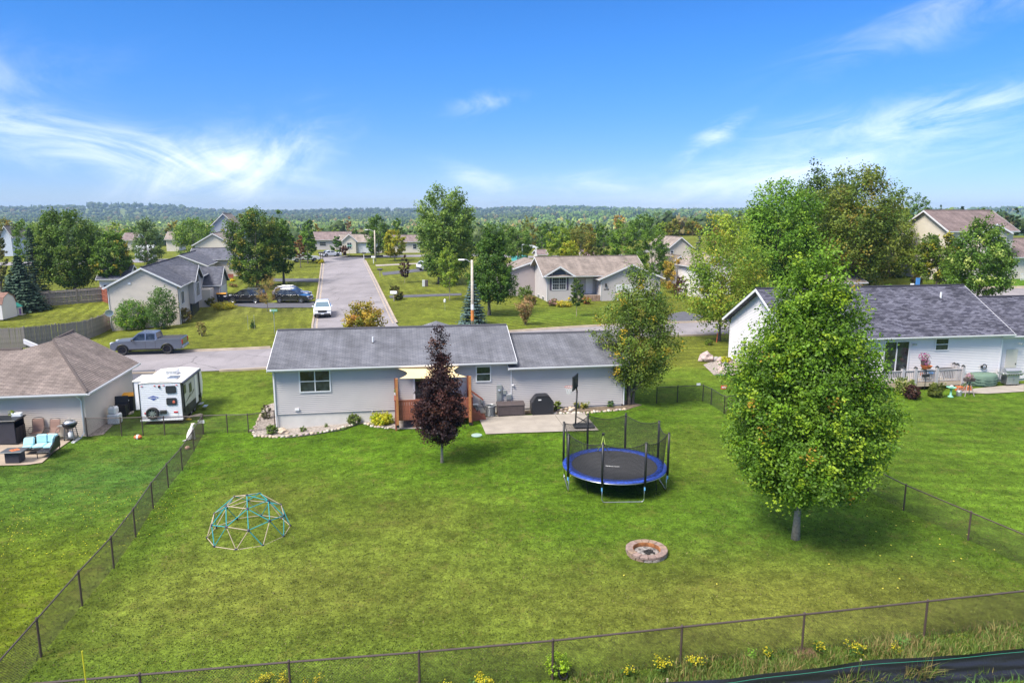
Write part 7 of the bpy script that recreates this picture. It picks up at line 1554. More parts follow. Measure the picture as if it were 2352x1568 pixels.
for k in range(2): MB().box(TW + .12 + k * .25, TW + .36 + k * .25, 2.8, 3.3, .36 - k * .18, .40 - k * .18).build('entry_step', 'galvanised', tt_); MB().tube([(TW + .1 + k * .25, 2.85, ZB - .05 - .1 * k), (TW + .3 + k * .25, 2.85, .39 - k * .18)], .02, 4).build('step_arm', 'trailer_dark', tt_)
for x_ in (.3, TW - .3): MB().tube([(x_, .3, 0), (x_, .3, ZB)], .035, 5).build('stabiliser', 'trailer_dark', tt_)
MB().tube([(TW / 2 - .5, TL - .4, .5), (TW / 2, TL + 1.2, .5), (TW / 2 + .5, TL - .4, .5)], .05, 5).build('hitch', 'trailer_dark', tt_); MB().cyl(TW / 2, TL + 1.15, 0, .9, .04, 8).build('hitch_jack', 'trailer_dark', tt_)

# ------------------------------------------------------------------ vehicles
def vehicle(label, P_rear, P_front, paint, kind='suv', cat='suv', name='parked_car', wb=None, rim_m='steel', near_side='R', tyre_r=.36, plate=True):
    """P_rear/P_front: ground points under the wheels nearest to us; local +x is forward"""
    Pr, Pf = Vector((*P_rear, 0)), Vector((*P_front, 0)); d = Pf - Pr; WB = wb or d.length; d.normalize()
    S = {'pickup': (5.85, 2.02, 3.6), 'minivan': (5.15, 1.98, 3.05), 'crossover': (4.9, 1.95, 2.9), 'suv': (4.95, 1.93, 2.85), 'sedan': (4.7, 1.82, 2.75)}[kind]
    L, Wd, w0 = S; k = WB / w0 if wb is None else 1; k = max(.85, min(1.15, k))
    nrm = Vector((-d.y, d.x, 0)); nrm = nrm if nrm.y > 0 else -nrm
    c = (Pr + Pf) / 2 + nrm * (Wd / 2 - .12); z = gzf(c.x, c.y) + .05
    r = thing(name, label, cat, (c.x, c.y, z), math.atan2(d.y, d.x)); hw = Wd / 2; xr, xf = -w0 / 2, w0 / 2; R = tyre_r
    sh = lambda pts: pts
    if kind == 'pickup':
        top = [(-2.98, .62), (-3.0, 1.02), (-2.97, 1.30), (-2.9, 1.33), (-.96, 1.33), (-.9, 1.22), (1.05, 1.20), (1.35, 1.22), (2.45, 1.15), (2.72, 1.06), (2.83, .85), (2.84, .55)]; belt = 1.2; cab = [(-1.0, 1.2), (-.86, 1.84), (.35, 1.90), (.55, 1.86), (1.28, 1.22)]; zb = .42; xoff = .06
    elif kind == 'minivan':
        top = [(-2.38, .50), (-2.42, .95), (-2.38, 1.05), (1.35, 1.02), (2.2, .88), (2.55, .72), (2.62, .45)]; cab = [(-2.36, 1.02), (-2.12, 1.68), (-1.6, 1.76), (.2, 1.74), (.5, 1.66), (1.55, 1.0)]; zb = .28; xoff = -.05; belt = 1.02
    elif kind == 'sedan':
        top = [(-2.3, .45), (-2.35, .82), (-2.2, .93), (-1.6, .96), (1.0, .92), (2.0, .80), (2.3, .65), (2.35, .42)]; cab = [(-1.75, .93), (-1.0, 1.38), (-.2, 1.44), (.3, 1.38), (1.15, .92)]; zb = .24; xoff = 0; belt = .93
    else:
        top = [(-2.32, .50), (-2.40, .98), (-2.32, 1.10), (1.15, 1.05), (2.0, .98), (2.35, .86), (2.46, .62), (2.45, .42)]; cab = [(-2.25, 1.05), (-1.95, 1.58), (-1.5, 1.68), (.1, 1.70), (.35, 1.64), (1.20, 1.04)]; zb = .30; xoff = 0; belt = 1.05
    def arch(cx):
        return [(cx + (R + .07) * math.cos(t), R + (R + .07) * math.sin(t)) for t in [PI * q / 10 for q in range(0, 11)] if R + (R + .07) * math.sin(t) >= zb]
    bot = [(top[0][0] + .12, zb)] + arch(xr + xoff)[::-1] + arch(xf + xoff)[::-1] + [(top[-1][0] - .12, zb)]
    outl = bot + top[::-1]; cxm = 0; czm = .8; b = MB(); n = len(outl)
    layers = [(-hw, .982), (-hw + .05, 1), (hw - .05, 1), (hw, .982)]
    for y_, s_ in layers: b.v += [((p[0]) * (1 - (1 - s_) * .6), y_, czm + (p[1] - czm) * s_ if p[1] > .75 else p[1]) for p in outl]
    for q in range(3):
        for i in range(n): j = (i + 1) % n; b.f.append((q * n + i, q * n + j, (q + 1) * n + j, (q + 1) * n + i))
    b.f.append(tuple(range(n))); b.f.append(tuple(range(3 * n, 4 * n))[::-1])
    body = b.build('body', paint, r); bm = bmesh.new(); bm.from_mesh(body.data); bmesh.ops.recalc_face_normals(bm, faces=bm.faces); bm.to_mesh(body.data); bm.free()
    # cabin
    tw = lambda z: hw - .07 - .20 * max(0, (z - belt) / .65); m_ = len(cab); b = MB()
    for sg in (-1, 1): b.v += [(p[0], sg * tw(p[1]), p[1]) for p in cab]
    b.f += [(i, i + 1, m_ + i + 1, m_ + i) for i in range(m_ - 1)] + [tuple(range(m_))[::-1], tuple(range(m_, 2 * m_))]
    cb_ = b.build('cabin', paint, r); bm = bmesh.new(); bm.from_mesh(cb_.data); bmesh.ops.recalc_face_normals(bm, faces=bm.faces); bm.to_mesh(cb_.data); bm.free()
    gl = 'dark_glass' if kind != 'suv' else 'car_glass'
    def cz(x):  # cabin top line
        return np.interp(x, [p[0] for p in cab], [p[1] for p in cab])
    A, Bp = cab[0], cab[-1]; ztop = max(p[1] for p in cab); cuts = {'pickup': [(-.78, -.06), (.02, .98)], 'minivan': [(-2.1, -1.1), (-1.02, .05), (.13, 1.15)], 'sedan': [(-1.35, -.35), (-.28, .80)]}.get(kind, [(-1.98, -1.22), (-1.14, -.12), (-.04, .88)])
    for sg in (-1, 1):
        for x0, x1 in cuts:
            zl = belt + .05; zt0 = min(cz(x0) - .09, ztop - .10); zt1 = min(cz(x1) - .09, ztop - .10)
            pts_ = [(x0, zl), (x1 + .0, zl)] + ([(x1 - .02, zt1)] if zt1 > zl + .03 else []) + [((x0 + x1) / 2, min(cz((x0 + x1) / 2) - .08, ztop - .09)), (x0 + .02, max(zt0, zl + .05))]
            P = [(x, sg * (tw(z_) + .006), z_) for x, z_ in pts_]; Pi = [(x, sg * (tw(z_) - .01), z_) for x, z_ in pts_]; q = len(P)
            MB().add(P + Pi, [tuple(range(q)) if sg < 0 else tuple(range(q))[::-1]] + [(i, (i + 1) % q, q + (i + 1) % q, q + i) for i in range(q)]).build('side_window', gl, r)
    for (p0, p1, nm) in ((cab[-2], cab[-1], 'windscreen'), (cab[0], cab[1], 'rear_window')):
        P0, P1 = Vector((p0[0], 0, p0[1])), Vector((p1[0], 0, p1[1])); nv_ = Vector((-(P1.z - P0.z), 0, P1.x - P0.x)).normalized(); nv_ = nv_ if nv_.z > 0 else -nv_
        a = P0.lerp(P1, .07) + nv_ * .008; e = P0.lerp(P1, .93) + nv_ * .008; wa_, we = tw(a.z) - .07, tw(e.z) - .06
        MB().add([(a.x, -wa_, a.z), (a.x, wa_, a.z), (e.x, we, e.z), (e.x, -we, e.z)], [(0, 1, 2, 3)]).build(nm, gl, r)
    for x_ in (xr + xoff, xf + xoff):
        for sg in (-1, 1): wheel_parts(r, 'wheel', x_, sg * (hw - .13), R, R, .24, rim_m, 'y', 6 if kind == 'pickup' else 5, side=sg)
    X1, X0 = top[-1][0], top[0][0]
    for sg in (-1, 1):
        MB().bbox(X1 - .22, X1 + .0, sg * (hw - .30) - .22, sg * (hw - .30) + .22, .78 if kind != 'pickup' else .92, .92 if kind != 'pickup' else 1.10, .03).build('headlight', 'headlamp', r)
        MB().bbox(X0 - .04, X0 + .10, sg * (hw - .12) - .10, sg * (hw - .12) + .11, .85, 1.22 if kind == 'pickup' else 1.08, .02).build('tail_light', 'red_lens', r)
        xm = cab[-1][0] - .30; mo = MB().bbox(xm - .09, xm + .09, sg * (hw + .10) - .10, sg * (hw + .10) + .10, belt + .02, belt + .17, .03).build('wing_mirror', paint if kind != 'pickup' else 'black_plastic', r)
        for x0, x1 in cuts[-2:]: MB().bbox(x0 + .08, x0 + .26, sg * (hw + .012) - .012, sg * (hw + .012) + .012, belt - .16, belt - .12, .008).build('door_handle', 'steel' if kind in ('crossover', 'minivan') else paint, r)
        MB().bbox(xr + xoff + R + .08, xf + xoff - R - .08, sg * (hw + .0) - .02, sg * (hw + .0) + .02, zb - .02, zb + .12, .01).build('sill', 'black_plastic', r)
        for x0, x1 in cuts[-2:]: MB().box(x0 - .05, x0 - .035, sg * (hw + .0005) - .004, sg * (hw + .0005) + .004, zb + .14, belt - .02).build('door_seam', 'black_plastic', r)
    MB().bbox(X1 - .06, X1 + .04, -.48, .48, .62, .88, .02).build('grille', 'black_plastic', r); MB().bbox(X1 - .10, X1 + .05, -hw + .12, hw - .12, zb - .02, zb + .20, .04).build('front_bumper', 'black_plastic' if kind != 'minivan' else paint, r)
    MB().bbox(X0 - .10, X0 + .08, -hw + .08, hw - .08, zb + .02, zb + .26, .04).build('rear_bumper', 'black_plastic' if kind != 'pickup' else 'galvanised', r)
    MB().box(X1 + .045, X1 + .055, -.18, .18, zb + .12, zb + .24).build('number_plate', 'sign_white', r)
    if kind == 'pickup':
        MB().bbox(-2.88, -1.05, -hw + .10, hw - .10, 1.30, 1.345, .01).build('bed_cover', mat('tonneau', (.035, .035, .04), .7), r)
        for sg in (-1, 1):
            for cx in (xr + xoff, xf + xoff): MB().tube([(cx + (R + .09) * math.cos(t), sg * (hw + .01), R + (R + .09) * math.sin(t)) for t in [PI * q / 12 for q in range(13)]], .03, 5).build('arch_trim', 'black_plastic', r)
    if kind in ('suv', 'crossover', 'minivan'):
        for sg in (-1, 1): MB().tube([(-1.7, sg * (tw(1.68) - .06), ztop + .02), (-1.6, sg * (tw(1.68) - .06), ztop + .06), (.0, sg * (tw(1.68) - .06), ztop + .06), (.1, sg * (tw(1.68) - .06), ztop + .02)], .018, 5).build('roof_rail', 'galvanised', r)
    return r
mat('car_glass', (.10, .16, .20), .08, spec=.8); mat('headlamp', (.62, .64, .66), .12, coat=1); mat('paint_blue_grey', (.155, .18, .235), .28, metal=.55, coat=.6, var=.02); mat('paint_black', (.012, .012, .02), .16, coat=1); mat('paint_white', (.78, .79, .80), .25, coat=.8); mat('paint_silver', (.40, .38, .40), .3, metal=.6, coat=.5); mat('black_rim', (.03, .03, .035), .35, metal=.6)
vehicle('blue grey crew cab pickup parked at the far kerb of the cross street', G(385, 813.5), G(287.5, 816.5), 'paint_blue_grey', 'pickup', 'pickup truck', 'pickup_truck', rim_m='black_rim', tyre_r=.42)
vehicle('black minivan parked nose in beside the split level garage', G(586, 697), G(535, 698), 'paint_black', 'minivan', 'minivan', 'minivan')
vehicle('black crossover facing the street on the driveway', G(641.4, 697), G(692.6, 697), 'paint_black', 'crossover', 'suv', 'crossover_suv')
sx_, sy_ = G(641.4, 697); fx2, fy2 = G(692.6, 697); off_ = (-.6, 3.4); vehicle('silver suv behind the black crossover on the driveway', (sx_ - 1.0, sy_ + 3.0), (fx2 - 1.0, fy2 + 3.0), 'paint_silver', 'crossover', 'suv', 'silver_suv')
fc = Vector((*G(741, 732), 0)); dm_ = Vector((.2380, -.9713, 0)); lf = Vector((-dm_.y, dm_.x, 0))
o = vehicle('white suv facing us parked along the left kerb of the street', (0, 0), (2.85, 0), 'paint_white', 'suv', 'suv', 'white_suv', wb=2.85)
cc_ = fc - dm_ * 2.45; o.location = (cc_.x, cc_.y, gzf(cc_.x, cc_.y) + .06); o.rotation_euler = (0, 0, math.atan2(dm_.y, dm_.x))
vehicle('white pickup half hidden behind the brown tree by the street end', G(690, 603), G(714, 602), 'paint_white', 'pickup', 'pickup truck', 'pickup_truck')
vehicle('white low car on the grass at the street end', G(757, 590.5), G(769, 590), 'paint_white', 'sedan', 'car', 'white_car')
vehicle('white car glimpsed beside the tall cottonwood trunk', G(980, 622), G(1006, 620), 'paint_white', 'crossover', 'car', 'white_car')

# ------------------------------------------------------------------ street furniture
def lamp(label, bx, by, D, top_py, head_px, head_py, orange=False):
    x = AY(bx, by or 600, D)[0]; z = gzf(x, D); T_ = AY(bx, top_py, D)[2] - z; Hh = AY(head_px, head_py, D); r = thing('street_lamp', label, 'street lamp', (x, D, z))
    MB().tube([(0, 0, -.3), (0, 0, T_)], [.17, .12], 10).build('pole', mat('pole_wood', (.50, .44, .36), .85, var=.14, scale=2.5), r, True)
    if orange: MB().lathe([(.172, 1.0), (.165, 2.1)], 12).build('orange_band', mat('band_orange', (.55, .20, .05), .7, var=.2), r); MB().lathe([(.172, 2.15), (.162, 2.7)], 12).build('notice_sheet', 'sign_white', r)
    hx, hz = Hh[0] - x, Hh[2] - z; MB().tube([(0, 0, T_ - .35), (hx * .5, 0, hz + .02), (hx * .8, 0, hz + .06)], .035, 6).build('arm', 'galvanised', r); MB().bbox(hx - .38, hx + .30, -.14, .14, hz - .07, hz + .09, .06).build('lamp_head', 'white_trim', r); return r
lamp('nearer wooden lamp pole with orange base rising behind the grey roof', 1085.5, 757, 73, 597, 1061, 597, True)
lamp('farther pale lamp pole at the crest of the street', 862.5, 600, G(863, 601)[1], 529, 842, 528)
def mailbox(label, px, py, h=1.15, m='black_plastic', post='weathered_wood', s=1.0):
    x, y = G(px, py); r = thing('mailbox', label, 'mailbox', (x, y, gzf(x, y)), -.25); MB().box(-.05, .05, -.05, .05, -.2, h).build('post', post, r)
    pf = [(-.11, 0), (.11, 0), (.11, .13)] + [(.11 * math.cos(a * PI / 8), .13 + .11 * math.sin(a * PI / 8)) for a in range(1, 8)] + [(-.11, .13)]; MB().prism([(p[0] * s, p[1] * s + h) for p in pf], -.3 * s, .3 * s, 'x').build('box', m, r); MB().box(-.1, .1, -.13, -.12, h + .1, h + .2).build('flag', 'red_lens', r)
mailbox('black mailbox on a dark post by the right kerb of the street', 873, 636, s=1.4); mailbox('pale mailbox nearest to us by the right kerb', 905, 692, 1.0, 'white_trim', s=1.5); mailbox('small mailbox with white post at the far crossing', 836, 595, m='black_plastic', post='white_trim', s=1.4); mailbox('light mailbox beside the far lamp pole', 858, 605, m='white_trim', post='white_trim', s=1.3)
mailbox('left one of the pair of dark mailboxes by the flower clump', 737, 600, 1.6, post='black_plastic', s=1.5); mailbox('right one of the pair of dark mailboxes by the flower clump', 742, 600, 1.6, post='black_plastic', s=1.5)
def street_sign(label, px, py, D, top_py, wpx, green='sign_green'):
    x = AY(px, py, D)[0]; z = gzf(x, D); T_ = AY(px, top_py, D)[2] - z; r = thing('street_sign', label, 'street sign', (x, D, z)); MB().cyl(0, 0, -.2, T_ - .25, .03, 8).build('post', 'galvanised', r)
    w = wpx / ppm(D); bl = MB().box(-w / 2, w / 2, -.006, .006, T_ - .24, T_).build('sign_blade', green, r); bl.rotation_euler = (0, 0, .15)
    MB().box(-w / 2, -w / 2 + w * .22, -.009, -.006, T_ - .23, T_ - .01).build('white_end', 'sign_white', bl)
    for k in range(6): MB().box(-w * .2 + k * w * .11, -w * .2 + k * w * .11 + w * .06, -.010, -.006, T_ - .17, T_ - .07).build('lettering', 'sign_white', bl)
    b2 = MB().box(-w / 2, w / 2, -.006, .006, T_ - .5, T_ - .27).build('sign_blade', green, r); b2.rotation_euler = (0, 0, 1.75); return r
mat('sign_green', (.02, .33, .16), .4)
street_sign('green street name sign on the corner lawn behind the grey roof', 631, 760, 71, 710, 17); street_sign('distant green street name sign at the far crossing', 803, 588, 167, 563, 13)
def bin_(label, px, py, h=1.1, lid='bin_lid_orange', sc=1.0, body='bin_dark'):
    x, y = G(px, py); r = thing('wheelie_bin', label, 'bin', (x, y, gzf(x, y) + .03), .3); r.scale = (sc, sc, sc); b = MB()
    b.add([(-.24, -.27, .05), (.24, -.27, .05), (.24, .27, .05), (-.24, .27, .05), (-.31, -.36, h), (.31, -.36, h), (.31, .36, h), (-.31, .36, h)], [(0, 3, 2, 1), (4, 5, 6, 7), (0, 1, 5, 4), (1, 2, 6, 5), (2, 3, 7, 6), (3, 0, 4, 7)]); b.build('bin_body', body, r)
    MB().prism([(-.40, h + .01), (.37, h + .01), (.37, h + .10), (.0, h + .14), (-.36, h + .09)], -.34, .34, 'x').build('lid', lid, r)
    for s_ in (-1, 1): MB().lathe([(.12, -.03), (.12, .03)], 12, axis='x').build('wheel', 'black_rubber', r).location = (s_ * .26, .3, .12)
    MB().box(-.05, .05, -.006, 0, 0, .09).build('bin_mark', 'sign_white', r).location = (0, -.345, h * .72)
mat('bin_lid_orange', (.72, .33, .02), .45); mat('bin_dark', (.018, .02, .03), .5); mat('bin_green', (.02, .10, .07), .5)
bin_('dark bin with yellow lid between the tan house and the trailer', 300, 946); bin_('left dark bin with orange lid by the split level garage', 505, 694); bin_('right dark bin with orange lid by the split level garage', 515, 694); bin_('green bin at the right wall of the grey house', 1513, 692, lid='bin_green', body='bin_green')
for px_, lab in ((973.5, 'left beige utility cabinet on the lawn right of the street'), (980, 'right dark utility cabinet on the lawn right of the street')):
    x, y = G(px_, 658); o = MB().bbox(-.22, .22, -.2, .2, 0, 1.0, .03).build('utility_box', 'trailer_side' if px_ < 975 else 'resin_brown'); place(o, x, y); tag(o, lab, 'utility box')
x, y = G(1022, 713); bf = thing('pole_feeder', 'white bird feeder on a thin pole on the lawn left of the spruce', 'bird feeder', (x, y, gzf(x, y))); MB().cyl(0, 0, 0, 1.0, .015, 6).build('pole', 'galvanised', bf); MB().lathe([(.12, 1.0), (.14, 1.05), (.14, 1.3), (.05, 1.42)], 12).build('hopper', 'sign_white', bf)
x, y = G(523, 643.5); bn = thing('garden_bench', 'reddish brown bench against the beige house behind the minivan', 'bench', (x, y, gzf(x, y)), .2); MB().box(-.9, .9, -.25, .25, .38, .44).build('seat', 'deck_red', bn); MB().box(-.9, .9, .22, .27, .44, 1.0).build('backrest', 'deck_red', bn); [MB().box(s_ - .04, s_ + .04, -.25, .25, 0, .38).build('leg', 'deck_red', bn) for s_ in (-.8, .8)]
bush('left yellow flower clump in front of the far bench', 515, 646.5, 9, 4, [(.55, .42, .02, 1)], n=260); bush('right yellow flower clump in front of the far bench', 534, 646, 9, 5, [(.55, .42, .02, 1)], n=260)
bush('small planted mound on the lawn behind the black minivan', 536, 659, 20, 7, [(.16, .16, .06, 1), (.20, .14, .09, 1)], n=500)
# playhouse, boat
x, y = G(37, 723); ph = thing('playhouse', 'small kids playhouse with teal roof at the left shed', 'playhouse', (x, y, gzf(x, y)), .15); MB().bbox(-.55, .55, -.5, .5, 0, 1.0, .02).build('wall', mat('play_cream', (.60, .58, .50), .6), ph); MB().prism([(-.62, 1.0), (.62, 1.0), (0, 1.45)], -.58, .58, 'y').build('roof', mat('play_teal', (.03, .25, .20), .5), ph); MB().box(.552, .57, -.35, .1, .0, .8).build('door', mat('play_purple', (.18, .10, .30), .5), ph); MB().box(-.3, .1, -.515, -.502, .4, .75).build('window', 'blue_glass', ph); MB().bbox(.56, .9, -.5, .5, 0, .06, .01).build('step_board', 'stone_pale', ph)
x, y = G(54, 704.5); bt = thing('rowing_boat', 'white boat on its trailer by the back board fence', 'boat', (x, y, gzf(x, y) + .25), .2); b = MB(); N_ = 12
for i in range(N_ + 1):
    f = i / N_; w = .75 * math.sin(PI * min(.5, f * .75 + .12)) * (1 if f < .6 else math.cos((f - .6) / .4 * PI / 2) ** .7 + .02); x_ = -1.9 + 3.8 * f; up = .25 * f * f
    b.v += [(x_, -w, .75 + up), (x_, -w * .85, .4 + up), (x_, -w * .3, .12 + up * 1.4), (x_, w * .3, .12 + up * 1.4), (x_, w * .85, .4 + up), (x_, w, .75 + up)]
for i in range(N_):
    for j in range(5): a = i * 6 + j; b.f.append((a, a + 1, a + 7, a + 6))
b.f.append((0, 1, 2, 3, 4, 5)); b.build('hull', 'trailer_white', bt, True); MB().box(-1.5, 1.2, -.1, .1, -.25, .12).build('boat_trailer', 'galvanised', bt); MB().box(-.3, -.05, -.6, .6, .62, .66).build('thwart', 'trailer_white', bt)
# teal pool, red deck, pergola post, play set
x = AY(1193, 597, 158)[0]; po = thing('swimming_pool', 'teal above ground pool behind the round green tree', 'pool', (x, 158, gzf(x, 158))); MB().lathe([(1.75, 0), (1.75, 1.15), (1.65, 1.15), (1.65, 1.0)], 30).build('pool_wall', mat('pool_teal', (.08, .36, .36), .5), po); MB().lathe([(1.64, .98), (.02, .98)], 30).build('water', mat('pool_water', (.04, .30, .34), .1), po)
x = AY(1400, 588, 146)[0]; rd = thing('raised_deck', 'red slatted raised deck peeking over the grey house roof', 'deck', (x, 146, gzf(x, 146)), .15)
for k in range(9): MB().box(-.75 + k * .18, -.65 + k * .18, -.03, .03, 1.5, 2.5).build('slat', 'deck_red', rd)
for s_ in (-.8, .8): MB().box(s_ - .06, s_ + .06, -.06, .06, 0, 2.6).build('post', 'white_trim', rd)
MB().box(-.9, .9, -.05, 1.5, 1.4, 1.5).build('floor', 'deck_red', rd)
x = AY(1231, 586, 160)[0]; pg = thing('pergola', 'white pergola corner beside the teal pool', 'pergola', (x, 160, gzf(x, 160))); [MB().box(a - .12, a + .12, -.12, .12, 0, 2.9).build('post', 'white_trim', pg) for a in (0, -3)]; MB().prism([(-3.5, 2.8), (.6, 2.8), (-.4, 3.3), (-3.0, 3.6)], -.1, .1, 'y').build('beam', 'white_trim', pg)
x = AY(2063, 640, 82)[0]; ps = thing('bird_house_pole', 'tall thin pole with blue and white hanging ornament near the far beige garage', 'garden ornament', (x, 78, gzf(x, 78))); MB().cyl(0, 0, 0, 2.6, .05, 6).build('pole', 'black_plastic', ps); MB().bbox(-.2, .25, -.05, .05, 1.4, 2.5, .02).build('banner', mat('banner_blue', (.06, .22, .55), .6), ps); MB().bbox(-.75, -.35, -.05, .05, 1.2, 1.9, .02).build('banner', 'trailer_white', ps)
# ------------------------------------------------------------------ white house deck and yard things
dq = G(2207, 892); du, dv = Rf.uv(*dq); dl, _ = Rf.uv(*G(2097, 896)); 
wd = deck('pale grey railed deck with black post caps on the back of the white house', Rf, -11.6, du, dv, -.04, .55, -.1, 'rail_grey' if mat('rail_grey', (.42, .40, .41), .5) else '', 'rail_tan' if mat('rail_tan', (.46, .38, .29), .6) else '', 'rail_grey', .86, bal=.13, skirt=False, rails='SE', bw=.045,
          posts=[(u_, dv, 1.02, .10, True) for u_ in (-11.5, -8.6, Rf.onv(2101.8, 860, dv)[0], Rf.onv(2151, 860, dv)[0], du)] + [(du, dv / 2, 1.02, .10, True), (du, -.2, 1.02, .1, True)])
def flower_ball(root, c, r, col, n=260, leafc=(.10, .18, .04), seed=1, s=.035):
    rg = np.random.default_rng(seed); p = rg.normal(size=(n, 3)); p /= np.linalg.norm(p, axis=1, keepdims=True); q = p * r * rg.random((n, 1)) ** .3 + c; cols = np.where(rg.random((n, 1)) < .68, np.array(col), np.array(leafc)) * (1 + rg.normal(size=(n, 1)) * .2); nn = p + rg.normal(size=(n, 3)) * .4; nn /= np.linalg.norm(nn, axis=1, keepdims=True)
    v = leaf_quads(q, nn, np.full(n, s), rg, .9); link('flowers', np_mesh('flowers', v, np.arange(len(v)).reshape(-1, 4), np.repeat(cols.clip(.01, .9), 4, 0), False, (MC['leaves'],)), root)
mat('terracotta', (.50, .14, .045), .7, var=.1)
def planter(label, px, py, D, w, h, col, potm, name='flower_planter', seed=1, fr=.22):
    p = AY(px, py, D); r = thing(name, label, 'planter', p); MB().lathe([(w * .35, -h), (w * .5, -.02), (w * .52, 0), (w * .45, 0), (w * .42, -.03)], 14).build('pot', potm, r); flower_ball(r, np.array([0, 0, fr * .7]), fr, col, seed=seed); return r
Dk = Rf.W(-5.5, dv, 0)[1] - .15
planter('magenta petunias in a dark hanging basket over the white deck rail', 2122, 828, Dk, .40, .30, (.45, .03, .22), 'resin_brown', seed=2, fr=.36)
planter('orange pot with sparse pink flowers below the magenta basket', 2128, 839, Dk - .12, .72, .22, (.40, .14, .30), 'terracotta', seed=3, fr=.26)
planter('lower orange pot standing on the deck behind the rail', 2121, 852, Dk + .5, .45, .34, (.12, .2, .05), 'terracotta', seed=4, fr=.15)
p = AY(2122, 905, Dk - .15); pk = thing('plant_stand', 'thin black plant pole carrying the baskets at the white deck', 'plant stand', (p[0], Dk - .15, gzf(p[0], Dk - .15))); hz_ = AY(2122, 822, Dk - .15)[2] - pk.location.z; MB().cyl(0, 0, 0, hz_, .018, 6).build('pole', 'black_plastic', pk); MB().tube([(0, 0, hz_), (.15, 0, hz_ + .1), (.25, 0, hz_)], .012, 5).build('hook', 'black_plastic', pk); MB().bbox(-.25, .25, -.06, .06, hz_ * .42, hz_ * .50, .02).build('scroll_plate', 'black_plastic', pk)
c_ = thing('patio_chair', 'bright blue chair on the white house deck', 'chair', Rf.W(Rf.onv(2143, 850, dv + 1)[0], dv + 1.0, .56), Rf.a); MB().bbox(-.3, .3, -.25, .3, .35, .42, .02).build('seat', 'banner_blue', c_); bk = MB().bbox(-.3, .3, .26, .33, .42, 1.05, .02).build('backrest', 'banner_blue', c_); [MB().cyl(a, b2, 0, .35, .02, 6).build('leg', 'black_plastic', c_) for a in (-.26, .26) for b2 in (-.2, .26)]
tb = thing('patio_table', 'small dark table among the chairs on the white house deck', 'table', Rf.W(Rf.onv(2170, 855, dv + .9)[0], dv + .9, .56), Rf.a); MB().lathe([(.5, .68), (.5, .72), (.02, .73)], 18).build('table_top', 'black_plastic', tb); [MB().cyl(a, b2, 0, .68, .02, 6).build('leg', 'black_plastic', tb) for a in (-.3, .3) for b2 in (-.3, .3)]
# covered table
x, y = G(2266, 889); cvt = thing('covered_table', 'patio table under a draped sage green cover', 'covered table', (x, y + .6, gzf(x, y) + .04), .12); b = MB(); n = 40
for j, (rr_, zz) in enumerate(((.9, 0.02), (.96, .25), (1.0, .5), (.99, .72), (.93, .80), (.5, .83), (.02, .84))):
    for k in range(n):
        a = 2 * PI * k / n; f = (1 + .05 * math.sin(a * 9 + j * .3) * (1 if j < 3 else .2)); b.v.append((rr_ * 1.05 * f * math.cos(a), rr_ * .68 * f * math.sin(a), zz + (.05 * math.sin(a * 2 + 1) if 0 < j < 4 else 0)))
for j in range(6):
    for k in range(n): b.f.append((j * n + k, j * n + (k + 1) % n, (j + 1) * n + (k + 1) % n, (j + 1) * n + k))
b.build('cover', mat('sage_cloth', (.13, .20, .15), .8, bump=.3, bscale=6), cvt, True)
for q, zz in enumerate((.22, .40, .56)): MB().tube([(1.02 * 1.05 * math.cos(a), 1.02 * .68 * math.sin(a), zz - .12 * math.sin((a + PI * .9) * 1.1) ** 2) for a in np.linspace(-2.9, -.3, 16)], .022, 5).build('fold', 'sage_cloth', cvt, True)
# steel grill
x, y = G(2327, 888); sg_ = thing('gas_grill', 'stainless steel gas grill at the right edge by the white house', 'grill', (x, y + .4, gzf(x, y) + .05), .13)
MB().bbox(-.48, .48, -.28, .28, .08, .78, .02).build('cabinet', 'steel', sg_); MB().bbox(-.82, .82, -.30, .30, .80, .90, .02).build('side_shelf', 'steel', sg_); MB().bbox(-.62, .62, -.36, -.30, .74, .88, .01).build('control_panel', 'steel', sg_)
for k in range(6): MB().lathe([(.03, 0), (.028, -.04)], 10, axis='y').build('knob', 'black_plastic', sg_).location = (-.45 + k * .18, -.36, .81)
MB().prism([(-.28, .90), (.26, .90), (.26, 1.08), (.12, 1.22), (-.10, 1.22), (-.27, 1.06)], -.58, .58, 'x').build('hood', 'steel', sg_); MB().tube([(-.4, -.32, 1.02), (.4, -.32, 1.02)], .016, 6).build('hood_handle', 'steel', sg_)
for s_ in (-1, 1): MB().box(s_ * .23 - .22, s_ * .23 + .22, -.295, -.282, .12, .72).build('cabinet_door', 'galvanised', sg_); MB().tube([(s_ * .04, -.31, .42), (s_ * .04, -.33, .5), (s_ * .04, -.31, .58)], .012, 5).build('door_handle', 'steel', sg_); MB().cyl(s_ * .4, -.2, 0, .08, .04, 8).build('caster', 'black_rubber', sg_)
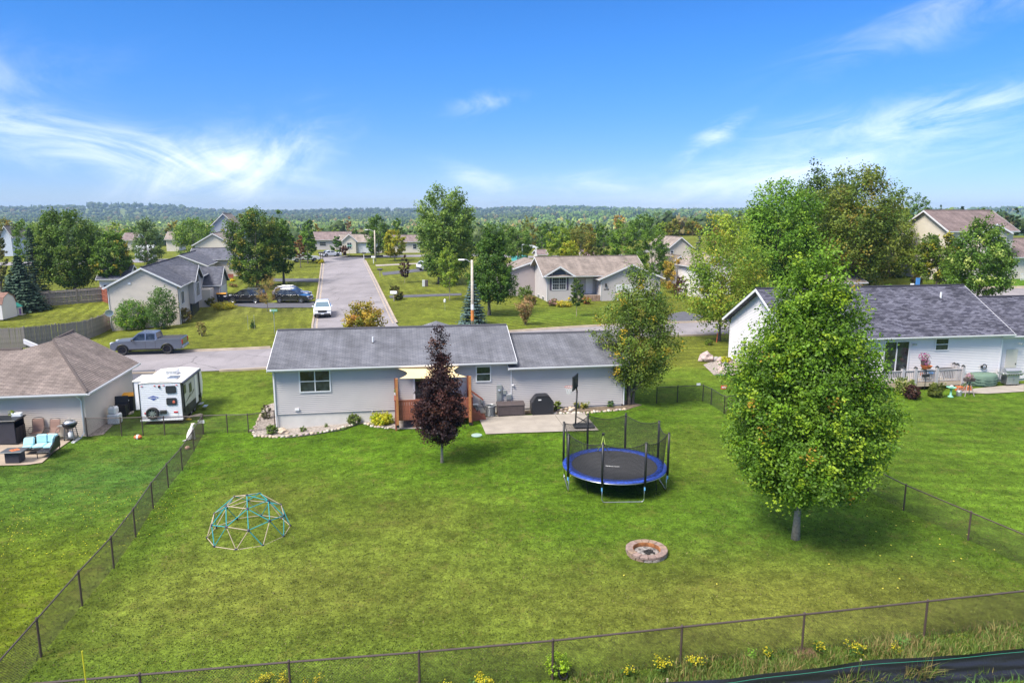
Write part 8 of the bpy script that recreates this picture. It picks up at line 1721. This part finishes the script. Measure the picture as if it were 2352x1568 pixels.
# ladder flower stand, birdbath, can, terracotta box
x, y = G(2230, 912); fl = thing('ladder_planter', 'small weathered A frame stand holding a planter with pink flowers', 'planter', (x, y + .25, gzf(x, y)), .1)
for s_, yy in ((-1, -.1), (1, -.1), (-1, .4), (1, .4)): MB().tube([(s_ * .34, yy if yy < 0 else yy, 0), (s_ * .06, .12, 1.02)], .035, 4).build('stand_leg', 'weathered_wood', fl)
MB().bbox(-.34, .34, -.05, .25, 1.0, 1.22, .02).build('planter_box', 'resin_brown', fl); flower_ball(fl, np.array([0, .1, 1.32]), .26, (.55, .30, .38), n=300, seed=8)
x, y = G(2185, 912); bbh = thing('bird_bath', 'mint green pedestal bird bath near the white house deck', 'bird bath', (x, y + .1, gzf(x, y))); MB().lathe([(.20, 0), (.16, .05), (.07, .12), (.06, .5), (.12, .58), (.30, .64), (.31, .67), (.26, .65), (.02, .62)], 18).build('basin', mat('mint_green', (.22, .50, .36), .5), bbh, True); MB().blob((.0, 0, .72), (.16, .06, .06), 2).build('bird_figure', 'sign_white', bbh)
x, y = G(2204, 909); wcn = thing('watering_can', 'grey metal watering can beside the bird bath', 'watering can', (x, y + .1, gzf(x, y))); MB().lathe([(.17, 0), (.17, .30), (.12, .36), (.11, .36)], 16).build('can_body', 'galvanised', wcn); MB().tube([(.15, 0, .1), (.38, 0, .42)], .02, 6).build('spout', 'galvanised', wcn); MB().tube([(-.14, 0, .33), (-.05, 0, .52), (.1, 0, .5), (.12, 0, .36)], .014, 6).build('can_handle', 'galvanised', wcn)
x, y = G(2223, 901); tbx = thing('terracotta_trough', 'long terracotta trough behind the A frame stand', 'planter', (x, y + .5, gzf(x, y)), .13); MB().prism([(-.16, 0), (.16, 0), (.2, .3), (-.2, .3)], -.5, .5, 'x').build('trough', 'terracotta', tbx); flower_ball(tbx, np.array([0, 0, .36]), .2, (.10, .18, .04), n=160, seed=12)
hrl = thing('wall_hose_reel', 'black hose coiled on the white house wall', 'hose', Rf.W(Rf.onv(2257, 841)[0], -.12, Rf.onv(2257, 841)[1]), Rf.a); MB().tube([(.17 * math.cos(a * .5), -.0 - a * .0015, .17 * math.sin(a * .5)) for a in range(50)], .02, 6).build('hose', 'black_rubber', hrl); MB().bbox(-.25, -.12, -.05, .05, -.08, .08, .02).build('bracket', 'black_plastic', hrl)

# ------------------------------------------------------------------ tan house patio
def onp(px, py): x, y = G(px, py); return x, y
cb_x, cb_y = onp(15, 1026); cbt = thing('storage_cabinet', 'black wicker look storage bar at the left edge of the patio', 'cabinet', (cb_x - .15, cb_y + .75, gzf(cb_x, cb_y) + .05), math.radians(9)); cw_ = .62
MB().box(-1.1, .48, -.55, .55, 0, .08).build('plinth', 'cover_black', cbt); MB().box(-1.1, -1.04, -.55, .55, .08, 1.28).build('side_panel', 'cover_black', cbt); MB().box(-1.04, .42, -.55, -.49, .08, 1.28).build('front_panel', mat('wicker_dark', (.035, .033, .045), .7, bump=.6, bscale=40), cbt); MB().box(-1.04, .42, .49, .55, .08, 1.28).build('back_panel', 'cover_black', cbt); MB().bbox(-1.16, .54, -.62, .62, 1.28, 1.36, .02).build('counter_top', 'cover_black', cbt)
for k, (a, c) in enumerate(((-.49, -.12), (-.08, .20), (.24, .49))): MB().box(.42, .47, a, c, .10, .88).build('cupboard_door', 'cover_black', cbt)
bxp = thing('planter_box', 'white flower box with wilted green plants on the black cabinet', 'planter', tuple(Vector(cbt.location) + Vector((.05, .25, 1.36))), math.radians(9)); MB().bbox(-.1, .42, -.12, .12, 0, .22, .03).build('box', 'sign_white', bxp); flower_ball(bxp, np.array([-.1, 0, .2]), .18, (.30, .34, .08), n=120, seed=30)
def sling_chair(label, px, py, rz):
    x, y = onp(px, py); r = thing('sling_chair', label, 'chair', (x, y, gzf(x, y) + .05), rz, 'swivel sling chairs by the tan wall'); mat('sling_brown', (.23, .14, .11), .7); mat('frame_brown', (.10, .07, .06), .45)
    b = MB(); pts_ = [(-.30, .38), (-.1, .40), (.2, .37), (.30, .60), (.38, .95), (.42, 1.05)]
    for i in range(len(pts_) - 1): (a, z0_), (c, z1_) = pts_[i], pts_[i + 1]; b.add([(-.26, a, z0_), (.26, a, z0_), (.26, c, z1_), (-.26, c, z1_), (-.26, a, z0_ - .015), (.26, a, z0_ - .015), (.26, c, z1_ - .015), (-.26, c, z1_ - .015)], [(0, 1, 2, 3), (7, 6, 5, 4), (0, 4, 5, 1), (2, 6, 7, 3), (1, 5, 6, 2), (3, 7, 4, 0)])
    b.build('sling', 'sling_brown', r)
    for s_ in (-1, 1): MB().tube([(s_ * .28, p[0], p[1]) for p in pts_], .016, 6).build('side_frame', 'frame_brown', r); MB().tube([(s_ * .28, .28, .62), (s_ * .36, .05, .66), (s_ * .36, -.25, .62), (s_ * .36, -.33, .50), (s_ * .28, -.28, .38)], .016, 6).build('armrest', 'frame_brown', r)
    MB().tube([(-.28, .42, 1.05), (-.15, .43, 1.10), (0, .43, 1.12), (.15, .43, 1.10), (.28, .42, 1.05)], .016, 6).build('top_bar', 'frame_brown', r); MB().cyl(0, 0, .06, .38, .04, 10).build('swivel_column', 'frame_brown', r); MB().tube([(.27 * math.cos(a * PI / 10), .27 * math.sin(a * PI / 10), .02) for a in range(21)], .016, 6).build('base_ring', 'frame_brown', r)
    for k in range(4): a = k * PI / 2 + .5; MB().tube([(.27 * math.cos(a), .27 * math.sin(a), .02), (0, 0, .1)], .014, 5).build('base_spoke', 'frame_brown', r)
sling_chair('left brown sling chair against the tan house wall', 88, 1009, .35); sling_chair('right brown sling chair next to the round grill', 122, 1011, .05)
x, y = onp(158, 1014); kg = thing('kettle_grill', 'round barbecue with silver lid on a cart at the tan house', 'grill', (x, y + .25, gzf(x, y) + .05), .1)
MB().lathe([(.02, .64), (.22, .68), (.34, .80), (.37, .90), (.36, .92)], 24).build('bowl', 'cover_black', kg, True); MB().lathe([(.385, .905), (.39, .94), (.34, .95)], 24).build('lid_rim', 'cover_black', kg); MB().lathe([(.36, .945), (.30, 1.06), (.16, 1.15), (.02, 1.17)], 24).build('lid', 'steel', kg, True); MB().tube([(-.06, 0, 1.17), (-.05, 0, 1.25), (.05, 0, 1.25), (.06, 0, 1.17)], .015, 6).build('lid_handle', 'stone_pale', kg)
for a, b2 in ((-.25, -.22), (.25, -.22), (-.25, .22), (.25, .22)): MB().tube([(a * 1.1, b2, .05), (a * .8, b2 * .8, .74)], .025, 5).build('cart_leg', 'ac_dark', kg)
MB().box(-.30, .30, -.24, .24, .10, .13).build('cart_shelf', 'ac_dark', kg); MB().lathe([(.13, .14), (.14, .2), (.14, .40), (.08, .46), (.03, .5)], 16).build('gas_bottle', 'sign_white', kg, True); MB().box(-.62, -.34, -.16, .16, .80, .83).build('side_shelf', 'galvanised', kg)
for s_ in (-1, 1): MB().lathe([(.05, -.02), (.05, .02)], 10, axis='x').build('caster', 'black_rubber', kg).location = (s_ * .26, -.22, .05)
# corner sofa
x, y = onp(82, 1052); sf = thing('corner_sofa', 'black wicker corner sofa with pale blue cushions on the patio', 'sofa', (x, y + .55, gzf(x, y) + .05), math.radians(12)); mat('cushion_blue', (.33, .56, .60), .8, var=.05, scale=3)
MB().bbox(-.95, .62, -.10, .62, .22, .34, .02).build('seat_frame', 'cover_black', sf); MB().bbox(-.95, .62, .56, .64, .22, .82, .02).build('back_frame', 'cover_black', sf)
MB().prism([(-.75, .22), (.62, .22), (.64, .80), (.30, .82), (-.15, .60), (-.70, .40)], .60, .67, 'x').build('side_wicker', 'cover_black', sf); MB().bbox(.02, .60, -.72, -.12, .24, .31, .01).build('seat_slats', 'cover_black', sf)
for k in range(6): MB().box(.04, .58, -.70 + k * .1, -.655 + k * .1, .31, .335).build('slat', 'wicker_dark', sf)
for a, c in ((-.92, -.08), (.60, -.70), (.04, -.70), (.62, .60), (-.92, .58)): MB().tube([(a, c, 0), (a, c, .24)], .022, 5).build('leg', 'cover_black', sf)
for nm_, bx in (('seat_cushion', (-.42, .14, -.12, .50, .34, .48)), ('seat_cushion', (.16, .56, -.28, .48, .34, .48))): MB().bbox(*bx, .05).build(nm_, 'cushion_blue', sf, False)
for (cx_, cy_, rz_, ry_) in ((-.14, .50, 0, .18), (.36, .50, -.2, .18), (.50, .12, -PI / 2 + .2, .18)): o = MB().bbox(-.27, .27, -.07, .07, 0, .48, .06).build('back_cushion', 'cushion_blue', sf); o.location = (cx_, cy_, .44); o.rotation_euler = (-ry_, 0, rz_)
o = MB().bbox(-.26, .26, -.07, .07, 0, .46, .06).build('loose_cushion', 'cushion_blue', sf); o.location = (-.72, .30, .40); o.rotation_euler = (-.6, 0, .1)
o = MB().bbox(-.24, .24, -.24, .24, 0, .12, .05).build('loose_cushion', 'cushion_blue', sf); o.location = (-.70, .1, .34)
x, y = onp(28, 1066); ft = thing('fire_table', 'square dark fire table with orange flame glass on the patio', 'fire table', (x, y + .3, gzf(x, y) + .05), math.radians(8)); MB().bbox(-.36, .32, -.30, .30, 0, .56, .02).build('pedestal', 'wicker_dark', ft); MB().bbox(-.56, .52, -.42, .42, .56, .61, .015).build('table_top', 'ac_dark', ft); MB().lathe([(.28, .612), (.02, .618)], 4).build('burner_tray', mat('ember_glass', (.45, .13, .04), .4, var=.7, scale=14), ft)
# things between house and trailer
x, y = G(262, 973); bw_ = thing('plastic_storage', 'white plastic toy bins stacked at the tan house side wall', 'storage bins', (x, y + .1, gzf(x, y)), .1); MB().bbox(-.32, .36, -.3, .3, 0, .62, .06).build('lower_bin', 'sign_white', bw_); MB().bbox(-.28, .2, -.25, .3, .62, 1.05, .08).build('upper_bin', 'sign_white', bw_); MB().tube([(-.15, -.2, 1.05), (-.15, -.2, 1.14), (.08, -.2, 1.14), (.08, -.2, 1.05)], .02, 5).build('bin_handle', 'galvanised', bw_)
x, y = G(277, 956); bk_ = thing('black_box', 'black box standing at the tan house side wall', 'box', (x, y + .2, gzf(x, y)), .1); MB().bbox(-.35, .35, -.3, .4, 0, .75, .03).build('box_body', 'cover_black', bk_); o = MB().bbox(-.45, .40, -.05, .0, .4, 1.25, .02).build('leaning_panel', 'cover_black', bk_); o.rotation_euler = (-.15, 0, .2); MB().tube([(-.3, -.3, .1), (0, -.35, .25), (.3, -.3, .1)], .02, 5).build('box_handle', 'black_plastic', bk_)
stones('tan rock at the bins beside the tan house', [(292, 953), (300, 950)], 3, .16, SM, 21, 'rocks by the bins')
x, y = G(317.5, 1008); bl = thing('toy_ball', 'orange and white football lying on the left lawn', 'ball', (x, y, gzf(x, y) + .12)); MB().blob((0, 0, 0), (.24, .15, .14), 1, 2, 0).build('shell', mat('ball_orange', (.60, .15, .05), .6), bl, True); MB().lathe([(.146, -.05), (.150, .05)], 14, axis='x').build('stripe', 'sign_white', bl)
x, y = G(431, 1032); bl = MB().blob((0, 0, .1), (.14, .13, .11), 1, 2, 0).build('toy_ball', mat('ball_peach', (.62, .36, .26), .6), None, True); place(bl, x, y); tag(bl, 'small peach coloured ball beyond the left fence', 'ball')
x, y = G(432.5, 965); bl = MB().blob((0, 0, .06), (.22, .10, .07), 4, 2, .1).build('wheel_chock', mat('chock_yellow', (.75, .50, .02), .5), None, True); place(bl, x, y); tag(bl, 'yellow wheel chock on the grass behind the trailer', 'wheel chock')
x, y = G(446, 955); bd_ = MB().box(-.5, .5, -.16, .16, 0, .04).build('wooden_plank', 'stone_tan'); place(bd_, x, y); bd_.rotation_euler = (0, 0, .9); tag(bd_, 'tan plank lying on the grass right of the trailer', 'plank')
for px_, lab in ((589 - 4, 'left thin stake beside the young evergreen'), (567 + 3, 'right thin stake beside the young evergreen')):
    x, y = G(px_, 756); o = MB().cyl(0, 0, 0, 1.5, .02, 5).build('garden_stake', 'galvanised'); place(o, x, y); tag(o, 'left thin stake beside the young evergreen' if px_ == 570 else 'right thin stake beside the young evergreen', 'stake')
x, y = G(1652 - 6, 786); mk = MB().tube([(0, 0, 0), (.05, 0, .9)], .04, 6).build('marker_post', mat('marker_orange', (.65, .12, .05), .6)); place(mk, x, y); tag(mk, 'orange and white marker post in front of the airy tree trunk', 'marker post')
hy = MB().lathe([(.18, 0), (.16, .55), (.22, .6), (.12, .8)], 10).build('fire_hydrant', 'ball_orange'); place(hy, *G(1025, 621)); tag(hy, 'orange hydrant on the lawn right of the far street', 'hydrant')

# ------------------------------------------------------------------ white dog
x, y = G(436.5, 1010); dg = thing('dog', 'white dog sitting at the left fence looking away', 'dog', (x, y, gzf(x, y)), math.radians(62))
sk = [((0, 0, .16), .16), ((.02, 0, .34), .155), ((.10, 0, .52), .135), ((.17, 0, .66), .10), ((.22, 0, .78), .085), ((.27, 0, .86), .095), ((.36, 0, .85), .065), ((.44, 0, .83), .038),
      ((.22, .075, .46), .062), ((.25, .08, .24), .042), ((.26, .08, .05), .036), ((.32, .08, .03), .036), ((.22, -.075, .46), .062), ((.25, -.08, .24), .042), ((.26, -.08, .05), .036), ((.32, -.08, .03), .036),
      ((.04, .13, .17), .11), ((.16, .16, .12), .07), ((.10, .15, .04), .045), ((.26, .15, .03), .035), ((.04, -.13, .17), .11), ((.16, -.16, .12), .07), ((.10, -.15, .04), .045), ((.26, -.15, .03), .035),
      ((-.16, .02, .06), .045), ((-.30, .06, .04), .035), ((-.40, .12, .04), .018)]
eg = [(0, 1), (1, 2), (2, 3), (3, 4), (4, 5), (5, 6), (6, 7), (2, 8), (8, 9), (9, 10), (10, 11), (2, 12), (12, 13), (13, 14), (14, 15), (0, 16), (16, 17), (17, 18), (18, 19), (0, 20), (20, 21), (21, 22), (22, 23), (0, 24), (24, 25), (25, 26)]
me = bpy.data.meshes.new('body'); me.from_pydata([p for p, _ in sk], eg, []); ob = link('body', me, dg); me.materials.append(mat('white_fur', (.70, .66, .62), .9, bump=.3, bscale=30))
md = ob.modifiers.new('s', 'SKIN'); sub = ob.modifiers.new('b', 'SUBSURF'); sub.levels = sub.render_levels = 1
for i, (_, r_) in enumerate(sk): me.skin_vertices[0].data[i].radius = (r_, r_)
me.skin_vertices[0].data[0].use_root = True
for s_ in (-1, 1):
    MB().blob((.24, s_ * .095, .86), (.035, .02, .075), 2, 1, .1).build('ear', mat('cream_fur', (.60, .50, .40), .9), dg, True); MB().blob((.345, s_ * .045, .885), (.012, .012, .012), 1, 1, 0).build('eye', 'black_plastic', dg)
MB().blob((.475, 0, .84), (.018, .02, .015), 1, 1, 0).build('nose', 'black_plastic', dg)

# ------------------------------------------------------------------ air between here and the hills
hm = bpy.data.materials.new('haze_air'); hm.use_nodes = True; t = hm.node_tree
for n in list(t.nodes): t.nodes.remove(n)
ou = nd('ShaderNodeOutputMaterial', t); pvn = nd('ShaderNodeVolumePrincipled', t); pvn.inputs['Color'].default_value = (.50, .72, 1.0, 1); pvn.inputs['Density'].default_value = .00014; pvn.inputs['Anisotropy'].default_value = .2
t.links.new(pvn.outputs[0], ou.inputs['Volume']); MC['haze_air'] = hm
hz = MB().box(-4700, 4700, -90, 5290, -45, 62).build('haze', 'haze_air'); tag(hz, 'thin blue summer haze over the valley and the hills', 'haze', kind='stuff')
for o in bpy.data.objects:
    if o.name.split('.')[0] in ('flowers', 'leaves', 'plant', 'straw'): o['kind'] = 'stuff'
n_o = len(bpy.data.objects); print('objects', n_o, 'tris', sum(sum(len(p.vertices) - 2 for p in m.polygons) if len(m.polygons) < 60000 else len(m.polygons) * 2 for m in bpy.data.meshes))
